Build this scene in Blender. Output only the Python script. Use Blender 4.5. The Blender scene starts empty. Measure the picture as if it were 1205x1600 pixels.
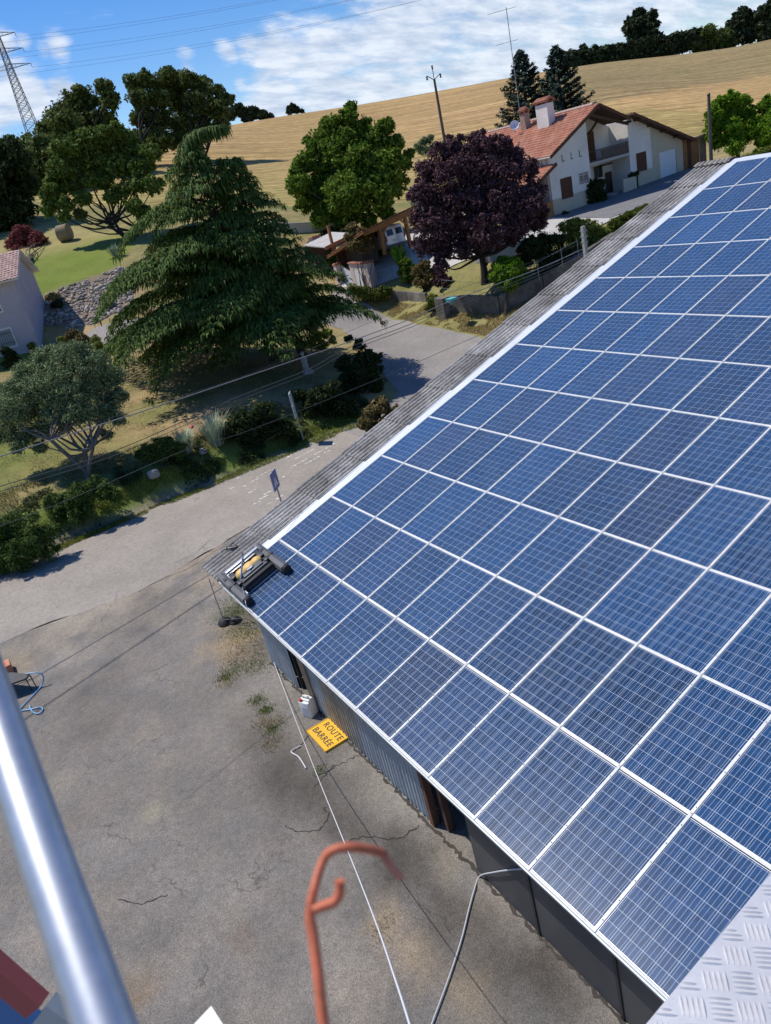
import bpy, bmesh, math, random
import numpy as np
from mathutils import Vector, Matrix, noise
from mathutils.geometry import delaunay_2d_cdt
random.seed(7); rng = np.random.default_rng(7)
R = math.radians; PI = math.pi
scene = bpy.context.scene
COL = scene.collection

# ------------------------------------------------------------------ camera
CAM = np.array([15.3816, -3.3614, 7.62])
WC = np.array([[0.5261, 0.8222, -0.2175], [0.2432, -0.3905, -0.8879], [-0.8149, 0.4142, -0.4054]])
U_, _, V_ = np.linalg.svd(WC); WC = U_ @ V_
F = 1163.8; CX, CY = 602.5, 800.0
cam = bpy.data.objects.new('camera', bpy.data.cameras.new('camera')); COL.objects.link(cam)
cam.data.sensor_fit = 'HORIZONTAL'; cam.data.sensor_width = 36.0; cam.data.lens = 36.0 * F / 1205.0
cam.data.clip_start = 0.05; cam.data.clip_end = 4000
mw = Matrix.Identity(4)
for r in range(3):
    mw[r][0] = WC[0][r]; mw[r][1] = -WC[1][r]; mw[r][2] = -WC[2][r]; mw[r][3] = CAM[r]
cam.matrix_world = mw
cam.data.dof.use_dof = True; cam.data.dof.focus_distance = 8.0; cam.data.dof.aperture_fstop = cam.data.lens / 2.6
scene.camera = cam

# ------------------------------------------------------------------ world, sun, exposure
SUN = Vector((-0.47, -0.27, 0.85)).normalized()
world = bpy.data.worlds.new('World'); scene.world = world; world.use_nodes = True
wn = world.node_tree.nodes; wl = world.node_tree.links; wn.clear()
def N(nodes, typ, **k):
    n = nodes.new(typ)
    for a, b in k.items():
        if a.startswith('i_'):
            n.inputs[a[2:].replace('_', ' ')].default_value = b
        else: setattr(n, a, b)
    return n
def vmath(nodes, links, op, a, b):
    n = nodes.new('ShaderNodeMath'); n.operation = op
    for i, v in enumerate((a, b)):
        if v is None: continue
        if isinstance(v, (int, float)): n.inputs[i].default_value = v
        else: links.new(v, n.inputs[i])
    return n.outputs[0]
sky = N(wn, 'ShaderNodeTexSky'); sky.sky_type = 'NISHITA'; sky.sun_disc = False
sky.sun_elevation = math.asin(SUN.z); sky.sun_rotation = math.atan2(SUN.x, SUN.y)
sky.altitude = 200; sky.air_density = 1.0; sky.dust_density = 0.3; sky.ozone_density = 2.5
tc = N(wn, 'ShaderNodeTexCoord')
# clouds: project the view direction on a layer overhead, streaky noise
sep = N(wn, 'ShaderNodeSeparateXYZ'); wl.new(tc.outputs['Generated'], sep.inputs[0])
zz = vmath(wn, wl, 'ADD', vmath(wn, wl, 'MAXIMUM', sep.outputs['Z'], 0.0), 0.30)
cxy = N(wn, 'ShaderNodeCombineXYZ')
wl.new(vmath(wn, wl, 'DIVIDE', sep.outputs['X'], zz), cxy.inputs[0]); wl.new(vmath(wn, wl, 'DIVIDE', sep.outputs['Y'], zz), cxy.inputs[1])
mp = N(wn, 'ShaderNodeMapping'); mp.inputs['Location'].default_value = (3.1, 1.7, 0); mp.inputs['Rotation'].default_value = (0, 0, R(27)); mp.inputs['Scale'].default_value = (2.6, 1.15, 1)
wl.new(cxy.outputs[0], mp.inputs[0])
n1 = N(wn, 'ShaderNodeTexNoise'); n1.inputs['Scale'].default_value = 1.7; n1.inputs['Detail'].default_value = 9; n1.inputs['Roughness'].default_value = 0.62; n1.inputs['Distortion'].default_value = 0.35
wl.new(mp.outputs[0], n1.inputs['Vector'])
n2 = N(wn, 'ShaderNodeTexNoise'); n2.inputs['Scale'].default_value = 6.0; n2.inputs['Detail'].default_value = 8; n2.inputs['Roughness'].default_value = 0.6
wl.new(mp.outputs[0], n2.inputs['Vector'])
cov = None
def pdir(px, py):
    d = WC.T @ np.array([(px - CX) / F, (py - CY) / F, 1.0]); return d / np.linalg.norm(d)
# cloud banks: (pixel, angular radius, weight)
BANKS = [((520, 75), 0.120, 0.80), ((660, 100), 0.15, 0.86), ((800, 50), 0.17, 0.92), ((1000, 30), 0.19, 0.86), ((1180, -20), 0.18, 0.80), ((880, -160), 0.2, 0.55),
         ((430, 85), 0.05, 0.95), ((392, 72), 0.034, 0.80), ((358, 82), 0.022, 0.80), ((620, 20), 0.08, 0.7), ((430, 152), 0.055, 0.85), ((520, 135), 0.07, 0.85), ((720, 130), .09, .9), ((600, 135), .07, .9),
         ((35, 146), 0.046, 1.05), ((95, 136), 0.026, .95), ((-40, 152), 0.07, 1.0), ((5, 68), 0.026, 0.72), ((36, 66), 0.014, 0.66), ((90, 77), 0.022, 0.82), ((70, 79), 0.015, 0.72), ((292, 99), 0.018, 0.84), ((376, 128), 0.014, 0.72)]
for (px, py), rad, wgt in BANKS:
    d = pdir(px, py)
    dt = N(wn, 'ShaderNodeVectorMath'); dt.operation = 'DISTANCE'; wl.new(tc.outputs['Generated'], dt.inputs[0]); dt.inputs[1].default_value = tuple(d)
    mr = N(wn, 'ShaderNodeMapRange'); mr.interpolation_type = 'SMOOTHSTEP'; wl.new(dt.outputs['Value'], mr.inputs[0])
    mr.inputs[1].default_value = 0.0; mr.inputs[2].default_value = rad * 1.5; mr.inputs[3].default_value = wgt; mr.inputs[4].default_value = 0.0
    cov = mr.outputs[0] if cov is None else vmath(wn, wl, 'MAXIMUM', cov, mr.outputs[0])
# scattered cloud all round the rest of the sky
n3 = N(wn, 'ShaderNodeTexNoise'); n3.inputs['Scale'].default_value = 0.8; n3.inputs['Detail'].default_value = 3; wl.new(mp.outputs[0], n3.inputs['Vector'])
dview = N(wn, 'ShaderNodeVectorMath'); dview.operation = 'DISTANCE'; wl.new(tc.outputs['Generated'], dview.inputs[0]); dview.inputs[1].default_value = tuple(pdir(330, 60))
far = N(wn, 'ShaderNodeMapRange'); wl.new(dview.outputs['Value'], far.inputs[0]); far.inputs[1].default_value = 0.45; far.inputs[2].default_value = 0.8; far.inputs[3].default_value = 0; far.inputs[4].default_value = 0.5
sc = N(wn, 'ShaderNodeMapRange'); wl.new(n3.outputs['Fac'], sc.inputs[0]); sc.inputs[1].default_value = 0.40; sc.inputs[2].default_value = 0.66
cov = vmath(wn, wl, 'MAXIMUM', cov, vmath(wn, wl, 'MULTIPLY', far.outputs[0], sc.outputs[0]))
det = vmath(wn, wl, 'ADD', vmath(wn, wl, 'MULTIPLY', n1.outputs['Fac'], 0.72), vmath(wn, wl, 'MULTIPLY', n2.outputs['Fac'], 0.28))
cs = vmath(wn, wl, 'ADD', vmath(wn, wl, 'MULTIPLY', cov, 0.62), vmath(wn, wl, 'ADD', vmath(wn, wl, 'MULTIPLY', det, 1.75), -.375))
cr = N(wn, 'ShaderNodeMapRange'); cr.interpolation_type = 'SMOOTHSTEP'; wl.new(cs, cr.inputs[0]); cr.inputs[1].default_value = 0.70; cr.inputs[2].default_value = 1.04; cr.inputs[3].default_value = 0.0; cr.inputs[4].default_value = 0.93
ccol = N(wn, 'ShaderNodeMix'); ccol.data_type = 'RGBA'
shade = N(wn, 'ShaderNodeMapRange'); wl.new(n2.outputs['Fac'], shade.inputs[0]); shade.inputs[1].default_value = 0.35; shade.inputs[2].default_value = 0.62
wl.new(shade.outputs[0], ccol.inputs[0]); ccol.inputs[6].default_value = (5.4, 6.5, 8.4, 1); ccol.inputs[7].default_value = (9.2, 9.9, 11.0, 1)
hs = N(wn, 'ShaderNodeHueSaturation'); hs.inputs['Saturation'].default_value = 1.42; hs.inputs['Hue'].default_value = .512; hs.inputs['Value'].default_value = 1.42; wl.new(sky.outputs[0], hs.inputs['Color'])
mx = N(wn, 'ShaderNodeMix'); mx.data_type = 'RGBA'; wl.new(cr.outputs[0], mx.inputs[0]); wl.new(hs.outputs[0], mx.inputs[6]); wl.new(ccol.outputs[2], mx.inputs[7])
bg = N(wn, 'ShaderNodeBackground'); bg.inputs['Strength'].default_value = 0.097; wl.new(mx.outputs[2], bg.inputs['Color'])
wo = N(wn, 'ShaderNodeOutputWorld'); wl.new(bg.outputs[0], wo.inputs[0])
sl = bpy.data.lights.new('sun', 'SUN'); sl.energy = 4.9; sl.angle = R(0.5); sl.color = (1.0, 0.955, 0.88)
so = bpy.data.objects.new('sun', sl); COL.objects.link(so); so.rotation_euler = SUN.to_track_quat('Z', 'Y').to_euler(); so.location = (0, 0, 60)
scene.view_settings.view_transform = 'Standard'; scene.view_settings.look = 'None'
scene.view_settings.exposure = -0.06; scene.view_settings.gamma = 1.0; scene.view_settings.use_curve_mapping = False

# ------------------------------------------------------------------ surveying helpers (photo pixel -> world point)
def ray(px, py): return WC.T @ np.array([(px - CX) / F, (py - CY) / F, 1.0])
def dp(px, py, D): return CAM + ray(px, py) * D
def gz(px, py, z):
    d = ray(px, py); return CAM + d * ((z - CAM[2]) / d[2])
def plane(px, py, axis, c):
    d = ray(px, py); return CAM + d * ((c - CAM[axis]) / d[axis])
def V(p): return Vector((float(p[0]), float(p[1]), float(p[2])))

# ------------------------------------------------------------------ terrain
def ctrl():
    P = []
    for px, py, D in [(100, 440, 62), (100, 380, 74), (60, 290, 110), (150, 510, 53), (430, 335, 72), (430, 300, 92), (430, 250, 135), (430, 210, 200),
                      (430, 183, 255), (640, 300, 85), (640, 230, 135), (640, 180, 205), (600, 157, 265), (700, 225, 110), (750, 160, 190), (780, 125, 275),
                      (1000, 170, 105), (1000, 130, 170), (950, 97, 270), (1100, 180, 110), (1100, 130, 170), (1100, 83, 270),
                      (1205, 150, 130), (1205, 61, 275), (325, 212, 170), (350, 198, 235), (200, 215, 230), (60, 230, 180)]:
        P.append(dp(px, py, D))
    crest = [dp(*q) for q in [(430, 183, 255), (600, 157, 265), (780, 125, 275), (950, 97, 270), (1100, 83, 270), (1205, 61, 275), (200, 215, 230)]]
    for c in crest:
        h = c[:2] - CAM[:2]; P.append(np.array([*(CAM[:2] + h * 1.35), c[2] - 6])); P.append(np.array([*(CAM[:2] + h * 2.2), c[2] - 30]))
    for px, py, z in [(640, 600, -2.3), (700, 560, -2.1), (735, 522, -1.7), (600, 490, -1.1), (540, 500, -.8), (530, 450, .5), (582, 446, .5), (575, 472, -.2),
                      (700, 500, -1.2), (880, 450, -.3), (900, 375, 1.3), (138, 745, -1.0), (240, 745, -1.4), (290, 700, -1.2), (60, 850, -1.9), (130, 800, -1.6),
                      (480, 580, -.8), (65, 545, 1.8), (200, 515, 2.0), (20, 620, 0.3)]:
        P.append(gz(px, py, z))
    P += [np.array(q, float) for q in [(-32, 41, 1.5), (-31, 48, 1.6), (-30, 58, 1.9), (-40, 50, 1.8), (-33.5, 27, 2.0), (-38, 27, 2.3), (-46, 60, 2.6), (-46, 40, 3.0), (-41, 33, 2.6), (-26, 27, 1.0), (-27, 34, 1.2), (-24, 42, 1.2), (-22, 52, 1.2),
        (-30, 70, 1.7), (-38, 80, 1.8), (-15, 35, 0), (-8, 30, -1), (5, 30, -1.5), (20, 30, -1.5), (-14.3, -8, -2.4), (-14.2, 0, -2.4), (-14.5, 5, -2.4), (-14.6, 10, -2.4), (-9, -10, -2.4), (-9, 0, -2.4), (-9, 8, -2.4), (0, -8, -2.4), (0, 3, -2.4),
        (10, -8, -2.4), (10, 10, -2.4), (20, 0, -2.4), (40, -20, -2.4), (80, 0, -2.4), (60, 60, -2.2), (0, 60, -0.5), (-15, 14, -2.4), (-17.2, 1, -1.15), (-17.2, 6, -1.1), (-16.6, -4, -1.2), (-17.4, 10, -1.2),
        (-20, 18, -1.9), (-19, -8, -0.6), (-26, -6, 0.6), (-38, -10, 3), (-60, -15, 8), (-100, -30, 15), (-160, -40, 22), (0, -60, -2.4), (60, -90, -3), (-60, -100, 8), (-20, 120, 2), (60, 200, 2), (-60, 330, 14), (100, 340, 5), (-23, 8, -0.4), (-26, 12, 0.0), (-22, 3, -0.6)]]
    return np.array(P)
CP = ctrl()
def tps_k(d2): return np.where(d2 > 1e-9, d2 * np.log(np.maximum(d2, 1e-12)) * 0.5, 0.0)
def tps_fit(P, lam=0.6):
    S = 100.0; q = P[:, :2] / S; n = len(q)
    K = tps_k(((q[:, None] - q[None]) ** 2).sum(-1)) + np.eye(n) * lam * 1e-4
    A = np.zeros((n + 3, n + 3)); A[:n, :n] = K; A[:n, n] = 1; A[:n, n + 1:] = q; A[n, :n] = 1; A[n + 1:, :n] = q.T
    return np.linalg.solve(A, np.concatenate([P[:, 2], [0, 0, 0]])), q, S
TW, TQ, TS = tps_fit(CP)
def sst(a, b, x):
    t = np.clip((x - a) / (b - a), 0, 1); return t * t * (3 - 2 * t)
def TZ(x, y):
    x = np.asarray(x, float); y = np.asarray(y, float); sh = x.shape
    q = np.stack([x.ravel(), y.ravel()], 1) / TS
    out = np.empty(len(q))
    for i in range(0, len(q), 20000):
        s = q[i:i + 20000]
        out[i:i + 20000] = tps_k(((s[:, None] - TQ[None]) ** 2).sum(-1)) @ TW[:-3] + TW[-3] + s @ TW[-2:]
    z = out.reshape(sh)
    m = sst(-15.2, -14.3, x) * (1 - sst(11, 19, y))
    return z * (1 - m) + (-2.4) * m
def tz(x, y): return float(TZ(np.array([x]), np.array([y]))[0])
def drop(px, py, lo=22, hi=330):
    """where the sight line through a photo pixel meets the ground"""
    D = np.geomspace(lo, hi, 500); r = ray(px, py)
    P = CAM[None] + r[None] * D[:, None]; e = P[:, 2] - TZ(P[:, 0], P[:, 1])
    k = np.where(e < 0)[0]
    if len(k) == 0: return P[-1]
    k = k[0]
    if k == 0: return P[0]
    t = e[k - 1] / (e[k - 1] - e[k]); return P[k - 1] * (1 - t) + P[k] * t

# ------------------------------------------------------------------ materials
def mat(name, col, rough=0.8, metal=0.0, var=0.0, vscale=3.0, var2=0.0, v2scale=40.0, bump=0.0, bscale=60.0, island=0.0, trans=0.0, coat=0.0, spec=0.5, vcol=False, col2=None, space='Object', rnd_obj=0.0):
    m = bpy.data.materials.new(name); m.use_nodes = True; n = m.node_tree.nodes; l = m.node_tree.links
    b = n['Principled BSDF']; b.inputs['Roughness'].default_value = rough; b.inputs['Metallic'].default_value = metal
    b.inputs['Specular IOR Level'].default_value = spec; b.inputs['Coat Weight'].default_value = coat
    tcn = n.new('ShaderNodeTexCoord'); co = tcn.outputs[space]
    if vcol:
        a = n.new('ShaderNodeVertexColor'); a.layer_name = 'tint'; c = a.outputs['Color']
    else:
        rgb = n.new('ShaderNodeRGB'); rgb.outputs[0].default_value = (*col, 1); c = rgb.outputs[0]
    def vary(c, sc, amt, det=5, rough_=0.6):
        t = n.new('ShaderNodeTexNoise'); t.inputs['Scale'].default_value = sc; t.inputs['Detail'].default_value = det; t.inputs['Roughness'].default_value = rough_; l.new(co, t.inputs['Vector'])
        r = n.new('ShaderNodeMapRange'); l.new(t.outputs['Fac'], r.inputs[0]); r.inputs[1].default_value = 0.28; r.inputs[2].default_value = 0.72
        r.inputs[3].default_value = 1 - amt; r.inputs[4].default_value = 1 + amt
        h = n.new('ShaderNodeHueSaturation'); l.new(r.outputs[0], h.inputs['Value']); l.new(c, h.inputs['Color']); return h.outputs[0]
    if col2 is not None:
        t = n.new('ShaderNodeTexNoise'); t.inputs['Scale'].default_value = vscale * 0.6; t.inputs['Detail'].default_value = 6; l.new(co, t.inputs['Vector'])
        r = n.new('ShaderNodeMapRange'); l.new(t.outputs['Fac'], r.inputs[0]); r.inputs[1].default_value = 0.42; r.inputs[2].default_value = 0.6
        x = n.new('ShaderNodeMix'); x.data_type = 'RGBA'; l.new(r.outputs[0], x.inputs[0]); l.new(c, x.inputs[6]); x.inputs[7].default_value = (*col2, 1); c = x.outputs[2]
    if var: c = vary(c, vscale, var)
    if var2: c = vary(c, v2scale, var2, 3, 0.7)
    if island or rnd_obj:
        if island:
            g = n.new('ShaderNodeNewGeometry'); rv = g.outputs['Random Per Island']; amt = island
        else:
            g = n.new('ShaderNodeObjectInfo'); rv = g.outputs['Random']; amt = rnd_obj
        r = n.new('ShaderNodeMapRange'); l.new(rv, r.inputs[0]); r.inputs[3].default_value = 1 - amt; r.inputs[4].default_value = 1 + amt
        h = n.new('ShaderNodeHueSaturation'); l.new(r.outputs[0], h.inputs['Value']); l.new(c, h.inputs['Color'])
        r2 = n.new('ShaderNodeMapRange'); wv = n.new('ShaderNodeMath'); wv.operation = 'FRACT'; ml = n.new('ShaderNodeMath'); ml.operation = 'MULTIPLY'; ml.inputs[1].default_value = 37.7
        l.new(rv, ml.inputs[0]); l.new(ml.outputs[0], wv.inputs[0]); l.new(wv.outputs[0], r2.inputs[0]); r2.inputs[3].default_value = 0.5 - 0.035 * min(1, amt * 2); r2.inputs[4].default_value = 0.5 + 0.03 * min(1, amt * 2); l.new(r2.outputs[0], h.inputs['Hue'])
        c = h.outputs[0]
    l.new(c, b.inputs['Base Color'])
    if bump:
        t = n.new('ShaderNodeTexNoise'); t.inputs['Scale'].default_value = bscale; t.inputs['Detail'].default_value = 4; l.new(co, t.inputs['Vector'])
        bp = n.new('ShaderNodeBump'); bp.inputs['Strength'].default_value = bump; bp.inputs['Distance'].default_value = 0.02; l.new(t.outputs['Fac'], bp.inputs['Height']); l.new(bp.outputs[0], b.inputs['Normal'])
    if trans:
        tr = n.new('ShaderNodeBsdfTranslucent'); l.new(c, tr.inputs['Color']); ms = n.new('ShaderNodeMixShader'); ms.inputs[0].default_value = trans
        l.new(b.outputs[0], ms.inputs[1]); l.new(tr.outputs[0], ms.inputs[2]); l.new(ms.outputs[0], n['Material Output'].inputs[0])
    m['_c'] = 0
    return m

# ------------------------------------------------------------------ mesh helpers
def tag(o, label=None, cat=None, group=None, kind=None):
    if label: o['label'] = label
    if cat: o['category'] = cat
    if group: o['group'] = group
    if kind: o['kind'] = kind
    return o
def empty(name, loc=(0, 0, 0), label=None, cat=None, group=None, kind=None, rz=0.0, M=None):
    o = bpy.data.objects.new(name, None); COL.objects.link(o); o.empty_display_size = 0.3
    if M is not None: o.matrix_world = M
    else: o.location = loc; o.rotation_euler = (0, 0, rz)
    return tag(o, label, cat, group, kind)
class MB:
    def __init__(s): s.v = []; s.f = []; s.smooth = []
    def add(s, vs, fs, sm=False):
        b = len(s.v); s.v += [tuple(float(c) for c in v) for v in vs]; s.f += [tuple(i + b for i in f) for f in fs]; s.smooth += [sm] * len(fs); return s
    def box(s, a, b, bev=0.0):
        x0, y0, z0 = (min(a[i], b[i]) for i in range(3)); x1, y1, z1 = (max(a[i], b[i]) for i in range(3))
        if bev <= 0:
            return s.add([(x0, y0, z0), (x1, y0, z0), (x1, y1, z0), (x0, y1, z0), (x0, y0, z1), (x1, y0, z1), (x1, y1, z1), (x0, y1, z1)],
                         [(0, 3, 2, 1), (4, 5, 6, 7), (0, 1, 5, 4), (1, 2, 6, 5), (2, 3, 7, 6), (3, 0, 4, 7)])
        bm = bmesh.new(); bmesh.ops.create_cube(bm, size=1)
        for v in bm.verts: v.co = Vector((x0 + (v.co.x + .5) * (x1 - x0), y0 + (v.co.y + .5) * (y1 - y0), z0 + (v.co.z + .5) * (z1 - z0)))
        bmesh.ops.bevel(bm, geom=bm.edges[:], offset=bev, segments=2, affect='EDGES', profile=0.6)
        s.add([v.co[:] for v in bm.verts], [tuple(v.index for v in f.verts) for f in bm.faces], True); bm.free(); return s
    def beam(s, p, q, w, h, upv=(0, 0, 1)):
        p = Vector(p); q = Vector(q); d = (q - p).normalized(); u = Vector(upv); sx = d.cross(u)
        if sx.length < 1e-4: sx = d.cross(Vector((1, 0, 0)))
        sx.normalize(); sy = sx.cross(d).normalized(); vs = []
        for c in (p, q):
            for a, b in ((-1, -1), (1, -1), (1, 1), (-1, 1)): vs.append(c + sx * a * w / 2 + sy * b * h / 2)
        return s.add(vs, [(0, 1, 2, 3), (7, 6, 5, 4), (0, 4, 5, 1), (1, 5, 6, 2), (2, 6, 7, 3), (3, 7, 4, 0)])
    def tube(s, pts, r, n=8, cap=True):
        pts = [Vector(p) for p in pts]; rs = r if isinstance(r, (list, tuple)) else [r] * len(pts)
        ref = None; vs = []
        for i, p in enumerate(pts):
            d = (pts[min(i + 1, len(pts) - 1)] - pts[max(i - 1, 0)]).normalized()
            if ref is None: ref = d.orthogonal().normalized()
            ref = (ref - d * ref.dot(d))
            ref = ref.normalized() if ref.length > 1e-6 else d.orthogonal().normalized()
            b = d.cross(ref)
            for k in range(n):
                a = 2 * PI * k / n; vs.append(p + (ref * math.cos(a) + b * math.sin(a)) * rs[i])
        fs = []
        for i in range(len(pts) - 1):
            for k in range(n):
                k2 = (k + 1) % n; fs.append((i * n + k, i * n + k2, (i + 1) * n + k2, (i + 1) * n + k))
        if cap: fs += [tuple(range(n))[::-1], tuple((len(pts) - 1) * n + k for k in range(n))]
        return s.add(vs, fs, True)
    def lathe(s, prof, c=(0, 0, 0), n=16, axis=None):
        vs = []; fs = []
        for r_, z in prof:
            for k in range(n):
                a = 2 * PI * k / n; vs.append(Vector((r_ * math.cos(a), r_ * math.sin(a), z)))
        if axis is not None:
            q = Vector((0, 0, 1)).rotation_difference(Vector(axis)); vs = [q @ v for v in vs]
        vs = [v + Vector(c) for v in vs]; m = len(prof)
        for i in range(m - 1):
            for k in range(n):
                k2 = (k + 1) % n; fs.append((i * n + k, i * n + k2, (i + 1) * n + k2, (i + 1) * n + k))
        fs += [tuple(range(n))[::-1], tuple((m - 1) * n + k for k in range(n))]
        return s.add(vs, fs, True)
    def prism(s, poly, axis, a, b):
        """poly of 2D points in the other two axes, extruded along axis from a to b"""
        def mk(p, t): return {0: (t, p[0], p[1]), 1: (p[0], t, p[1]), 2: (p[0], p[1], t)}[axis]
        n = len(poly); vs = [mk(p, a) for p in poly] + [mk(p, b) for p in poly]
        fs = [tuple(range(n)), tuple(range(2 * n - 1, n - 1, -1))] + [(i, i + n, (i + 1) % n + n, (i + 1) % n) for i in range(n)]
        return s.add(vs, fs)
    def quadprism(s, quad, nrm, th):
        q = [Vector(p) for p in quad]; nv = Vector(nrm).normalized() * th
        vs = q + [p - nv for p in q]
        return s.add(vs, [(0, 1, 2, 3), (7, 6, 5, 4), (0, 4, 5, 1), (1, 5, 6, 2), (2, 6, 7, 3), (3, 7, 4, 0)])
    def build(s, name, m, parent=None, M=None, fix=True):
        me = bpy.data.meshes.new(name); me.from_pydata(s.v, [], s.f); me.materials.append(m)
        me.polygons.foreach_set('use_smooth', s.smooth)
        if fix:
            bm = bmesh.new(); bm.from_mesh(me); bmesh.ops.recalc_face_normals(bm, faces=bm.faces); bm.to_mesh(me); bm.free()
        if any(s.smooth):
            try: me.set_sharp_from_angle(angle=R(38))
            except Exception: pass
        o = bpy.data.objects.new(name, me); COL.objects.link(o)
        if M is not None: o.matrix_basis = M
        if parent is not None: o.parent = parent
        return o
def np_mesh(name, verts, faces, m, parent=None, smooth=False, tint=None):
    """verts (N,3), faces (M,k) numpy"""
    me = bpy.data.meshes.new(name); verts = np.ascontiguousarray(verts, dtype=np.float32); faces = np.ascontiguousarray(faces, dtype=np.int32)
    k = faces.shape[1]; me.vertices.add(len(verts)); me.vertices.foreach_set('co', verts.ravel())
    me.loops.add(faces.size); me.loops.foreach_set('vertex_index', faces.ravel())
    me.polygons.add(len(faces)); me.polygons.foreach_set('loop_start', np.arange(0, faces.size, k, dtype=np.int32)); me.polygons.foreach_set('loop_total', np.full(len(faces), k, dtype=np.int32))
    if smooth: me.polygons.foreach_set('use_smooth', np.ones(len(faces), dtype=bool))
    me.update(calc_edges=True); me.materials.append(m)
    if tint is not None:
        a = me.color_attributes.new('tint', 'FLOAT_COLOR', 'POINT'); t = np.ones((len(verts), 4), dtype=np.float32); t[:, :3] = tint; a.data.foreach_set('color', t.ravel())
    o = bpy.data.objects.new(name, me); COL.objects.link(o)
    if parent is not None: o.parent = parent
    return o
def inside(poly, x, y):
    poly = np.asarray(poly, float); x = np.asarray(x); y = np.asarray(y); c = np.zeros(x.shape, bool); n = len(poly); j = n - 1
    for i in range(n):
        xi, yi = poly[i]; xj, yj = poly[j]
        with np.errstate(divide='ignore', invalid='ignore'):
            c ^= ((yi > y) != (yj > y)) & (x < (xj - xi) * (y - yi) / (yj - yi + 1e-12) + xi)
        j = i
    return c
def dense(poly, step, jit=0.0, closed=True):
    out = []; n = len(poly)
    for i in range(n if closed else n - 1):
        a = np.array(poly[i][:2], float); b = np.array(poly[(i + 1) % n][:2], float); L = np.linalg.norm(b - a); k = max(1, int(L / step))
        nn = np.array([-(b - a)[1], (b - a)[0]]) / max(L, 1e-6)
        for t in range(k):
            q = a + (b - a) * t / k
            if jit: q = q + nn * jit * (noise.noise(Vector((q[0] * .9, q[1] * .9, 3.3))) + 0.6 * noise.noise(Vector((q[0] * 3.1, q[1] * 3.1, 9.3))))
            out.append((float(q[0]), float(q[1])))
    return out
def smooth_line(pts, k=6):
    P = [np.array(p[:2], float) for p in pts]; out = []
    for i in range(len(P) - 1):
        a = P[max(i - 1, 0)]; b = P[i]; c = P[i + 1]; d = P[min(i + 2, len(P) - 1)]
        for t in np.linspace(0, 1, k, endpoint=False):
            out.append(0.5 * ((2 * b) + (-a + c) * t + (2 * a - 5 * b + 4 * c - d) * t * t + (-a + 3 * b - 3 * c + d) * t ** 3))
    out.append(P[-1]); return out
def drape(name, poly, m, off, step=1.0, jit=0.0, parent=None, zfix=None, kind='structure'):
    b = dense(poly, step * 0.7, jit); B = np.array(b)
    xs = np.arange(B[:, 0].min(), B[:, 0].max(), step); ys = np.arange(B[:, 1].min(), B[:, 1].max(), step)
    gx, gy = np.meshgrid(xs, ys); gx = gx.ravel() + 0.13; gy = gy.ravel() + 0.17; k = inside(B, gx, gy)
    pts = [Vector(p) for p in b] + [Vector((float(x), float(y))) for x, y in zip(gx[k], gy[k])]
    n = len(b); res = delaunay_2d_cdt(pts, [(i, (i + 1) % n) for i in range(n)], [], 1, 1e-5)
    v2 = np.array([[p[0], p[1]] for p in res[0]]); f = np.array([t for t in res[2] if len(t) == 3], dtype=np.int32)
    a, b_, c_ = v2[f[:, 0]], v2[f[:, 1]], v2[f[:, 2]]; cr_ = (b_[:, 0] - a[:, 0]) * (c_[:, 1] - a[:, 1]) - (b_[:, 1] - a[:, 1]) * (c_[:, 0] - a[:, 0]); f[cr_ < 0] = f[cr_ < 0][:, ::-1]
    z = (TZ(v2[:, 0], v2[:, 1]) if zfix is None else np.full(len(v2), zfix)) + off
    o = np_mesh(name, np.column_stack([v2, z]), f, m, parent, smooth=True)
    if kind: o['kind'] = kind
    return o
def settle(o):
    """part modelled in world coordinates: cancel the offsets of the things above it"""
    a = Vector((0, 0, 0)); p = o.parent
    while p is not None: a += p.location; p = p.parent
    o.location = o.location - a; return o
def wb(mb, name, m, parent=None, **k):
    o = mb.build(name, m, parent, **k); return settle(o) if parent is not None else o
def fbm(x, y, s, seed=0.0, oct=4):
    return noise.fractal(Vector((x * s + seed, y * s - seed, seed * 1.7)), 0.9, 2.0, oct)
def lin(c): return tuple(((v / 255.0) / 12.92 if v / 255.0 <= 0.04045 else ((v / 255.0 + 0.055) / 1.055) ** 2.4) for v in c)
GZ = -2.4
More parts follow.
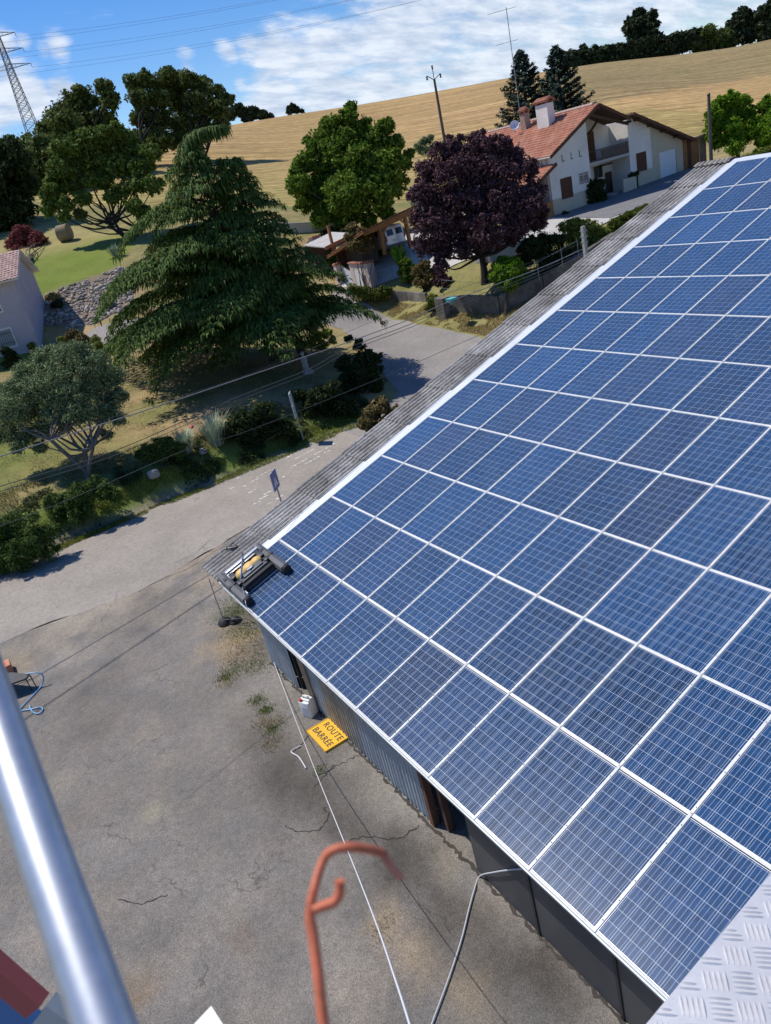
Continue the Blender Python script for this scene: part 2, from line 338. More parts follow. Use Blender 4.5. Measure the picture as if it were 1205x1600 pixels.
# ------------------------------------------------------------------ ground zones
M_ground = mat('soil_and_grass', (.2, .2, .1), 0.95, var=0.22, vscale=0.9, var2=0.35, v2scale=14, bump=0.6, bscale=9, vcol=True, spec=0.1)
M_lawn = mat('mown_grass', (.1, .16, .03), 0.95, var=0.12, vscale=0.5, var2=0.25, v2scale=9, bump=0.5, bscale=12, vcol=True, spec=0.1)
def field_material():
    m = mat('stubble_field', (.4, .3, .14), 0.95, var=0.08, vscale=0.05, vcol=True, spec=0.05)
    n = m.node_tree.nodes; l = m.node_tree.links; b = n['Principled BSDF']; src = b.inputs['Base Color'].links[0].from_socket
    t = n.new('ShaderNodeTexCoord'); mp = n.new('ShaderNodeMapping'); l.new(t.outputs['Object'], mp.inputs[0])
    mp.inputs['Rotation'].default_value = (0, 0, -math.atan2(.8915, .4531) + R(4))
    c = src
    for sx, sy, sc, amt, dt in ((0.012, 0.36, 1.0, 0.13, 3), (0.22, 0.8, 1.0, 0.14, 4), (0.010, 1.25, 1.0, 0.24, 1), (0.6, 1.6, 1.0, 0.20, 3)):
        m2 = n.new('ShaderNodeVectorMath'); m2.operation = 'MULTIPLY'; m2.inputs[1].default_value = (sx, sy, 0.0); l.new(mp.outputs[0], m2.inputs[0])
        x = n.new('ShaderNodeTexNoise'); x.inputs['Scale'].default_value = sc; x.inputs['Detail'].default_value = dt; l.new(m2.outputs[0], x.inputs['Vector'])
        r = n.new('ShaderNodeMapRange'); l.new(x.outputs['Fac'], r.inputs[0]); r.inputs[1].default_value = 0.36; r.inputs[2].default_value = 0.62; r.inputs[3].default_value = 1 - amt; r.inputs[4].default_value = 1 + amt
        h = n.new('ShaderNodeHueSaturation'); l.new(c, h.inputs['Color']); l.new(r.outputs[0], h.inputs['Value']); c = h.outputs[0]
    l.new(c, b.inputs['Base Color']); return m
M_field = field_material()
def axis_pts(lo, a, b, hi, step, g=1.07):
    p = list(np.arange(a, b, step)); s = step; x = a
    while x > lo: s *= g; x -= s; p.insert(0, x)
    s = step; x = p[-1]
    while x < hi: s *= g; x += s; p.append(x)
    return np.array(p)
GX = axis_pts(-650, -72, -6, 120, 0.55); GY = axis_pts(-260, -10, 64, 620, 0.55)
gxx, gyy = np.meshgrid(GX, GY); gzz = TZ(gxx, gyy)
for i in range(gzz.shape[0]):
    for j in range(gzz.shape[1]):
        x = gxx[i, j]; y = gyy[i, j]
        if x < -14.6: gzz[i, j] -= 0.05 * abs(fbm(x, y, 0.55, 2.0, 3)) * min(1, (-14.6 - x) / 2)
onyard = sst(-14.6, -14.0, gxx) * (1 - sst(11, 19, gyy)); gzz -= 0.03 * onyard
# zone outlines, surveyed from the photograph
def dr(*px, **k): return [drop(*p, **k)[:2] for p in px]
LAWN = dr((66, 500), (62, 470), (75, 455), (120, 440), (185, 415), (205, 385), (215, 350)) + dr((200, 362), (150, 362), (90, 345), (40, 350), (-60, 400), (-80, 560), (60, 560))
FIELD = [dp(60, 305, 95)[:2], drop(200, 320)[:2], drop(330, 330)[:2], drop(440, 322)[:2], drop(560, 325)[:2], drop(660, 310)[:2], drop(765, 262)[:2], (-50, 52), (-52, 64), (-44, 78), drop(1205, 226)[:2], (-20, 130), (90, 330), (-20, 560), (-400, 560), (-620, 300), (-640, 60), (-300, 20), (-160, 18)]
RUB = dr((66, 505), (62, 472), (80, 455), (120, 443), (185, 418), (212, 420), (205, 480), (150, 505), (110, 515))
LAWN = np.array(LAWN); FIELD = np.array(FIELD); RUB = np.array(RUB)
cen = lambda a: 0.25 * (a[:-1, :-1] + a[1:, :-1] + a[:-1, 1:] + a[1:, 1:])
cxg, cyg = cen(gxx), cen(gyy)
zF = inside(FIELD, cxg, cyg); zL = inside(LAWN, cxg, cyg) & ~zF
tint = np.zeros(gxx.shape + (3,))
inF = inside(FIELD, gxx, gyy); inL = inside(LAWN, gxx, gyy); inR = inside(RUB, gxx, gyy)
DRY = np.array([.36, .25, .125]); GRN = np.array([.105, .135, .035]); DIRT = np.array([.21, .15, .09]); OLV = np.array([.16, .165, .055])
TOP = np.array([tuple(drop(*p)[:2]) for p in [(900, 170), (960, 156), (1050, 141), (1130, 128), (1203, 118)]] + [(-60, 190), (60, 330), (-60, 560), (-330, 420)] + [tuple(drop(840, 128)[:2])])
inTOP = inside(TOP, gxx, gyy)
fwd = np.array([-.8915, .4531])
for i in range(gxx.shape[0]):
    for j in range(gxx.shape[1]):
        x, y, z = gxx[i, j], gyy[i, j], gzz[i, j]
        if inF[i, j]:
            # greener stubble low on the slope, ochre in the middle, brown crest
            dz = (z - 6) / 24.0; nn = 0.5 + 0.5 * fbm(x, y, 0.018, 5.0, 4)
            c = np.array([.39, .262, .115]) * (1 - .12 * nn) + 0
            g = np.clip(1 - (math.hypot(x + 55, y - 30) - 22) / 75, 0, 1); g = g * (0.45 + 0.75 * nn)
            c = c * (1 - g) + np.array([.27, .235, .080]) * g
            top = inTOP[i, j] * .8; c = c * (1 - top) + np.array([.215, .175, .085]) * top
            b = max(0.0, fbm(x, y, 0.03, 11.0, 3)) * 0.35; c = c * (1 - b) + np.array([.42, .255, .13]) * b
        elif inL[i, j]:
            nn = 0.5 + 0.7 * fbm(x, y, 0.22, 8.0, 4); nn = min(max(nn, 0), 1)
            g = np.clip((z - 7.2) / 1.2, 0, 1)
            c = np.array([.145, .20, .03]) * (1 - .45 * nn) + np.array([.23, .215, .06]) * .45 * nn; c = c * (1 - .8 * g) + np.array([.36, .29, .13]) * .8 * g
        elif inR[i, j]: c = np.array([.22, .17, .12])
        else:
            nn = 0.5 + 0.75 * fbm(x, y, 0.28, 1.0, 4); nn = min(max(nn, 0), 1)
            c = DRY * nn + OLV * (1 - nn)
            if x > -32 and y < 13:      # garden bank over the road: dry top, green verge below
                w = np.clip((-15.6 - x) / 1.6, 0, 1); c = c * w + np.array([.15, .19, .04]) * (1 - w)
                if y < 2 and x < -17.5: g = min(1, (-17.5 - x) / 5) * min(1, (2 - y) / 4) * 0.85; c = c * (1 - g) + np.array([.13, .165, .035]) * g
            if y > 13 and -42 < x < -12: # verge below the walls
                d = min(max(0.5 + 0.8 * fbm(x, y, 0.5, 4.0, 3), 0), 1); c = np.array([.25, .215, .085]) * d + np.array([.34, .26, .13]) * (1 - d)
            if y > 21 and -32 < x < -16: c = c * .45 + np.array([.15, .16, .05]) * .55
            if x < -48: c = c * .5 + np.array([.2, .2, .07]) * .5
            if x > -14.6: c = np.array([.24, .20, .15])
        tint[i, j] = c
def terrain_part(name, mask, m):
    ni, nj = gxx.shape; idx = np.arange(ni * nj).reshape(ni, nj); q = np.stack([idx[:-1, :-1][mask], idx[:-1, 1:][mask], idx[1:, 1:][mask], idx[1:, :-1][mask]], 1)
    used, inv = np.unique(q, return_inverse=True); vs = np.stack([gxx.ravel(), gyy.ravel(), gzz.ravel()], 1)[used]
    o = np_mesh(name, vs, inv.reshape(q.shape), m, smooth=True, tint=tint.reshape(-1, 3)[used]); o['kind'] = 'structure'; return o
terrain_part('field', zF, M_field); terrain_part('lawn', zL, M_lawn); terrain_part('ground', ~zF & ~zL, M_ground)

# ------------------------------------------------------------------ yard and roads
def asphalt(name, vcol=False, col=(.2, .18, .155), speck=0.30, crack=0.5, base_scale=1.0):
    m = mat(name, col, 0.92, var=0.13, vscale=0.5, var2=0.0, vcol=vcol, spec=0.2)
    n = m.node_tree.nodes; l = m.node_tree.links; b = n['Principled BSDF']; c = b.inputs['Base Color'].links[0].from_socket
    t = n.new('ShaderNodeTexCoord')
    for sc, amt, lo, hi in ((9.0, 0.12, .35, .65), (38.0, speck, .35, .65), (95.0, speck * 1.2, .38, .62)):
        x = n.new('ShaderNodeTexNoise'); x.inputs['Scale'].default_value = sc; x.inputs['Detail'].default_value = 3; x.inputs['Roughness'].default_value = .7; l.new(t.outputs['Object'], x.inputs['Vector'])
        r = n.new('ShaderNodeMapRange'); l.new(x.outputs['Fac'], r.inputs[0]); r.inputs[1].default_value = lo; r.inputs[2].default_value = hi; r.inputs[3].default_value = 1 - amt; r.inputs[4].default_value = 1 + amt
        h = n.new('ShaderNodeHueSaturation'); l.new(c, h.inputs['Color']); l.new(r.outputs[0], h.inputs['Value']); c = h.outputs[0]
    # pale loose stones
    v = n.new('ShaderNodeTexVoronoi'); v.inputs['Scale'].default_value = 30; l.new(t.outputs['Object'], v.inputs['Vector'])
    r = n.new('ShaderNodeMapRange'); l.new(v.outputs['Distance'], r.inputs[0]); r.inputs[1].default_value = .05; r.inputs[2].default_value = .12; r.inputs[3].default_value = 1; r.inputs[4].default_value = 0
    w = n.new('ShaderNodeTexWhiteNoise'); l.new(v.outputs['Position'], w.inputs[0]); g = n.new('ShaderNodeMath'); g.operation = 'GREATER_THAN'; g.inputs[1].default_value = .93; l.new(w.outputs[0], g.inputs[0])
    mu = n.new('ShaderNodeMath'); mu.operation = 'MULTIPLY'; l.new(r.outputs[0], mu.inputs[0]); l.new(g.outputs[0], mu.inputs[1])
    x = n.new('ShaderNodeMix'); x.data_type = 'RGBA'; l.new(mu.outputs[0], x.inputs[0]); l.new(c, x.inputs[6]); x.inputs[7].default_value = (.5, .46, .4, 1); c = x.outputs[2]
    if crack:
        d = n.new('ShaderNodeTexNoise'); d.inputs['Scale'].default_value = 2.2; d.inputs['Detail'].default_value = 5; l.new(t.outputs['Object'], d.inputs['Vector'])
        ad = n.new('ShaderNodeVectorMath'); ad.operation = 'MULTIPLY_ADD'; l.new(d.outputs['Color'], ad.inputs[0]); ad.inputs[1].default_value = (.9, .9, .9); l.new(t.outputs['Object'], ad.inputs[2])
        v = n.new('ShaderNodeTexVoronoi'); v.feature = 'DISTANCE_TO_EDGE'; v.inputs['Scale'].default_value = .42; l.new(ad.outputs[0], v.inputs['Vector'])
        r = n.new('ShaderNodeMapRange'); l.new(v.outputs[0], r.inputs[0]); r.inputs[1].default_value = .002; r.inputs[2].default_value = .008; r.inputs[3].default_value = crack; r.inputs[4].default_value = 0
        k = n.new('ShaderNodeTexNoise'); k.inputs['Scale'].default_value = .5; l.new(t.outputs['Object'], k.inputs['Vector']); kr = n.new('ShaderNodeMapRange'); l.new(k.outputs['Fac'], kr.inputs[0]); kr.inputs[1].default_value = .5; kr.inputs[2].default_value = .6
        km = n.new('ShaderNodeMath'); km.operation = 'MULTIPLY'; l.new(r.outputs[0], km.inputs[0]); l.new(kr.outputs[0], km.inputs[1])
        x = n.new('ShaderNodeMix'); x.data_type = 'RGBA'; l.new(km.outputs[0], x.inputs[0]); l.new(c, x.inputs[6]); x.inputs[7].default_value = (.045, .04, .033, 1); c = x.outputs[2]
    l.new(c, b.inputs['Base Color'])
    x = n.new('ShaderNodeTexNoise'); x.inputs['Scale'].default_value = 70; x.inputs['Detail'].default_value = 3; l.new(t.outputs['Object'], x.inputs['Vector'])
    bp = n.new('ShaderNodeBump'); bp.inputs['Strength'].default_value = 1.0; bp.inputs['Distance'].default_value = .016; l.new(x.outputs['Fac'], bp.inputs['Height']); l.new(bp.outputs[0], b.inputs['Normal'])
    return m
M_yard = asphalt('worn_yard_asphalt', vcol=True, speck=.27, crack=.5)
M_road = asphalt('road_asphalt', col=(.318, .282, .240), speck=.13, crack=.35)
M_drive = asphalt('side_road_asphalt', col=(.275, .25, .225), speck=.14, crack=.0)
M_gravel = asphalt('shoulder_gravel', col=(.35, .275, .19), speck=.3, crack=0)
yard_poly = [(-8.4, -22), (-8.0, -5), (-7.3, -1.2), (-7.7, 1.4), (-8.6, 4.4), (-9, 12), (24, 12), (24, -22)]
yo = drape('yard', yard_poly, M_yard, 0.0, step=0.22, jit=0.0, zfix=GZ)
yv = np.empty(len(yo.data.vertices) * 3, dtype=np.float32); yo.data.vertices.foreach_get('co', yv); yv = yv.reshape(-1, 3)
def g2(px, py): return gz(px, py, GZ)[:2]
# stains: (pixel, radius m, strength, colour)
STAIN = [((505, 1235), .75, .5, (.085, .075, .064)), ((450, 1215), .7, .5, (.085, .075, .064)), ((560, 1290), .6, .4, (.09, .08, .07)), ((415, 1165), .5, .45, (.09, .08, .068)), ((600, 1360), .5, .5, (.07, .063, .055)), ((800, 1525), .5, .5, (.065, .058, .05)), ((680, 1400), .45, .5, (.07, .062, .055)), ((425, 1060), .55, .35, (.25, .235, .215)), ((455, 1110), .45, .35, (.24, .23, .21)), ((640, 1260), .5, .3, (.26, .24, .21)), ((480, 1400), 1.2, .22, (.15, .14, .13)), ((300, 1250), 1.4, .16, (.15, .14, .125)), ((180, 1330), 1.2, .14, (.15, .14, .125)), ((250, 1050), 1.2, .14, (.16, .145, .13)), ((620, 1330), .55, .62, (.075, .068, .06)), ((655, 1370), .5, .6, (.075, .068, .06)), ((700, 1440), .55, .55, (.085, .075, .065)), ((770, 1490), .6, .5, (.085, .075, .065)), ((860, 1560), .6, .6, (.07, .063, .055)), ((545, 1300), .35, .35, (.08, .07, .06)),
         ((400, 1130), .7, .35, (.10, .09, .08)), ((430, 1200), .6, .42, (.095, .085, .075)), ((470, 1260), .6, .35, (.10, .09, .08)), ((330, 1330), .6, .18, (.1, .1, .1)), ((120, 1200), 1.2, .12, (.12, .11, .1)),
         ((600, 1440), .35, .45, (.36, .27, .17)), ((640, 1480), .3, .4, (.34, .26, .17)), ((660, 1540), .35, .4, (.33, .25, .16)), ((570, 1540), .5, .35, (.32, .27, .21)), ((700, 1360), .35, .35, (.33, .29, .23)), ((540, 1190), .35, .35, (.30, .27, .23)), ((600, 1230), .5, .3, (.29, .26, .22)),
         ((410, 1080), .5, .30, (.24, .22, .20)), ((375, 1000), .8, .55, (.34, .245, .14)), ((345, 900), .9, .45, (.36, .28, .19)), ((300, 870), 1.0, .5, (.35, .28, .2)), ((200, 925), 1.3, .45, (.34, .28, .21)), ((90, 985), 1.3, .4, (.34, .28, .21)), ((260, 880), 1.4, .4, (.34, .28, .21)), ((200, 960), 1.8, .25, (.30, .26, .20)), ((20, 1040), .7, .4, (.36, .29, .19)), ((110, 960), 1.6, .28, (.32, .28, .22)), ((60, 1250), .8, .12, (.2, .21, .15)),
         ((330, 1420), .7, .2, (.3, .27, .23)), ((215, 1560), .3, .4, (.22, .15, .08)), ((385, 1460), .25, .3, (.2, .14, .09)), ((240, 1270), .18, .4, (.32, .30, .2)), ((740, 1560), .4, .4, (.3, .24, .16)), ((520, 1490), .5, .3, (.31, .28, .24))]
base = np.array([.208, .186, .162]); yt = np.tile(base, (len(yv), 1))
nz = np.array([fbm(p[0], p[1], .45, 3.0, 5) for p in yv]); nz2 = np.array([fbm(p[0], p[1], 1.6, 6.0, 4) for p in yv])
yt *= (1 + .24 * nz + .16 * nz2)[:, None]; yt[:, 0] *= 1 + .05 * nz2; yt[:, 2] *= 1 - .07 * nz2
for (px, py), rad, st_, colr in STAIN:
    c = g2(px, py); d = np.hypot(yv[:, 0] - c[0], yv[:, 1] - c[1]) / rad; w = np.clip(1.3 - d + .55 * nz2 + .3 * nz, 0, 1) * st_
    w = np.clip(w * 1.35, 0, .9); yt = yt * (1 - w)[:, None] + np.array(colr)[None] * w[:, None]
a = yo.data.color_attributes.new('tint', 'FLOAT_COLOR', 'POINT'); t4 = np.ones((len(yv), 4), dtype=np.float32); t4[:, :3] = yt; a.data.foreach_set('color', t4.ravel())
road_w = [(-13.4, -30), (-13.3, -12), (-13.25, -4.6), (-13.6, -1.8), (-14.1, 3.1), (-14.4, 8.8), (-14.2, 12)]
side_edge_l = [tuple(drop(*p)[:2]) for p in [(622, 612), (600, 585), (560, 535), (535, 515), (505, 505)]]
side_edge_r = [tuple(drop(*p)[:2]) for p in [(535, 440), (560, 472), (600, 492), (650, 507), (735, 523), (800, 540)]]
road_poly = [tuple(p) for p in smooth_line(road_w, 5)] + [(-15.0, 14.2)] + [(-9.0, 16.5)] + [tuple(p) for p in smooth_line([(-8.8, 12), (-8.6, 4.4), (-7.7, 1.5), (-7.2, -1.1), (-8.0, -5.1), (-8.6, -12), (-8.6, -30)], 5)]
drape('road', road_poly, M_road, 0.004, step=0.5, jit=0.22)
side_poly = [(-14.4, 10.5), (-15.2, 14.0)] + side_edge_l + [tuple(drop(420, 497)[:2]), tuple(drop(420, 478)[:2]), tuple(drop(500, 470)[:2])] + side_edge_r + [(-14, 27), (-9, 33), (-4, 30), (-6, 18), (-8.5, 10.5)]
drape('side_road', side_poly, M_drive, 0.012, step=0.7, jit=0.10)
drive_poly = [tuple(drop(*p)[:2]) for p in [(425, 478), (350, 486), (230, 497), (150, 512), (105, 545), (140, 548), (190, 530), (260, 520), (350, 512), (425, 500)]]
drape('driveway', drive_poly, M_drive, 0.05, step=0.6, jit=0.05)
M_pave = mat('pale_paving', (.45, .42, .38), .85, var=.12, vscale=.8, var2=.15, v2scale=9)
court = [tuple(drop(*p)[:2]) for p in [(527, 450), (560, 446), (590, 446), (640, 428), (700, 420), (790, 395), (850, 375), (900, 365), (975, 335), (1075, 285)]] + [(-24, 62), (-31.8, 62), (-31.8, 41), (-33, 38), (-40, 33), (-40, 27), (-34, 25), tuple(drop(535, 425)[:2])]
drape('courtyard', court, M_pave, 0.05, step=0.8, jit=0.06)
terr = [(-24.5, 40), (-24.3, 60), (-31.9, 60), (-31.9, 41.5)]
M_tar = asphalt('house_drive', col=(.19, .185, .185), speck=.15, crack=0)
drape('house_drive', terr, M_tar, 0.08, step=0.8, jit=0.06)
# worn white paint on the road: give-way bars and edge flecks
M_paint = mat('worn_road_paint', (.70, .67, .62), .85, var=.3, vscale=8)
mb = MB()
for px, py, L, ang in [(384, 740, 1.0, 0), (402, 728, 1.5, 0), (418, 722, 1.2, 0), (440, 712, 1.6, 0), (462, 707, 1.4, 0), (487, 703, 1.8, 0), (510, 700, 1.4, 0), (395, 752, .9, 0), (372, 757, .7, 0), (412, 740, 1.2, 0), (500, 712, 1.6, 0), (470, 722, 1.2, 0), (455, 738, .9, 0), (415, 775, .5, 0), (428, 782, .4, 0), (405, 783, .3, 0), (440, 775, .6, 0), (420, 768, .4, 0), (398, 765, .3, 0), (478, 762, .5, 0)]:
    c = gz(px, py, GZ + .012)
    n_ = max(2, int(L / .22)); dirv = np.array([-.28, .96])
    for k in range(n_):
        if random.random() < .30: continue
        o = c[:2] + dirv * (k - n_ / 2) * .22 + np.array([random.uniform(-.03, .03), 0]); w = random.uniform(.02, .06); h = random.uniform(.07, .14)
        pts = []
        for q in range(6):
            an = q * PI / 3 + .3; rr = random.uniform(.75, 1.15); pts.append((o[0] + w * rr * math.cos(an), o[1] + h * rr * math.sin(an), GZ + .012))
        mb.add(pts, [tuple(range(6))])
pm = mb.build('road_marking', M_paint); pm['kind'] = 'structure'
# cracks in the yard
M_crack = mat('crack_dirt', (.04, .035, .03), .95)
def ribbon(mb, pts, w, z):
    P = smooth_line(pts, 5); L = []; Rr = []
    for i, p in enumerate(P):
        d = P[min(i + 1, len(P) - 1)] - P[max(i - 1, 0)]; d = d / (np.linalg.norm(d) + 1e-9); nn = np.array([-d[1], d[0]]); ww = w * random.uniform(.3, 1.3); p = p + nn * random.uniform(-.035, .035)
        L.append((*(p + nn * ww / 2), z)); Rr.append((*(p - nn * ww / 2), z))
    k = len(L); mb.add(L + Rr, [(i, i + 1, k + i + 1, k + i) for i in range(k - 1)])
mb = MB()
for path in [[(445, 1290), (462, 1298), (488, 1300), (505, 1290), (512, 1270), (506, 1262)], [(488, 1212), (505, 1210), (520, 1200), (545, 1188), (560, 1180)], [(545, 1315), (572, 1308), (602, 1312), (630, 1306), (655, 1290)], [(185, 1405), (210, 1413), (235, 1408), (262, 1400)],
             [(215, 925), (255, 905), (300, 885), (335, 862), (372, 842)], [(270, 880), (300, 868), (330, 842)], [(483, 1150), (470, 1165), (455, 1172)], [(520, 1195), (505, 1215), (492, 1230)]]:
    ribbon(mb, [g2(*p) for p in path], .022, GZ + .006)
ck = mb.build('yard_cracks', M_crack); ck['kind'] = 'structure'

# ------------------------------------------------------------------ barn with the solar roof
TH = R(16.3); PU = 1.02; PV = 1.639
RX = Matrix.Rotation(TH, 4, 'X')
def RP(u, v, n=0.0): return Vector((u, v * math.cos(TH) - n * math.sin(TH), v * math.sin(TH) + n * math.cos(TH)))
NCOL, NROW = 15, 12; VT = NROW * PV + .03
barn = empty('barn', (7.5, 0.5, GZ), 'long metal barn roofed with blue solar panels beside the yard', 'barn')
def rbuild(mb, name, m, parent=None, base=(0, 0, 0)):
    """a part modelled in roof coordinates"""
    o = mb.build(name, m, parent or barn); o.rotation_euler = (TH, 0, 0); o.location = RP(*base)
    return settle(o)
M_white = mat('white_aluminium', (.60, .60, .58), .5, var=.10, vscale=2, var2=.12, v2scale=18)
M_alu = mat('panel_frame_aluminium', (.62, .63, .64), .4, .4)
M_steel = mat('weathered_steel', (.30, .33, .35), .5, .3, var=.12, vscale=1.2, var2=.1, v2scale=12)
M_fibro = mat('fibre_cement', (.34, .32, .295), .95, var=.28, vscale=1.3, var2=.35, v2scale=14, bump=.5, bscale=40, col2=(.21, .195, .175))
M_flash = mat('white_flashing', (.68, .70, .73), .4, .2, var=.05, vscale=2, var2=.05, v2scale=20)
M_dark = mat('anthracite_sheet', (.062, .065, .070), .5, var=.2, vscale=1.5)
M_black = mat('black_plastic', (.018, .018, .02), .45, var=.3, vscale=12)
M_rust = mat('rusty_post', (.11, .05, .03), .8, var=.4, vscale=6)
M_wood = mat('grey_timber', (.22, .17, .12), .85, var=.3, vscale=5)
M_screw = mat('screw_heads', (.05, .05, .05), .5)
def valley_dirt_shade():  # valley dirt plus painted shade of the waves; crests lightened as lit
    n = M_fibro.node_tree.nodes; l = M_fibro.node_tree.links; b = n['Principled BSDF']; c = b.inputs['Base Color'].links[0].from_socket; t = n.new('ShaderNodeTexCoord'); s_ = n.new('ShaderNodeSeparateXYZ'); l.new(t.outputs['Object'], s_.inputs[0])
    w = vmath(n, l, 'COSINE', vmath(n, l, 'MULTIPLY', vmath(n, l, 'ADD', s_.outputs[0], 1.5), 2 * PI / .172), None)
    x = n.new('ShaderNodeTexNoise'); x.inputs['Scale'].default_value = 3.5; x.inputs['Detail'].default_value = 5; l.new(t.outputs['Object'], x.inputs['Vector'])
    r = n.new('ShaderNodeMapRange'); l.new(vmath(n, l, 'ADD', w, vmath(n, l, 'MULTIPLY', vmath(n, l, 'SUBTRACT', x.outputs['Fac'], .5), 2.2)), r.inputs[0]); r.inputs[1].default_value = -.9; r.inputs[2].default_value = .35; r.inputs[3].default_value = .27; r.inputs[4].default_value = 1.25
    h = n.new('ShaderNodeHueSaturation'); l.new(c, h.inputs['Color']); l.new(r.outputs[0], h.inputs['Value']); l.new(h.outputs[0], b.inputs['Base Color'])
valley_dirt_shade()
def cell_material():
    m = bpy.data.materials.new('solar_cells'); m.use_nodes = True; n = m.node_tree.nodes; l = m.node_tree.links; b = n['Principled BSDF']
    t = n.new('ShaderNodeTexCoord'); s = n.new('ShaderNodeSeparateXYZ'); l.new(t.outputs['Object'], s.inputs[0])
    M = lambda op, a, c=None: vmath(n, l, op, a, c)
    def lines(src, pitch, half, off=0.0):   # 1 inside a line of half width "half" at every pitch
        f = M('FRACT', M('DIVIDE', M('ADD', src, off + 50 * pitch), pitch))
        d = M('MULTIPLY', M('SUBTRACT', 0.5, M('ABSOLUTE', M('SUBTRACT', f, 0.5), None)), pitch)
        return M('LESS_THAN', d, half)
    cx_, cy_ = .158, .158
    g = M('MAXIMUM', lines(s.outputs[0], cx_, .0022), lines(s.outputs[1], cy_, .0020))
    bus = M('MAXIMUM', lines(s.outputs[0], cx_, .0013, cx_ * .5), M('MAXIMUM', lines(s.outputs[0], cx_, .0013, cx_ * .5 + .052), lines(s.outputs[0], cx_, .0013, cx_ * .5 - .052)))
    o = n.new('ShaderNodeObjectInfo')
    # each cell its own shade
    cell = n.new('ShaderNodeCombineXYZ'); l.new(M('FLOOR', M('DIVIDE', s.outputs[0], cx_)), cell.inputs[0]); l.new(M('FLOOR', M('DIVIDE', s.outputs[1], cy_)), cell.inputs[1]); l.new(M('MULTIPLY', o.outputs['Random'], 77), cell.inputs[2])
    w = n.new('ShaderNodeTexWhiteNoise'); l.new(cell.outputs[0], w.inputs[0])
    v = n.new('ShaderNodeTexVoronoi'); v.inputs['Scale'].default_value = 60; v.inputs['Randomness'].default_value = 1
    mp = n.new('ShaderNodeMapping'); mp.inputs['Scale'].default_value = (1.0, .35, 1); l.new(t.outputs['Object'], mp.inputs[0]); l.new(mp.outputs[0], v.inputs['Vector'])
    sp = n.new('ShaderNodeSeparateColor'); l.new(v.outputs['Color'], sp.inputs[0])
    val = M('ADD', M('ADD', M('MULTIPLY', w.outputs[0], .28), M('MULTIPLY', sp.outputs[0], .5)), M('MULTIPLY', o.outputs['Random'], .45))
    val = M('ADD', val, .42)
    base = n.new('ShaderNodeMix'); base.data_type = 'RGBA'; base.inputs[6].default_value = (.005, .038, .108, 1); base.inputs[7].default_value = (.018, .032, .078, 1)
    rr = n.new('ShaderNodeMapRange'); l.new(M('FRACT', M('MULTIPLY', o.outputs['Random'], 13.7), None), rr.inputs[0]); rr.inputs[1].default_value = .72; rr.inputs[2].default_value = 1.25; l.new(rr.outputs[0], base.inputs[0])
    h = n.new('ShaderNodeHueSaturation'); l.new(base.outputs[2], h.inputs['Color']); l.new(val, h.inputs['Value'])
    x1 = n.new('ShaderNodeMix'); x1.data_type = 'RGBA'; l.new(bus, x1.inputs[0]); l.new(h.outputs[0], x1.inputs[6]); x1.inputs[7].default_value = (.40, .47, .56, 1)
    x2 = n.new('ShaderNodeMix'); x2.data_type = 'RGBA'; l.new(g, x2.inputs[0]); l.new(x1.outputs[2], x2.inputs[6]); x2.inputs[7].default_value = (.44, .51, .60, 1)
    # dust film, thicker in blotches
    d = n.new('ShaderNodeTexNoise'); d.inputs['Scale'].default_value = 2.3; d.inputs['Detail'].default_value = 6; d.inputs['Roughness'].default_value = .65
    ad = n.new('ShaderNodeVectorMath'); ad.operation = 'ADD'; l.new(t.outputs['Object'], ad.inputs[0]); l.new(o.outputs['Location'], ad.inputs[1]); l.new(ad.outputs[0], d.inputs['Vector'])
    dr_ = n.new('ShaderNodeMapRange'); l.new(d.outputs['Fac'], dr_.inputs[0]); dr_.inputs[1].default_value = .35; dr_.inputs[2].default_value = .75; dr_.inputs[3].default_value = .002; dr_.inputs[4].default_value = .045
    x3 = n.new('ShaderNodeMix'); x3.data_type = 'RGBA'; l.new(dr_.outputs[0], x3.inputs[0]); l.new(x2.outputs[2], x3.inputs[6]); x3.inputs[7].default_value = (.5, .48, .44, 1)
    vd = n.new('ShaderNodeTexVoronoi'); vd.inputs['Scale'].default_value = 1.7; l.new(ad.outputs[0], vd.inputs['Vector'])
    nd = n.new('ShaderNodeTexNoise'); nd.inputs['Scale'].default_value = 26; nd.inputs['Detail'].default_value = 3; l.new(ad.outputs[0], nd.inputs['Vector'])
    dm = M('ADD', vd.outputs['Distance'], M('MULTIPLY', M('SUBTRACT', nd.outputs['Fac'], .5), .09)); sm = n.new('ShaderNodeMapRange'); l.new(dm, sm.inputs[0]); sm.inputs[1].default_value = .022; sm.inputs[2].default_value = .05; sm.inputs[3].default_value = .5; sm.inputs[4].default_value = 0
    x4 = n.new('ShaderNodeMix'); x4.data_type = 'RGBA'; l.new(sm.outputs[0], x4.inputs[0]); l.new(x3.outputs[2], x4.inputs[6]); x4.inputs[7].default_value = (.45, .44, .40, 1)
    l.new(x4.outputs[2], b.inputs['Base Color']); b.inputs['Roughness'].default_value = .30; b.inputs['Specular IOR Level'].default_value = .12
    b.inputs['Coat Weight'].default_value = 1.0; b.inputs['Coat Roughness'].default_value = .09; b.inputs['Coat IOR'].default_value = 1.45
    return m
M_cell = cell_material()
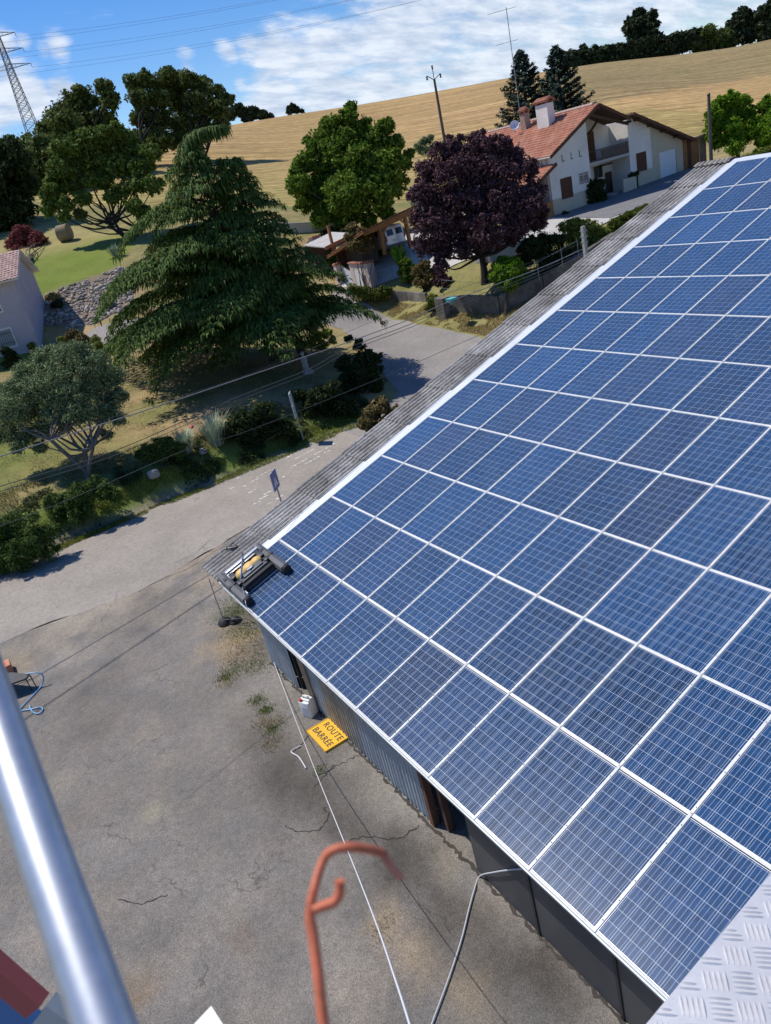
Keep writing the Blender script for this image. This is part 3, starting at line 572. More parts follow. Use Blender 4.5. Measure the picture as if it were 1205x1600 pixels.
# one panel: a frame and the glazed cell sheet, then copies
PW, PH = .984, 1.604
fm = MB().box((0, 0, -.035), (PW, PH, 0))
p0 = fm.build('solar_panel', M_alu, barn); gl = MB().add([(.008, .006, .0015), (PW - .008, .006, .0015), (PW - .008, PH - .006, .0015), (.008, PH - .006, .0015), (.008, .006, -.001), (PW - .008, .006, -.001), (PW - .008, PH - .006, -.001), (.008, PH - .006, -.001)],
        [(0, 1, 2, 3), (0, 4, 5, 1), (1, 5, 6, 2), (2, 6, 7, 3), (3, 7, 4, 0)]).build('cell_sheet', M_cell, p0)
first = True
for j in range(NROW):
    for i in range(NCOL):
        if first: p, g = p0, gl; first = False
        else:
            p = p0.copy(); COL.objects.link(p); p.parent = barn; g = gl.copy(); COL.objects.link(g); g.parent = p
        p.rotation_euler = (TH + random.uniform(-.002, .002), random.uniform(-.002, .002), 0); p.location = Vector(RP(i * PU + .018, j * PV + .010 + (.022 if j else .0), .045)) - barn.location
# cover rails up the slope, with screws; cross rails between the rows
for i in range(NCOL + 1):
    for j in range(NROW):
        mb = MB(); w = .018; h = .058
        u = i * PU; a = j * PV + (.03 if j else -.02) - .004; b = (j + 1) * PV + .02
        mb.box((u - w, a, .030), (u + w, b, h), .006)
        rbuild(mb, 'cover_rail', M_white)
mb = MB()
for i in range(3, NCOL + 1):
    for k in range(int(VT / .27)):
        v = .13 + k * .27
        if v > 11: continue
        mb.lathe([(.0065, 0), (.0065, .004), (.004, .007)], (i * PU, v, .062), 6)
o = rbuild(mb, 'rail_screws', M_screw); o['kind'] = 'stuff'
for j in range(1, NROW):
    v = j * PV + .012
    for i in range(NCOL):
        mb = MB().box((i * PU + .020, v - .022, .012), (i * PU + PU - .020, v + .020, .048))
        mb.box((i * PU + .023, v - .004, .048), (i * PU + PU - .023, v + .006, .0495))
        rbuild(mb, 'cross_rail', M_white)
rbuild(MB().box((-.02, -.022, -.01), (NCOL * PU + .02, .006, .046), .004), 'eave_trim', M_white)
rbuild(MB().box((-.02, -.046, -.09), (NCOL * PU + .02, -.024, .012)), 'gutter_edge', M_steel)
rbuild(MB().box((-.355, -.02, .03), (-.026, VT + .28, .048)), 'side_flashing', M_flash)
rbuild(MB().box((-.024, VT + .0, .03), (NCOL * PU, VT + .30, .052)), 'ridge_flashing', M_flash)
# roof deck under the panels
rbuild(MB().box((-.3, 0.0, -.10), (NCOL * PU, VT + .1, -.04)), 'roof_deck', M_steel)
# corrugated fibre-cement strip: sheets of about 1.5 m laid shingle-wise up the slope
def corr_sheet(u0, u1, v0, v1, n0, n1, amp=.030, pitch=.172, th=.008, nv=5):
    mb = MB(); nu = int((u1 - u0) / pitch * 12); top = []; bot = []
    vs = []; fs = []
    for a in range(nv + 1):
        t = a / nv; v = v0 + (v1 - v0) * t; n_ = n0 + (n1 - n0) * t
        for b in range(nu + 1):
            u = u0 + (u1 - u0) * b / nu; hgt = amp * math.cos((u - u0) / pitch * 2 * PI) + n_
            vs.append((u, v + random.uniform(-.004, .004) * (a in (0, nv)), hgt))
    k = nu + 1; m_ = len(vs)
    vs += [(x, y, z - th) for x, y, z in vs]
    for a in range(nv):
        for b in range(nu):
            q = (a * k + b, a * k + b + 1, (a + 1) * k + b + 1, (a + 1) * k + b); fs.append(q); fs.append(tuple(i + m_ for i in q[::-1]))
    for b in range(nu):
        fs.append((b + m_, b + 1 + m_, b + 1, b)); fs.append((nv * k + b, nv * k + b + 1, nv * k + b + 1 + m_, nv * k + b + m_))
    for a in range(nv):
        fs.append((a * k, (a + 1) * k, (a + 1) * k + m_, a * k + m_)); fs.append((a * k + nu + m_, (a + 1) * k + nu + m_, (a + 1) * k + nu, a * k + nu))
    mb.add(vs, fs, True); return mb
nsh = 13; Ls = (VT + .25) / nsh
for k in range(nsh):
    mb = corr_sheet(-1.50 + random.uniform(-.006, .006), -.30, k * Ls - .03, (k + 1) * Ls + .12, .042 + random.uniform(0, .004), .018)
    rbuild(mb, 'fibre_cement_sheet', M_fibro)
# wavy ridge caps over the strip and the far slope
yr = RP(0, VT + .28, 0)
mb = MB(); vs = []; fs = []; nu = 90
for a, (dv, dz) in enumerate([(-.28, -.055), (-.16, .0), (0, .045), (.16, .0), (.28, -.07)]):
    for b in range(nu + 1):
        u = -1.54 + 1.25 * b / nu; vs.append((u, yr.y + dv, yr.z + dz + .055 + .024 * math.cos((u + 1.5) / .172 * 2 * PI) * (1 - .5 * (a == 2))))
k = nu + 1
for a in range(4):
    for b in range(nu): fs.append((a * k + b, a * k + b + 1, (a + 1) * k + b + 1, (a + 1) * k + b))
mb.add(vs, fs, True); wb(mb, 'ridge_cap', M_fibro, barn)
mb = MB().quadprism([(-1.5, yr.y, yr.z - .02), (NCOL * PU, yr.y, yr.z - .02), (NCOL * PU, yr.y + 9, yr.z - 2.6), (-1.5, yr.y + 9, yr.z - 2.6)], (0, .28, 1), .06)
wb(mb, 'back_roof', M_fibro, barn)
# moss and lichen crumbs in the valleys near the white flashing
# walls: corrugated steel in sheets, a dark doorway, anthracite panels
YW = .47; ZT = -.02
def wall_sheet(x0, x1, y, z0, z1, m, pitch=.125, amp=.016):
    mb = MB(); nx = int((x1 - x0) / pitch * 6); vs = []; fs = []
    for a, z in enumerate((z0, z1)):
        for b in range(nx + 1):
            x = x0 + (x1 - x0) * b / nx; ph = ((x - x0) / pitch) % 1; hgt = amp if ph < .5 else -amp
            if abs(ph - .5) < .09: hgt = 0
            vs.append((x, y - hgt, z))
    k = nx + 1
    for b in range(nx): fs.append((b, b + 1, k + b + 1, k + b))
    mb.add(vs, fs); m_ = len(vs); return mb
M_sheet = mat('galvanised_sheet', (.33, .38, .42), .45, .25, var=.12, vscale=1.0, var2=.12, v2scale=6)
M_sheet2 = mat('mottled_sheet', (.30, .345, .38), .5, .2, var=.18, vscale=1.5, var2=.12, v2scale=6, col2=(.30, .27, .22))  # sheet colour mottled with a browner tone
def zroof(y): return y * math.tan(TH) - .09
x = 0.0
for k, x1 in enumerate([.75, 1.5]):
    wb(wall_sheet(x + .004, x1, YW + .006 * (k % 2), GZ, zroof(YW), M_sheet), 'wall_sheet', M_sheet, barn); x = x1
x = 2.35
for k, x1 in enumerate([3.1, 3.85, 4.6, 5.35, 6.1, 6.72]):
    wb(wall_sheet(x + .004, x1, YW + .006 * (k % 2), GZ + .02, zroof(YW), M_sheet), 'wall_sheet', M_sheet2 if k in (1, 2) else M_sheet, barn); x = x1
wb(MB().box((6.74, YW - .02, GZ), (6.86, YW + .10, zroof(YW))), 'door_post', M_rust, barn)
wb(MB().box((7.02, YW + .10, GZ), (7.12, YW + .20, zroof(YW + .1))), 'door_post', M_rust, barn)
wb(MB().box((1.54, YW + .06, GZ), (1.60, YW + .12, zroof(YW))), 'door_post', M_black, barn)
for x0, x1 in [(8.02, 9.40), (9.44, 10.9), (10.94, 12.4), (12.44, 13.9), (13.94, 15.3)]:
    wb(MB().box((x0, YW - .02, GZ + .03), (x1, YW + .03, zroof(YW)), .008), 'dark_wall_panel', M_dark, barn)
    wb(MB().box((x1 - .004, YW - .035, GZ), (x1 + .044, YW - .005, zroof(YW))), 'panel_joint', M_black, barn)
# dark sheet painted as the shade inside the opening; side and back walls
wb(MB().box((6.9, YW + .45, GZ + .02), (8.3, YW + .50, zroof(YW))), 'opening_shade_sheet', mat('opening_shade', (.075, .08, .085), .6, var=.2), barn)
wb(MB().box((0, YW + .06, GZ), (.12, yr.y + 8.8, -.15)).prism([(YW + .3, -.2), (18, -.2), (18, 4.9)], 0, .01, .11), 'side_wall', M_steel, barn)
wb(MB().box((0, yr.y + 8.7, GZ), (15.3, yr.y + 8.8, 2.2)), 'rear_wall', M_steel, barn)
wb(MB().box((15.2, YW + .06, GZ), (15.3, yr.y + 8.8, -.1)), 'side_wall', M_steel, barn)
wb(MB().box((1.55, YW + 1.2, GZ), (2.4, YW + 1.26, 0)), 'gap_shade_sheet', M_dark, barn)  # dark sheet put in for the shade behind the wall gap
wb(MB().box((-.02, YW - .015, zroof(YW) - .12), (15.3, YW - .045, zroof(YW) - .02)), 'wall_plate', M_wood, barn)
# foot of the wall: thin ragged dark line
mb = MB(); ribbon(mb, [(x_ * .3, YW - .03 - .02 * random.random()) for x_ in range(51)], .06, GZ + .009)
o = mb.build('wall_foot_line', mat('dark_foot_line', (.05, .042, .035), .95, var=.3)); o['kind'] = 'structure'

# ------------------------------------------------------------------ roof cleaning robot
robot = empty('cleaning_robot', RP(.62, .66, .05), 'black tracked solar panel cleaning robot with yellow cover at the eave corner', 'cleaning robot')
robot.rotation_euler = (TH, 0, 0)
M_rgrey = mat('robot_grey', (.085, .085, .09), .5, var=.15, vscale=8)
M_ryel = mat('robot_yellow_cover', (.66, .42, .13), .55, var=.12, vscale=6)
M_rwhite = mat('robot_bare_metal', (.55, .56, .58), .35, .5)
M_rub = mat('track_rubber', (.012, .012, .013), .7)
def rb(mb, name, m, parent=None): return mb.build(name, m, parent or robot)
# local frame: x along the eave, y up the slope, z off the roof; origin at its middle on the panels
for yb, nm in ((-.56, 0), (.50, 1)):
    mb = MB(); prof = [(-.10, .02), (-.12, .10), (-.08, .17), (.02, .19), (.09, .16), (.11, .06), (.10, .02)]
    mb.prism([(yb + a, c) for a, c in prof], 0, -.80, -.05); c1 = rb(mb, 'brush_cover', M_rgrey)
    mb = MB(); mb.prism([(yb + a, c) for a, c in prof], 0, .0, .76); c2 = rb(mb, 'brush_cover', M_rgrey)
    rb(MB().box((-.06, yb - .09, .10), (.01, yb + .09, .205), .01), 'cover_hinge', M_black)
    rb(MB().box((-.5, yb - .05, .186), (-.38, yb + .03, .20)), 'grip_slot', M_black, c1)
    rb(MB().lathe([(.02, -.0), (.085, .01), (.095, .04), (.095, .10), (.07, .12)], (.76, yb, .10), 14, (1, 0, 0)), 'end_roller', M_rub)
    rb(MB().lathe([(.02, 0), (.05, .01), (.055, .05), (.03, .06)], (-.86, yb, .12), 12, (1, 0, 0)), 'side_wheel', M_rwhite)
    mb = MB().lathe([(.085, -.78), (.085, .74)], (0, yb, .085), 16, (1, 0, 0)); rb(mb, 'brush_roller', M_rub)
for xc in (.33, -.52):
    mb = MB(); oval = []
    for k in range(8): a = PI / 2 + PI * k / 7; oval.append((-.34 + .09 * math.cos(a), .10 + .09 * math.sin(a)))
    for k in range(8): a = -PI / 2 + PI * k / 7; oval.append((.32 + .09 * math.cos(a), .10 + .09 * math.sin(a)))
    mb.prism(oval, 0, xc - .07, xc + .07); t = rb(mb, 'track', M_rub)
    mb = MB()
    for k in range(8):
        mb.lathe([(.012, 0), (.045, .004), (.045, .012)], (xc + .072, -.32 + k * .091, .09), 12, (1, 0, 0))
    rb(mb, 'track_wheels', mat('track_wheel_grey', (.05, .05, .055), .4), t)
    mb = MB()
    for k in range(16): mb.box((xc - .072, -.40 + k * .05, .188), (xc + .072, -.385 + k * .05, .198))
    rb(mb, 'track_lugs', M_rub, t)
rb(MB().box((.22, -.36, .20), (.27, .34, .24), .006).box((.24, -.36, .12), (.28, .34, .2)), 'side_rail', M_rgrey)
rb(MB().box((-.40, -.36, .06), (.22, .34, .16), .01), 'chassis', M_rgrey)
rb(MB().box((-.64, -.46, .205), (-.54, .46, .245), .006), 'frame_bar', M_rwhite)
rb(MB().box((-.50, -.40, .20), (-.44, .40, .22), .006), 'frame_bar', M_rwhite)
mb = MB()
for k, (yy, rr) in enumerate([(-.22, .16), (.0, .18), (.20, .15)]):
    mb.lathe([(rr, 0), (rr * .98, .05), (rr * .8, .10), (rr * .4, .13), (.01, .135)], (-.14, yy, .16), 18)
mb.box((-.27, -.3, .15), (-.0, .28, .2), .02); rb(mb, 'yellow_cover', M_ryel)
rb(MB().box((-.02, -.26, .20), (.18, .26, .26), .015), 'control_box', M_rgrey)
rb(MB().box((.0, -.1, .26), (.06, .04, .27)), 'label_plate', M_rwhite)
rb(MB().box((-.42, .30, .16), (-.1, .42, .26), .01).box((.0, .32, .14), (.16, .42, .24), .01), 'motor_box', M_black)
rb(MB().box((-.42, -.46, .14), (-.15, -.34, .24), .01).box((.02, -.46, .14), (.2, -.36, .22), .01), 'motor_box', M_black)
for yb in (-.46, .44): rb(MB().box((.36, yb - .02, .05), (.52, yb + .03, .09), .006), 'bumper_bracket', M_rwhite)
rb(MB().tube([(.05, -.34, .2), (-.02, -.12, .42), (-.06, .02, .56)], .022, 8), 'hose_arm', M_rwhite)
rb(MB().tube([(-.13, .06, .60), (.0, -.04, .50), (.05, -.06, .44)], .016, 6), 'arm_handle', M_rgrey)
# small clamp lying on the corrugated strip
cl = empty('hose_clamp', RP(-1.17, .78, .07), 'small black hose fitting lying on the corrugated strip above the eave', 'hose fitting'); cl.rotation_euler = (TH, 0, R(50))
mb = MB().box((-.13, -.03, 0), (.12, .03, .05), .01); mb.build('fitting_body', M_black, cl)
MB().lathe([(.02, 0), (.045, .01), (.045, .05), (.02, .06)], (-.13, 0, .0), 12).build('fitting_cap', M_black, cl)
MB().lathe([(.02, 0), (.04, .01), (.04, .05), (.02, .06)], (.12, .01, .0), 12).build('fitting_cap', M_black, cl)
MB().tube([(-.02, .02, .04), (.0, .09, .07), (.05, .12, .05)], .014, 6).build('fitting_lever', M_black, cl)

# ------------------------------------------------------------------ things in the yard
M_yel = mat('sign_yellow', (.78, .43, .02), .5, var=.06, vscale=5)
M_ink = mat('sign_black', (.03, .028, .025), .6)
c4 = [gz(483, 1147, GZ), gz(512, 1121, GZ), gz(543, 1152, GZ), gz(514, 1177, GZ)]
sc_ = sum(c4) / 4; ex = (c4[2] - c4[1]); L1 = np.linalg.norm(ex); ang = math.atan2(ex[1], ex[0])
sign = empty('road_closed_sign', (sc_[0], sc_[1], GZ), 'yellow sheet sign reading ROUTE BARREE lying on the asphalt beside the barn wall', 'sign', rz=ang)
sign['label'] = 'yellow ROUTE BARRÉE sign lying flat on the asphalt beside the barn wall'
hw, hh = L1 / 2 * .98, .285
sp_ = MB().box((-hw, -hh, .03), (hw, hh, .036)).build('sign_plate', M_yel, sign)
mb = MB()
for a, b in (((-hw, -hh, .0), (hw, -hh + .012, .045)), ((-hw, hh - .012, .0), (hw, hh, .045)), ((-hw - .004, -hh, .0), (-hw + .008, hh, .045)), ((hw - .008, -hh, .0), (hw + .004, hh, .045))): mb.box(a, b)
mb.build('sign_rim', M_yel, sign)
def text_mesh(txt, size, m, parent, loc, name, rz=0.0, ext=.0015, M=None, space=1.0):
    cu = bpy.data.curves.new(name, 'FONT'); cu.body = txt; cu.size = size; cu.align_x = 'CENTER'; cu.align_y = 'CENTER'; cu.extrude = ext; cu.space_character = space; cu.resolution_u = 3; cu.offset = size * .012
    t = bpy.data.objects.new('tmp_text', cu); COL.objects.link(t); bpy.context.view_layer.update()
    me = bpy.data.meshes.new_from_object(t.evaluated_get(bpy.context.evaluated_depsgraph_get())); bpy.data.objects.remove(t)
    me.materials.clear(); me.materials.append(m); o = bpy.data.objects.new(name, me); COL.objects.link(o); o.parent = parent
    if M is not None: o.matrix_basis = M
    else: o.location = loc; o.rotation_euler = (0, 0, rz)
    return o
text_mesh('ROUTE', .20, M_ink, sign, (.02, .115, .0375), 'lettering', space=1.12)
text_mesh('BARRÉE', .20, M_ink, sign, (0, -.125, .0375), 'lettering', space=1.08)
# white jerrycan
jc = empty('jerrycan', (2.52, .26, GZ), 'white plastic jerrycan with red cap standing against the corrugated wall', 'jerrycan', rz=R(25))
M_can = mat('white_polyethylene', (.72, .72, .70), .4, var=.05, vscale=6)
mb = MB(); mb.box((-.135, -.12, .0), (.135, .12, .40), .03); mb.box((-.12, -.06, .38), (.13, .10, .44), .02); mb.build('can_body', M_can, jc)
MB().tube([(-.07, .0, .43), (-.06, .0, .50), (.08, .0, .50), (.10, .0, .43)], .018, 8).build('handle', M_can, jc)
MB().lathe([(.035, 0), (.035, .04), (.03, .045)], (-.085, -.075, .40), 14).build('screw_cap', mat('red_cap', (.5, .03, .025), .4), jc)
MB().box((-.05, -.1225, .12), (.09, -.120, .28)).build('paper_label', mat('pale_label', (.6, .6, .6), .6), jc)
# upright pole in a rubber foot
pf = empty('pole_in_rubber_foot', (gz(352, 974, GZ)[0], gz(352, 974, GZ)[1], GZ), 'thin steel pole standing in black rubber feet near the roof corner', 'post')
mb = MB().lathe([(.19, 0), (.20, .04), (.15, .12), (.08, .17), (.04, .18)], (0, 0, 0), 18); mb.build('rubber_foot', M_rub, pf)
MB().lathe([(.17, 0), (.18, .04), (.13, .11), (.07, .15), (.03, .16)], (.17, .24, 0), 18).build('rubber_foot', M_rub, pf)
MB().tube([(0, 0, .15), (-.02, -.01, .8), (-.03, .01, 1.42)], .014, 6).build('pole', M_steel, pf)
MB().tube([(.1, .0, .17), (.5, .45, .14), (.75, .6, .02)], .01, 6).build('rope_end', M_black, pf)
# prop leaning on the wall by the gap
b0 = gz(496, 1110, GZ); prop = empty('timber_prop', (b0[0], b0[1], GZ), 'long weathered timber prop leaning on the barn beside the jerrycan', 'timber prop')
wb(MB().beam((b0[0], b0[1], GZ), tuple(plane(466, 1026, 1, YW - .10)), .09, .06), 'timber', mat('pale_timber', (.34, .27, .19), .85, var=.2, vscale=5), prop)
# low dark bench with hose, cut by the frame on the left
bn = empty('work_trestle', (-6.0, -5.4, GZ), 'low dark boarded trestle at the left edge of the yard', 'trestle')
a_, b_, c_, d_ = gz(-30, 1046, -2.0), gz(46, 1053, -2.0), gz(40, 1060, -2.0), gz(-30, 1085, -2.0)
M_tarp = mat('dark_trestle_boards', (.05, .048, .045), .6, var=.25, vscale=4)
mb = MB().quadprism([a_, b_, c_, d_], (0, 0, 1), .05); wb(mb, 'board_top', M_tarp, bn)
for p in (a_, b_, c_, d_): wb(MB().tube([p - np.array([0, 0, .05]), (p[0], p[1], GZ)], .014, 6), 'leg', M_black, bn)
wb(MB().tube([(b_[0], b_[1], -2.15), (d_[0], d_[1], -2.15)], .01, 6), 'brace', M_black, bn)
tl = gz(8, 1038, -2.15); tt = empty('clay_block', (tl[0], tl[1], GZ), 'orange clay block beside the dark trestle at the left edge', 'clay block')
wb(MB().box((tl[0] - .22, tl[1] - .3, GZ), (tl[0] + .2, tl[1] + .12, -2.13), .01), 'block', mat('orange_clay', (.55, .22, .12), .8, var=.1), tt)
wb(MB().box((tl[0] - .1, tl[1] - .2, -2.13), (tl[0] + .1, tl[1] + .0, -2.12)), 'block_face', mat('orange_clay_face', (.5, .19, .10), .8), tt)
M_hose = mat('pale_blue_hose', (.22, .42, .62), .45)
pts = []
for k, (px, py, z) in enumerate([(40, 1053, -1.98), (56, 1051, -2.0), (66, 1054, -2.1), (68, 1064, -2.25), (62, 1075, -2.37), (50, 1088, -2.37), (38, 1100, -2.37), (28, 1113, -2.38), (22, 1122, -2.38)]): pts.append(gz(px, py, z))
def smooth3(P, k=6):
    P = [np.array(p, float) for p in P]; out = []
    for i in range(len(P) - 1):
        a = P[max(i - 1, 0)]; b = P[i]; c = P[i + 1]; d = P[min(i + 2, len(P) - 1)]
        for t in np.linspace(0, 1, k, endpoint=False): out.append(0.5 * (2 * b + (-a + c) * t + (2 * a - 5 * b + 4 * c - d) * t * t + (-a + 3 * b - 3 * c + d) * t ** 3))
    out.append(P[-1]); return out
ho = empty('garden_hose', (-4.4, -4.6, GZ), 'pale blue hose curling off the dark trestle onto the asphalt', 'hose')
wb(MB().tube(smooth3(pts), .017, 8), 'hose_run', M_hose, ho)
pts = [gz(px, py, -2.37) for px, py in [(24, 1112), (36, 1110), (50, 1108), (62, 1105), (67, 1108), (62, 1114), (54, 1114), (48, 1108), (46, 1102)]]
wb(MB().tube(smooth3(pts), .017, 8), 'hose_loop', M_hose, ho)
# white supply line hanging from the roof robot up to the platform, and the grey hose from the wall
M_line = mat('white_line', (.68, .68, .70), .5)
P = [RP(1.17, .20, .36), RP(1.30, .10, .2), V(RP(1.52, -.02, .06))]
ends = [dp(405, 975, 19.2), dp(428, 1035, 18.0), dp(462, 1125, 15.6), dp(497, 1215, 12.6), dp(545, 1333, 9.0), dp(585, 1435, 6.2), dp(616, 1525, 4.4), dp(640, 1600, 3.2), dp(665, 1690, 2.2), dp(690, 1800, 1.5)]
ln = empty('supply_line', tuple(RP(1.5, 0, 0)), 'thin white supply line hanging from the cleaning robot across the yard', 'cable')
wb(MB().tube(smooth3(P + ends, 5), [.008] * (5 * 10) + [.0075 - .004 * k / 11 for k in range(11)] if False else .0062, 6), 'line', M_line, ln)
M_hg = mat('grey_hose', (.48, .50, .52), .5)
hp = [plane(835, 1357, 1, YW - .06), plane(800, 1359, 1, YW - .06), plane(772, 1363, 1, YW - .06)] + [gz(px, py, GZ + .03) for px, py in [(750, 1369), (742, 1388), (733, 1420), (722, 1465), (706, 1515), (688, 1565), (674, 1603), (650, 1680)]]
gh = empty('grey_hose', (8.1, .35, GZ), 'grey hose running down from the dark wall panels toward the platform', 'hose')
wb(MB().tube(smooth3(hp, 6), .011, 8), 'hose_run', M_hg, gh)
# bent wire and twigs by the sign
wr = empty('bent_wire', tuple(gz(470, 1180, GZ)), 'loose bent wire lying beside the yellow sign', 'wire')
wb(MB().tube(smooth3([gz(px, py, GZ + .03) for px, py in [(470, 1165), (457, 1172), (456, 1176), (466, 1182), (472, 1190), (478, 1200)]], 4), .012, 5), 'wire', M_line, wr)

# ------------------------------------------------------------------ foreground: the lift platform the picture was taken from
M_tread = mat('tread_aluminium', (.62, .61, .61), .38, .35, var=.06, vscale=9, var2=.05, v2scale=80)
zt = CAM[2] - 1.35
x0t, x1t, y0t, y1t = 14.985, 15.9, -3.35, -2.35
tp = empty('tread_plate', (15.4, -2.85, zt), 'embossed five-bar aluminium tread plate in the lower right corner', 'platform plate')
pa = gz(1205, 1365, zt); pb = gz(1010, 1600, zt)
dirv = (pb - pa)[:2]; dirv /= np.linalg.norm(dirv)
e0 = pa[:2] - dirv * .65; e1_ = pb[:2] + dirv * .75; outn = np.array([-dirv[1], dirv[0]]);
if outn[0] < 0: outn = -outn
q = [(*e0, zt), (*e1_, zt), (*(e1_ + outn * .9), zt), (*(e0 + outn * .9), zt)]
wb(MB().quadprism(q, (0, 0, 1), .004), 'plate', M_tread, tp)
mb = MB(); pit = .0303; o0 = gz(1083, 1573, zt)[:2]; E1 = np.array([.0212, .0207]) * 1.5; E2 = np.array([-.0232, .0214]) * 1.5
for a in range(-26, 27):
    for b in range(-26, 27):
        c = o0 + E1 * a + E2 * b; rel = c - pa[:2]; s_ = rel @ outn; t_ = rel @ dirv
        if s_ < -.018 or s_ > .87 or t_ < -.6 or t_ > 1.05: continue
        hor = (a + b) % 2; ax = E1 / np.linalg.norm(E1) if hor else E2 / np.linalg.norm(E2); ay = E2 / np.linalg.norm(E2) if hor else E1 / np.linalg.norm(E1)
        # bars seen horizontal in one cell and upright in the next
        for k in range(5):
            cc = c + ay * (k - 2) * .0087; Lh = .0188; wd = .0027
            if min((cc + ax * Lh - pa[:2]) @ outn, (cc - ax * Lh - pa[:2]) @ outn) < -.004:
                cut = (cc - pa[:2]) @ outn
                if cut < .008: continue
                Lh = min(Lh, max(.004, (cut + .0) / max(.2, abs(ax @ outn))))
            vs = []; ns = 6
            for m_ in range(ns + 1):
                t = -1 + 2 * m_ / ns; w = wd * math.sqrt(max(0, 1 - t * t)) + .0001; h = .0036 * (1 - t * t) ** .5 if abs(t) < 1 else 0
                pc = cc + ax * t * Lh
                vs += [(*(pc - ay * w), zt + .0001), (*pc, zt + .0001 + h), (*(pc + ay * w), zt + .0001)]
            fs = []
            for m_ in range(ns): i0 = m_ * 3; fs += [(i0, i0 + 1, i0 + 4, i0 + 3), (i0 + 1, i0 + 2, i0 + 5, i0 + 4)]
            mb.add(vs, fs, True)
o = wb(mb, 'tread_bars', M_tread, tp, fix=False); o['kind'] = 'stuff'
M_tube = mat('galvanised_tube', (.44, .47, .52), .46, .8, var=.12, vscale=14, var2=.08, v2scale=90)
gr = empty('guard_rail', tuple(dp(60, 1300, .38)), 'bright galvanised guard rail tube crossing the lower left corner', 'guard rail')
A0 = dp(163, 1600, .322); A1 = dp(58, 1300, .383); A2 = dp(-22, 1060, .446); dd = (A2 - A0); dd = dd / np.linalg.norm(dd)
wb(MB().tube([A0 - dd * .35, A0, A1, A1 + dd * .7], .0124, 24), 'tube', M_tube, gr)
# orange bent rod in front of the lens
M_or = mat('orange_paint', (.50, .13, .06), .6, var=.3, vscale=60, var2=.2, v2scale=300)
M_ord = mat('dull_orange_paint', (.28, .06, .045), .6, var=.15, vscale=30)
rod = empty('bent_rod', tuple(dp(500, 1500, 0.3024)), 'orange painted bent rod with a hooked end standing in front of the lens', 'rod')
DR = .44
main = [(530, 2300, .36), (520, 1950, .31), (510, 1720, 0.2880), (509, 1630, 0.2880), (503, 1575, 0.2916), (497, 1520, 0.2952), (489, 1460, 0.3024), (484, 1428, 0.3060), (492, 1385, 0.3096), (505, 1345, 0.3168), (520, 1329, 0.3168), (545, 1324, 0.3168), (575, 1327, 0.3204), (598, 1333, 0.3240)]
wb(MB().tube(smooth3([dp(*p) for p in main], 4), [(.0023 if k < 28 else .0020) for k in range(53)], 12), 'rod_shaft', M_or, rod)
wb(MB().tube(smooth3([dp(*p) for p in [(598, 1333, 0.3240), (606, 1345, 0.3312), (616, 1360, 0.3456), (626, 1371, 0.3600)]], 4), .0018, 10), 'hook_tip', M_ord, rod)
wb(MB().tube(smooth3([dp(*p) for p in [(489, 1422, 0.3060), (508, 1415, 0.3060), (523, 1409, 0.3060), (531, 1396, 0.3060), (531, 1376, 0.3060)]], 4), .0021, 10), 'side_prong', M_or, rod)
# parts of the lift basket in the bottom left corner
bk = empty('lift_basket', tuple(dp(20, 1570, 1.0)), 'blue panel and red toe board of the lift basket in the bottom left corner', 'lift basket')
zb = -0.0
def slab(pxs, D, th, nm, m):
    q = [dp(x, y, D) for x, y in pxs]; nrm = np.cross(q[1] - q[0], q[2] - q[1]); nrm /= np.linalg.norm(nrm)
    if nrm @ ray(0, 1600) > 0: nrm = -nrm
    wb(MB().quadprism(q, nrm, th), nm, m, bk)
slab([(-60, 1466), (-5, 1505), (68, 1574), (50, 1600), (-5, 1555), (-60, 1500)][0:1] + [(62, 1574), (40, 1592), (-60, 1510)], 1.0, .03, 'toe_board', mat('red_board', (.28, .055, .05), .5))
slab([(72, 1572), (110, 1600), (150, 1640), (48, 1604)], 1.0, .03, 'grey_bracket', M_steel)
slab([(-60, 1510), (60, 1612), (60, 1700), (-60, 1700)], 1.03, .03, 'blue_panel', mat('blue_paint', (.03, .12, .32), .4))
wt = empty('white_bracket', tuple(dp(325, 1590, .8)), 'white pointed bracket tip at the bottom edge', 'bracket')
q = [gz(300, 1604, CAM[2] - .8), gz(330, 1572, CAM[2] - .8), gz(349, 1602, CAM[2] - .8), gz(340, 1650, CAM[2] - .8)]
wb(MB().quadprism(q, (0, 0, 1), .02), 'bracket', mat('white_paint', (.82, .80, .80), .4), wt)

# ------------------------------------------------------------------ foliage
def leafmat(name, col, island=.35, trans=.30, rough=.75, spec=.12): return mat(name, col, rough, island=min(.6, island * 1.35), trans=trans, spec=spec)
L_oak = leafmat('oak_leaves', (0.11, 0.145, 0.04)); L_dark = leafmat('dark_leaves', (0.044, 0.066, 0.022)); L_wal = leafmat('walnut_leaves', (0.125, 0.2, 0.024), trans=.3)  # dark_leaves lowered to paint in the deep shade of the bank bushes
L_plum = leafmat('plum_leaves', (.105, .054, .062), .45, .10); L_red = leafmat('red_leaves', (0.24, 0.065, 0.06), .4, .2); L_olive = leafmat('olive_leaves', (0.2, 0.255, 0.12), .4, .1)
L_lime = leafmat('bright_leaves', (0.135, 0.25, 0.016), .3, .3); L_bluec = leafmat('blue_conifer_needles', (0.045, 0.075, 0.056), .35, .05); L_ced = leafmat('cedar_needles', (.085, .138, .030), .45, .18)
L_box = leafmat('box_leaves', (0.115, 0.15, 0.026), .35, .15); L_ylw = leafmat('yellow_green_leaves', (0.2, 0.235, 0.045), .35, .25); L_brown = leafmat('bronze_leaves', (0.19, 0.15, 0.055), .4, .15)
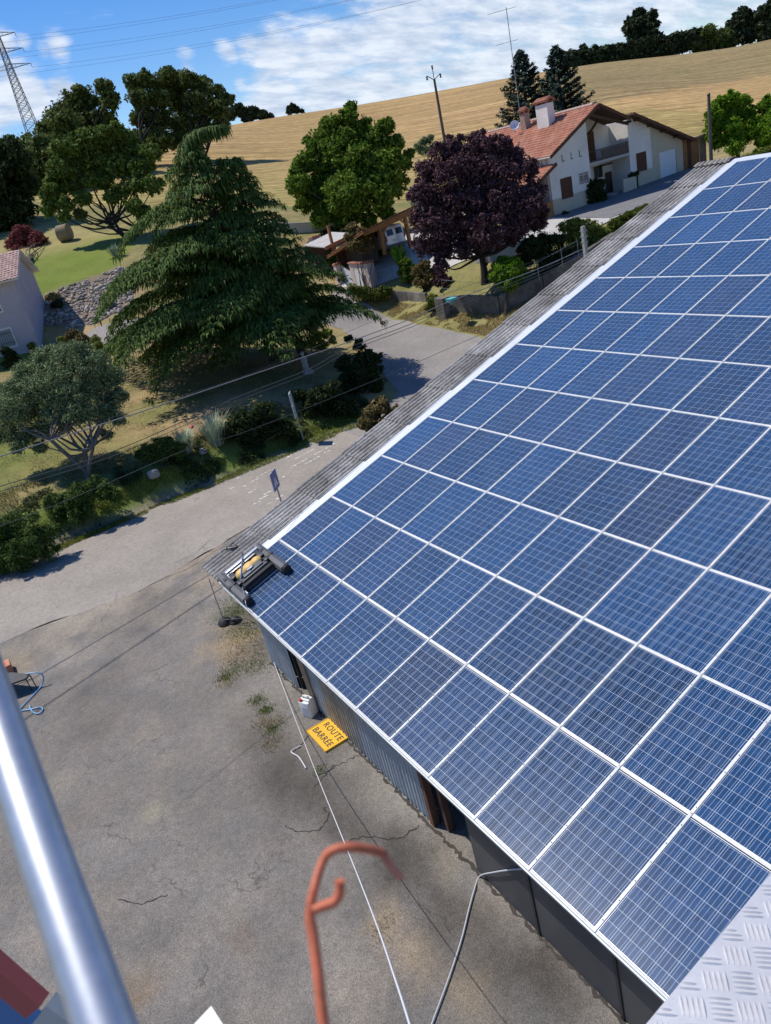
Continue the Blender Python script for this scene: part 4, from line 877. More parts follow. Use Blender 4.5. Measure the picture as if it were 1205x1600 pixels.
L_far = leafmat('far_leaves', (0.04, 0.058, 0.026), .35, .1); L_silver = leafmat('silver_leaves', (0.33, 0.4, 0.29), .3, .1); L_jun = leafmat('juniper_needles', (0.075, 0.125, 0.026), .4, .08)
L_grass = leafmat('grass_blades', (0.15, 0.21, 0.04), .45, .2); L_straw = leafmat('straw_blades', (.38, .29, .13), .35, .2); L_bank = leafmat('bank_blades', (0.19, 0.18, 0.07), .5, .2)
L_elm = leafmat('loose_tree_leaves', (0.12, 0.175, 0.034), .35, .2)
M_bark = mat('bark', (.085, .068, .052), .95, var=.35, vscale=3, bump=.6, bscale=14); M_barkd = mat('dark_bark', (.04, .034, .028), .95, var=.3, vscale=3); M_barkg = mat('grey_bark', (.16, .135, .11), .95, var=.3, vscale=4)
def unit(n):
    v = rng.normal(size=(n, 3)); return v / np.linalg.norm(v, axis=1)[:, None]
def leaf_geo(P, nrm, size, asp=.5):
    n = len(P); a = unit(n); a -= (a * nrm).sum(1)[:, None] * nrm; a /= np.linalg.norm(a, axis=1)[:, None] + 1e-9; b = np.cross(nrm, a)
    s = size[:, None] if isinstance(size, np.ndarray) else size
    bend = nrm * s * .18
    v = np.stack([P - a * s, P + b * s * asp + bend, P + a * s, P - b * s * asp + bend], 1).reshape(-1, 3)
    f = np.arange(4 * n).reshape(n, 4); return v, f
def sample_lobes(lobes, n, sub=12, subr=.40, flat=.85, gap=.0):
    """points on clumps that sit on the surface of big lobes, thinner inside"""
    w = np.array([l[1] ** 2 for l in lobes]); w /= w.sum(); P = []; Nn = []
    for (c, r), ww in zip(lobes, w):
        r = r * 1.22; c = np.asarray(c)
        k = int(n * ww) + 1; ns = max(6, int(sub * 1.5)); d = unit(ns); d[:, 2] = d[:, 2] * .9 + .08; sr = r * subr * rng.uniform(.75, 1.35, ns)
        sc = c + d * r * rng.uniform(.45, .85, (ns, 1)) * np.array([1, 1, flat]); pick = rng.integers(0, ns, k)
        u = unit(k); u[:, 2] = np.where((u[:, 2] < -.3) & (rng.random(k) < .6), -u[:, 2] * .6, u[:, 2]); rad = sr[pick] * rng.uniform(.35, 1.1, k) ** .6
        p = sc[pick] + u * rad[:, None] * np.array([1, 1, .85])
        o = u * .7 + unit(k) * .85 + np.array([0, 0, .35])
        q = rng.random(k) < .22; p[q] = c + unit(q.sum()) * r * rng.uniform(.2, .95, (q.sum(), 1))
        P.append(p); Nn.append(o / np.linalg.norm(o, axis=1)[:, None])
    return np.concatenate(P), np.concatenate(Nn)
def foliage(name, lobes, n, size, m, parent, sub=12, subr=.40, asp=.5, flat=.85, stuff=False, grow=.98, gate=-.24):
    lobes = [(np.asarray(c), r * grow) for c, r in lobes]; ex = []
    for c, r in lobes:
        for _ in range(2):
            u = unit(1)[0]; u[2] = u[2] * .8 + .15; ex.append((c + u * r * rng.uniform(1.0, 1.2), r * rng.uniform(.16, .30)))
    P, Nn = sample_lobes(lobes + ex, int(n * 1.5), sub, subr, flat); rm = float(np.mean([l[1] for l in lobes])); ks = 1.9 / rm
    g = np.array([noise.noise(Vector((p[0] * ks, p[1] * ks, p[2] * ks))) for p in P]); k_ = g > gate; P = P[k_]; Nn = Nn[k_]
    s = size * 1.12 * rng.uniform(.6, 1.35, len(P)); v, f = leaf_geo(P, Nn, s, asp)
    o = np_mesh(name, v, f, m, parent)
    return settle(o) if parent is not None else o
def limb(mb, a, b, r0, r1, wob=.06, n=6, seg=6):
    a = np.array(a, float); b = np.array(b, float); L = np.linalg.norm(b - a); pts = []; rs = []
    o1 = rng.normal(size=3) * L * wob; o2 = rng.normal(size=3) * L * wob
    for k in range(seg + 1):
        t = k / seg; p = a + (b - a) * t + o1 * math.sin(PI * t) + o2 * math.sin(2 * PI * t) * .5 - np.array([0, 0, 1]) * L * .06 * math.sin(PI * t)
        pts.append(p); rs.append(r0 + (r1 - r0) * t)
    mb.tube(pts, rs, n); return pts
def tree(name, label, cat, base, lobes_px, D, leaves_n, size, lm, bark, tr=.16, group=None, sub=12, subr=.4, stems=1, split=.35, depth=.55, asp=.5, world_lobes=None, jitter=True):
    base = np.array(base, float); t = empty(name, tuple(base), label, cat, group); lobes = []
    for (px, py, rp) in lobes_px:
        r = rp * D / F; dd = rng.uniform(-1, 1) * r * depth * 2.2 if jitter else 0
        lobes.append((dp(px, py, D + dd), r))
    if world_lobes: lobes += world_lobes
    foliage('crown', lobes, leaves_n, size, lm, t, sub, subr, asp)
    mb = MB(); cs = np.array([l[0] for l in lobes]); mid = cs.mean(0); top = cs[:, 2].max()
    fork = base + (mid - base) * split; fork[:2] = base[:2] + (mid[:2] - base[:2]) * split * .6
    for s in range(stems):
        off = rng.normal(size=3) * tr * 1.1 * (stems > 1); off[2] = 0; fk = fork + rng.normal(size=3) * tr * 3 * (stems > 1)
        limb(mb, base + off - np.array([0, 0, .2]), fk, tr * (1.25 if stems == 1 else .75), tr * .75 * (.7 if stems > 1 else 1), .03, 8)
        for k, (c, r) in enumerate(lobes):
            if k % stems == s and c[2] > fk[2] + r * .2: pts = limb(mb, fk, np.asarray(c) + np.array([0, 0, r * .1]), tr * .42, tr * .10, .07, 5)
    wb(mb, 'trunk', bark, t); return t
def drop0(px, py, **k):
    p = drop(px, py, **k); return (p[0], p[1], p[2])
def under(px, py, D):
    """ground point below the point seen at a pixel"""
    p = dp(px, py, D); return (p[0], p[1], tz(p[0], p[1]))
# tall trees behind the lawn
tree('oak_tree', 'broad dark oak behind the lawn, left of the sky gap in the tall row', 'tree', under(150, 300, 118), [(92, 182, 20), (112, 160, 18), (135, 155, 20), (165, 138, 14), (172, 158, 16), (78, 208, 20), (105, 200, 24), (135, 195, 26), (165, 190, 20), (90, 238, 24), (125, 238, 26), (158, 232, 24), (178, 215, 14), (68, 235, 16), (124, 145, 11), (150, 258, 22), (176, 245, 16)], 118, 34000, .26, L_oak, M_barkd, .40, 'tall trees behind the lawn')
tree('oak_tree', 'tall ragged oak with leaning trunks standing just right of the sky gap', 'tree', under(240, 300, 128), [(212, 130, 14), (228, 126, 14), (246, 130, 14), (220, 155, 15), (245, 158, 18), (222, 185, 15), (248, 190, 18), (262, 118, 13), (228, 215, 15), (250, 222, 18), (212, 232, 13)], 128, 22000, .26, L_oak, M_barkd, .35, 'tall trees behind the lawn', stems=2)
tree('oak_tree', 'widest rounded oak at the right end of the tall row on the field edge', 'tree', under(320, 290, 132), [(275, 130, 16), (296, 128, 15), (315, 136, 15), (335, 148, 14), (350, 160, 12), (282, 160, 20), (312, 165, 20), (340, 175, 16), (360, 156, 8), (290, 195, 20), (320, 200, 18), (345, 198, 13), (272, 222, 16), (300, 228, 15)], 132, 26000, .26, L_oak, M_barkd, .38, 'tall trees behind the lawn', stems=3)
tree('broadleaf_tree', 'dark green broadleaf tree filling the left edge above the pink house', 'tree', under(5, 400, 84), [(8, 235, 22), (22, 262, 26), (-10, 270, 30), (38, 290, 22), (10, 305, 34), (-20, 330, 34), (25, 335, 26), (0, 365, 26), (-40, 300, 40)], 84, 20000, .26, L_dark, M_barkd, .3)
tree('broadleaf_tree', 'soft olive green tree below the lattice pylon', 'tree', under(60, 330, 105), [(38, 232, 20), (62, 225, 18), (80, 248, 24), (52, 262, 24), (85, 280, 20), (105, 262, 16), (110, 285, 16), (60, 300, 18), (85, 305, 16), (40, 285, 18), (130, 275, 16)], 105, 10000, .32, L_brown if False else L_oak, M_barkd, .25)
t = tree('field_maple', 'open crowned green tree with dark forking limbs between lawn and hill field', 'tree', drop0(200, 372), [(105, 232, 18), (135, 222, 20), (165, 218, 20), (195, 225, 20), (218, 240, 18), (100, 262, 20), (130, 255, 20), (160, 258, 20), (190, 262, 20), (225, 265, 18), (92, 292, 17), (115, 288, 15), (145, 285, 13), (85, 318, 13), (105, 320, 11), (215, 290, 14), (238, 240, 14), (180, 205, 12), (240, 290, 14), (125, 335, 9), (100, 340, 9), (210, 322, 12), (225, 335, 12), (80, 300, 14), (75, 330, 10), (130, 310, 12), (175, 310, 10), (165, 285, 12), (190, 300, 12)], 70, 38000, .17, L_elm, M_barkd, .26, stems=3, split=.25, sub=14)
tree('walnut_tree', 'large bright green walnut tree beyond the carport', 'tree', under(545, 352, 66), [(542, 185, 15), (520, 200, 18), (565, 200, 17), (600, 200, 14), (497, 222, 20), (535, 225, 26), (578, 225, 24), (612, 225, 18), (478, 255, 20), (515, 258, 28), (560, 262, 30), (605, 262, 26), (632, 255, 13), (466, 290, 16), (495, 298, 24), (540, 302, 30), (585, 302, 28), (618, 290, 18), (478, 318, 16), (515, 330, 18), (560, 332, 18), (600, 325, 14), (548, 168, 8), (640, 240, 8), (462, 275, 12), (500, 343, 13), (535, 348, 13), (575, 348, 13), (608, 335, 11)], 64, 52000, .16, L_wal, M_bark, .3, sub=14, subr=.36)
tree('purple_plum', 'dark purple leaved plum tree on the terrace in front of the tiled house', 'tree', drop0(757, 441), [(690, 240, 18), (715, 232, 18), (745, 228, 20), (775, 232, 20), (800, 245, 20), (822, 268, 20), (672, 272, 22), (705, 272, 26), (745, 270, 28), (785, 280, 28), (835, 300, 18), (660, 305, 20), (690, 312, 28), (735, 315, 32), (780, 320, 30), (820, 325, 26), (848, 330, 10), (655, 340, 16), (680, 355, 26), (720, 360, 30), (765, 362, 28), (805, 358, 22), (835, 348, 16), (665, 385, 18), (695, 390, 20), (725, 392, 14), (690, 415, 12), (800, 375, 12), (845, 350, 10), (745, 215, 9), (702, 218, 8), (790, 222, 9)], 43.5, 70000, .085, L_plum, M_barkd, .22, sub=16, subr=.36, stems=1, split=.32)
tree('red_leaved_shrub', 'small maroon leaved tree on the lawn above the pink house', 'tree', drop0(52, 420), [(33, 360, 10), (45, 368, 14), (28, 375, 13), (60, 374, 12), (70, 380, 8), (18, 382, 10), (40, 388, 15), (57, 388, 11), (28, 396, 12), (45, 400, 12)], np.linalg.norm(np.array(drop0(52, 420)) - CAM) * .98, 9000, .11, L_red, M_bark, .15, stems=1, split=.45)
tree('olive_tree', 'silvery grey olive tree with forked trunks on the roadside bank', 'tree', drop0(138, 750), [(50, 585, 26), (80, 568, 26), (115, 560, 26), (148, 572, 24), (172, 592, 22), (35, 610, 26), (70, 605, 30), (110, 600, 32), (150, 608, 28), (180, 625, 18), (20, 640, 26), (55, 640, 28), (95, 640, 28), (130, 642, 26), (165, 648, 20), (188, 655, 12), (10, 675, 22), (40, 680, 20), (70, 672, 16), (30, 700, 12), (168, 678, 11), (62, 700, 12), (100, 668, 12), (90, 550, 14), (5, 615, 18), (130, 545, 12)], 31.5, 85000, .055, L_olive, M_barkg,   .14, stems=3, split=.36, sub=18, subr=.38, asp=.28)
for lb, lob in (('tight rounded lime green tree beside the bare post at right', [(1142, 156, 13), (1125, 165, 12), (1160, 160, 12), (1115, 180, 13), (1140, 180, 18), (1165, 178, 15), (1178, 192, 12), (1118, 200, 14), (1145, 205, 18), (1170, 208, 15), (1125, 222, 12), (1150, 228, 14), (1110, 215, 8)]),
                ('lime green tree cut by the right edge of the photo', [(1200, 165, 13), (1215, 185, 18), (1193, 188, 10), (1200, 205, 14), (1192, 222, 10), (1215, 220, 16)])):
    tree('garden_tree', lb, 'tree', under(1155 if 'tight' in lb else 1215, 262, 67), lob, 66, 22000, .11, L_lime, M_bark, .16, 'lime green garden trees', sub=16, subr=.34)
tree('garden_shrub', 'pale leafy bush behind the ridge of the barn roof', 'shrub', under(1185, 262, 60), [(1170, 250, 9), (1185, 243, 10), (1200, 238, 10), (1150, 258, 7), (1215, 245, 10)], 58, 5000, .11, L_ylw, M_bark, .04)
# hilltop trees and the long hedge
def hill(lb, lob, D, n, size=.8, lm=L_far, cat='tree', name='hilltop_tree', grp=None, tr=.5):
    b = under(lob[0][0], lob[0][1] + 30, D); return tree(name, lb, cat, b, lob, D, n, size, lm, M_barkd, tr, grp, sub=10, depth=.3)
hill('tallest lone tree rising over the hilltop hedge', [(1005, 40, 13), (990, 45, 13), (1018, 25, 9), (1000, 22, 9), (1012, 52, 12), (992, 62, 10), (985, 35, 8), (1025, 38, 6), (1028, 55, 5), (1000, 70, 10), (1012, 72, 9), (990, 78, 9)], 285, 5000)
hill('dark crooked tree right of the low building on the crest', [(1160, 25, 12), (1150, 38, 12), (1172, 32, 12), (1180, 45, 10), (1140, 48, 10), (1158, 55, 10), (1150, 62, 9), (1172, 58, 9), (1188, 58, 8)], 285, 4200)
hill('rounded green tree in the middle of the hilltop row', [(1105, 52, 13), (1095, 65, 10), (1118, 62, 11), (1085, 72, 7), (1105, 72, 9), (1092, 78, 7)], 280, 3600, .7, L_oak)
hill('green tree left of the crooked one on the crest', [(1132, 58, 11), (1125, 70, 9), (1142, 70, 8)], 282, 2600, .7, L_oak)
hill('dark tree at the right end of the hilltop row', [(1196, 25, 13), (1210, 15, 16), (1190, 42, 10), (1208, 45, 12), (1220, 30, 12), (1195, 54, 9), (1210, 56, 9)], 282, 5000)
hed = empty('hilltop_hedge', tuple(under(1000, 95, 278)), 'long dark conifer hedge along the crest of the hill field', 'hedge')
lob = []
for x in range(884, 1100, 6):
    yb_ = 104 - (x - 884) * .175; lob.append((dp(x, yb_ - 8 - 2.5 * abs(math.sin(x)), 280), 11 * 280 / F)); lob.append((dp(x, yb_ + 1, 280), 9 * 280 / F))
foliage('hedge_leaves', lob, 26000, .7, L_far, hed, sub=9)
hill('single dark pine sticking out of the hedge left end', [(912, 80, 6), (911, 74, 4), (913, 88, 7), (900, 90, 6)], 280, 1200, .6, L_far, 'tree')
hill('dark grove on the left crest seen past the oaks', [(395, 177, 9), (380, 175, 9), (370, 172, 8), (410, 181, 8), (388, 184, 8), (422, 183, 5), (360, 180, 8)], 262, 3600, .7)
hill('lone small tree on the skyline left of the walnut', [(457, 170, 6), (464, 172, 5), (452, 174, 4), (472, 174, 3)], 262, 900, .6)
# conifer with stiff rising boughs
def conifer(label, px, py, D, H, Rb, lm, grp=None, n=30000, name='blue_conifer'):
    top = dp(px, py, D); b = np.array([top[0], top[1], tz(top[0], top[1])]); H = top[2] - b[2]; t = empty(name, tuple(b), label, 'conifer', grp)
    P = []; Nn = []; S = []; mb = MB(); mb.tube([b, b + [0, 0, H * .6], b + [0, 0, H * .98]], [Rb * .06, Rb * .035, .02], 6)
    nb = 150
    for k in range(nb):
        h = (k + .5) / nb; z = .12 + .88 * h; r = Rb * (1 - z) ** .72 * rng.uniform(.7, 1.15) + .15; a = k * 2.399 + rng.uniform(-.3, .3)
        d = np.array([math.cos(a), math.sin(a), 0]); m_ = max(12, int(n / nb * (1 - z + .25) * 1.4)); tt = rng.uniform(.15, 1, m_) ** .7
        p = b + np.array([0, 0, 1]) * (z * H) + d * (tt * r)[:, None] + np.array([0, 0, 1]) * (r * (.30 * tt ** 2 - .10 * tt))[:, None]
        wdt = .30 * (1 - .6 * tt) * r * .5 + .06; sd = np.cross(d, [0, 0, 1]); p = p + sd * (rng.uniform(-1, 1, m_) * wdt)[:, None] + rng.normal(size=(m_, 3)) * .08
        P.append(p); o = np.array([0, 0, .9]) + d * .35 + unit(m_) * .6; Nn.append(o / np.linalg.norm(o, axis=1)[:, None])
        if k % 3 == 0: mb.tube([b + [0, 0, z * H], b + np.array([0, 0, z * H]) + d * r * .8 + np.array([0, 0, r * .15])], [.04, .015], 4)
    P = np.concatenate(P); Nn = np.concatenate(Nn); v, f = leaf_geo(P, Nn, .17 * rng.uniform(.6, 1.3, len(P)), .4); settle(np_mesh('needles', v, f, lm, t)); wb(mb, 'trunk', M_barkd, t); return t
conifer('left one of the two dark blue green conifers behind the tiled roof', 812, 80, 78, 12, 4.9, L_bluec, 'two conifers behind the house')
conifer('right one of the two dark blue green conifers behind the tiled roof', 868, 74, 76, 12, 5.0, L_bluec, 'two conifers behind the house')

# deodar cedar with drooping sprays
def cedar(label, base, H, Rl, seed, n_br=120, n_tier=7, lean=(0, 0), tip=None, bias=None, ex=.95):
    r_ = np.random.default_rng(seed); base = np.array(base, float); t = empty('deodar_cedar', tuple(base), label, 'cedar', 'pair of drooping cedars'); mb = MB()
    tr = [base + np.array([lean[0] * s, lean[1] * s, H * s]) for s in np.linspace(0, 1, 9)]
    mb.tube(tr, [.24 * (1 - s) + .02 for s in np.linspace(0, 1, 9)], 8); S0 = []; S1 = []; S2 = []; Wd = []
    for k in range(n_br):
        s = .09 + .90 * (k + r_.uniform(0, 1)) / n_br; a = k * 2.399 + r_.uniform(-.35, .35); d = np.array([math.cos(a), math.sin(a), 0])
        tier = .70 + .40 * math.sin(s * n_tier * 2 * PI + a * .5); L = (Rl * (1 - s) ** ex * r_.uniform(.82, 1.12)) * tier + .35
        if bias is not None: L *= 1 + bias[2] * (d[0] * bias[0] + d[1] * bias[1])
        o = base + np.array([lean[0] * s, lean[1] * s, H * s]); m_ = max(6, int(L / .32)); tt = np.linspace(0, 1, m_); rise = r_.uniform(.10, .30); dr = r_.uniform(.22, .36)
        sd = np.cross(d, [0, 0, 1]); cur = r_.uniform(-.12, .12)
        ax = o + d * (tt * L)[:, None] + np.array([0, 0, 1]) * (L * (rise * np.sin(tt * PI * .8) - dr * tt ** 2.6 * .8))[:, None] + sd * (cur * L * tt ** 2)[:, None]
        mb.tube(list(ax), [.07 * (1 - q) * (L / 6 + .3) + .012 for q in tt], 5)
        for q in range(2, m_):
            fl = .18 + 1.0 * L * .26 * math.sin(PI * min(1, tt[q] * .95 + .08)) ** .8; nb = max(2, int(fl / .125))
            for side in (-1, 1):
                for w_ in range(nb):
                    u = (w_ + r_.uniform(.2, .9)) / nb; p = ax[q] + sd * side * fl * u + d * (u * .35 * fl) + np.array([0, 0, -.32 * fl * u * u + .03])
                    ns_ = 6
                    for _ in range(ns_):
                        pp = p + r_.normal(size=3) * [.10, .10, .04]; ln_ = r_.uniform(.16, .40); od = d * r_.uniform(.2, .8) + sd * side * r_.uniform(.0, .7) + r_.normal(size=3) * .22; od[2] = r_.uniform(-.15, .15); od /= np.linalg.norm(od)
                        S0.append(pp); S1.append(pp + od * ln_ * .5 + [0, 0, -.05 * ln_]); S2.append(pp + od * ln_ * .78 + [0, 0, -ln_ * r_.uniform(.45, .95)]); Wd.append(r_.uniform(.018, .040))
    S0, S1, S2, Wd = map(np.array, (S0, S1, S2, Wd)); n = len(S0); ax = S2 - S0; wv = np.cross(ax, np.array([0, 0, 1.0]) + r_.normal(size=(n, 3)) * .35); wv /= np.linalg.norm(wv, axis=1)[:, None] + 1e-9; wv *= Wd[:, None]
    v = np.stack([S0 - wv, S0 + wv, S1 + wv * 1.1, S1 - wv * 1.1, S2 + wv * .25, S2 - wv * .25], 1).reshape(-1, 3); i = np.arange(n)[:, None] * 6
    f = np.concatenate([i + np.array([[0, 1, 2, 3]]), i + np.array([[3, 2, 4, 5]])], 0); settle(np_mesh('needle_sprays', v, f, L_ced, t)); wb(mb, 'trunk', M_barkd, t)
    return t
def fit_top(base, px, py):
    best = None
    for H in np.linspace(4, 20, 641):
        q = WC @ (np.array(base) + [0, 0, H] - CAM); y = CY + F * q[1] / q[2]
        if best is None or abs(y - py) < best[0]: best = (abs(y - py), H, (px - (CX + F * q[0] / q[2])) * q[2] / F)
    return best[1], np.array([.4531, .8915]) * best[2]
cb = gz(428, 562, -.1); HA, LA = fit_top(cb, 297, 222)
cA = cedar('larger left cedar of the pair, its tip bent over to the right', cb, HA, HA * .69, 11, 112, 10, lean=tuple(LA), bias=(-.45, -.9, .58), ex=.90)
# bent leader of the big cedar
r_ = np.random.default_rng(5); DT = float(WC[2] @ (np.array(cb) + np.array([LA[0], LA[1], HA]) - CAM))
pts = [dp(288, 245, DT), dp(293, 224, DT), dp(305, 209, DT), dp(324, 202, DT), dp(344, 200, DT)]
mb = MB(); mb.tube(pts, [.08, .06, .05, .03, .015], 5); wb(mb, 'bent_leader', M_barkd, cA)
S = []; PP = smooth3(pts, 10)
Pq = []; Fq = []
for p in PP:
    for _ in range(34):
        od = r_.normal(size=3); od[2] = 0; od /= np.linalg.norm(od); ln_ = r_.uniform(.25, .6); p0_ = p + od * r_.uniform(0, .38) + [0, 0, r_.uniform(-.08, .12)]; p1_ = p0_ + od * ln_ * .35 + [0, 0, -ln_ * .15]; p2_ = p1_ + od * ln_ * .15 + [0, 0, -ln_ * .8]; w = np.cross(od, [0, 0, 1]) * r_.uniform(.02, .05)
        b = len(Pq); Pq += [p0_ - w, p0_ + w, p1_ + w, p1_ - w, p2_ + w * .2, p2_ - w * .2]; Fq += [(b, b + 1, b + 2, b + 3), (b + 3, b + 2, b + 4, b + 5)]
settle(np_mesh('leader_sprays', np.array(Pq), np.array(Fq), L_ced, cA))
cb2 = gz(474, 556, -.3); HB, LB = fit_top(cb2, 357, 252)
cedar('smaller right cedar of the pair with a narrow upright tip', cb2, HB + .5, HB * .52, 23, 110, 7, lean=tuple(LB), bias=(.3, .9, .0), ex=1.12)

# ------------------------------------------------------------------ shrubs, topiary and bank planting
def shrub(name, label, cat, lob, lm, n, size, base=None, asp=.5, sub=10, subr=.36, grp=None, D=None, stem=True):
    if base is None: bx, by = lob[0][0], lob[0][1] + lob[0][2]; base = drop0(bx, by)
    b = np.array(base); DD = D or float(WC[2] @ (b - CAM)); t = empty(name, tuple(b), label, cat, grp)
    lobes = [(dp(x, y, DD + rng.uniform(-.3, .3)), r * DD / F) for x, y, r in lob]; foliage('leaves', lobes, n, size, lm, t, sub, subr, asp)
    mb = MB()
    for c, r in lobes[:6]: limb(mb, b - np.array([0, 0, .1]), c, .035, .012, .05, 5, 4)
    if stem: wb(mb, 'stem', M_bark, t)
    return t
shrub('juniper_bush', 'large spreading dark juniper at the left edge beside the road', 'shrub', [(45, 850, 26), (15, 830, 28), (70, 835, 20), (30, 870, 26), (0, 870, 30), (75, 862, 16), (-20, 840, 30), (50, 810, 12)], L_jun, 22000, .055, drop0(35, 892), asp=.25)
shrub('juniper_bush', 'low spiky juniper on the bank below the olive tree', 'shrub', [(105, 790, 22), (130, 775, 22), (150, 765, 18), (85, 785, 14), (125, 800, 18), (165, 770, 14), (95, 805, 14), (180, 775, 12)], L_jun, 20000, .055, drop0(125, 815), asp=.25)
shrub('juniper_bush', 'dark feathery juniper beside the pale stone on the bank', 'shrub', [(235, 705, 14), (255, 700, 16), (275, 705, 15), (222, 710, 10), (250, 715, 12)], L_jun, 12000, .055, drop0(252, 728), asp=.22)
shrub('shrub', 'scrubby bush on the bank by the signpost, darkened for the shade there', 'shrub', [(380, 660, 22), (410, 650, 22), (430, 665, 18), (350, 680, 16), (395, 680, 18), (450, 670, 12)], L_dark, 14000, .07, drop0(400, 695))  # dark leaf colour paints the shade on this stretch of bank
shrub('shrub', 'dark ragged shrub with bare shoots at the junction corner', 'shrub', [(555, 590, 22), (580, 580, 16), (540, 570, 16), (570, 560, 14), (560, 540, 9), (585, 600, 14), (550, 608, 16), (590, 560, 8), (545, 530, 6)], L_dark, 14000, .07, drop0(565, 615))
shrub('shrub', 'low dark ground shrub beneath the cedars near the stone statue', 'shrub', [(500, 625, 20), (525, 635, 20), (485, 640, 16), (520, 610, 14), (545, 640, 16), (470, 620, 12)], L_dark, 12000, .07, drop0(510, 652))
shrub('bronze_shrub', 'bronze and green shrub close behind the barn roof edge', 'shrub', [(580, 648, 14), (595, 635, 14), (610, 650, 13), (590, 665, 15), (570, 662, 10), (605, 670, 10), (622, 640, 8)], L_brown, 16000, .055, gz(590, 685, -2.2))
shrub('sunlit_weeds', 'bright yellow green weeds beneath the right side of the cedars', 'weeds', [(495, 528, 10), (510, 522, 8), (485, 535, 8), (505, 540, 8), (520, 532, 6)], L_ylw, 3000, .08, drop0(500, 545))
shrub('bean_hedge', 'low clipped bean shaped hedge at the corner by the white gate', 'hedge', [(555, 455, 9), (565, 457, 11), (577, 460, 11), (590, 461, 11), (600, 458, 10), (606, 456, 8), (550, 452, 6)], L_box, 14000, .05, drop0(578, 475), subr=.28, sub=18)
shrub('round_bush', 'round clipped bush at the end of the low wall beside the side road', 'shrub', [(678, 474, 10), (675, 466, 8), (682, 480, 9), (672, 480, 8)], L_box, 6000, .05, drop0(678, 490), subr=.3)
shrub('topiary_dome', 'dark clipped dome behind the left gate pier', 'shrub', [(520, 400, 9), (528, 404, 9), (535, 412, 9), (524, 412, 9), (514, 408, 6)], L_jun, 7000, .06, drop0(530, 425), subr=.28, sub=18)
shrub('topiary_dome', 'dark clipped bush beside the tall stone pier', 'shrub', [(487, 382, 7), (484, 392, 7), (490, 396, 6)], L_jun, 3500, .06, drop0(487, 404), subr=.28)
shrub('topiary_dome', 'wide dark clipped bush in front of the timber shelter', 'shrub', [(508, 366, 8), (520, 363, 9), (530, 368, 7), (514, 372, 6)], L_dark, 4500, .07, drop0(520, 380), subr=.28)
shrub('round_bush', 'round brownish bush left of the white van', 'shrub', [(586, 390, 10), (580, 385, 7), (593, 386, 7), (590, 397, 8), (577, 393, 6)], L_box, 6000, .06, drop0(588, 405), subr=.28)
shrub('loose_shrub', 'thin bronze leaved shrub between the shelter and the carport', 'shrub', [(550, 355, 8), (556, 368, 9), (545, 370, 8), (560, 380, 9), (550, 385, 8), (565, 362, 7), (572, 372, 8), (575, 384, 8), (565, 388, 8)], L_brown, 9000, .07, tuple(under(556, 396, 52)))
shrub('garden_shrub', 'leafy green shrub below the banana plant', 'shrub', [(632, 410, 9), (640, 420, 11), (630, 424, 9), (645, 432, 9), (636, 435, 8)], L_wal, 8000, .06, drop0(640, 446))
shrub('oleander', 'oleander shrub with reddish flowers under the purple tree', 'shrub', [(655, 425, 11), (665, 415, 9), (670, 432, 10), (655, 440, 9), (680, 425, 8), (662, 445, 7)], L_brown, 9000, .06, drop0(664, 455))
shrub('oleander', 'narrow upright shrub just left of the plum trunk', 'shrub', [(690, 432, 9), (697, 440, 8), (685, 442, 7)], L_plum, 4000, .06, drop0(692, 452))
t = shrub('ball_tree', 'bright round headed little tree before the retaining wall', 'tree', [(795, 425, 17), (782, 430, 14), (808, 430, 13), (790, 412, 12), (803, 415, 12), (795, 443, 13), (778, 418, 9), (815, 420, 7)], L_lime, 26000, .06, drop0(789, 495), sub=16, subr=.34)
shrub('clipped_hedge', 'variegated clipped hedge behind the concrete post', 'hedge', [(885, 355, 11), (900, 352, 12), (915, 355, 12), (930, 358, 12), (942, 366, 10), (890, 370, 12), (908, 372, 13), (926, 375, 12), (895, 385, 10), (915, 388, 10), (935, 385, 9)], L_ylw, 20000, .055, drop0(905, 398), subr=.3, sub=16)
shrub('clipped_hedge', 'low green clipped hedge beside the house drive', 'hedge', [(960, 350, 9), (972, 344, 9), (985, 338, 9), (998, 331, 8), (955, 360, 8), (968, 358, 8), (1010, 325, 7), (980, 350, 8)], L_box, 14000, .055, drop0(975, 368), subr=.3, sub=16)
shrub('dark_shrub', 'dark red flowered shrubs behind the wire fence on the retaining wall', 'shrub', [(830, 385, 16), (850, 380, 16), (870, 378, 14), (845, 400, 16), (868, 402, 16), (885, 400, 12), (825, 408, 12), (850, 418, 12), (815, 390, 8)], L_dark, 20000, .06, drop0(850, 430))
shrub('cube_yew', 'dark boxy evergreen beside the steps of the tiled house', 'shrub', [(922, 290, 9), (936, 288, 9), (922, 303, 9), (938, 302, 9), (930, 296, 10), (924, 314, 8), (940, 312, 7)], L_dark, 11000, .09, (-31.0, 47.3, tz(-31, 47.3)), subr=.3, sub=16)
shrub('low_shrub', 'low dark plants at the foot of the house gable', 'shrub', [(885, 338, 7), (875, 344, 6), (897, 340, 6), (868, 350, 5)], L_dark, 4000, .07, (-30.6, 43, tz(-30.6, 43)))
shrub('reedy_bush', 'tall feathery grey green reeds above the grey wall', 'shrub', [(662, 222, 7), (672, 218, 7), (655, 232, 8), (668, 236, 9), (680, 232, 7)], L_olive, 4000, .14, under(668, 262, 80), asp=.2)
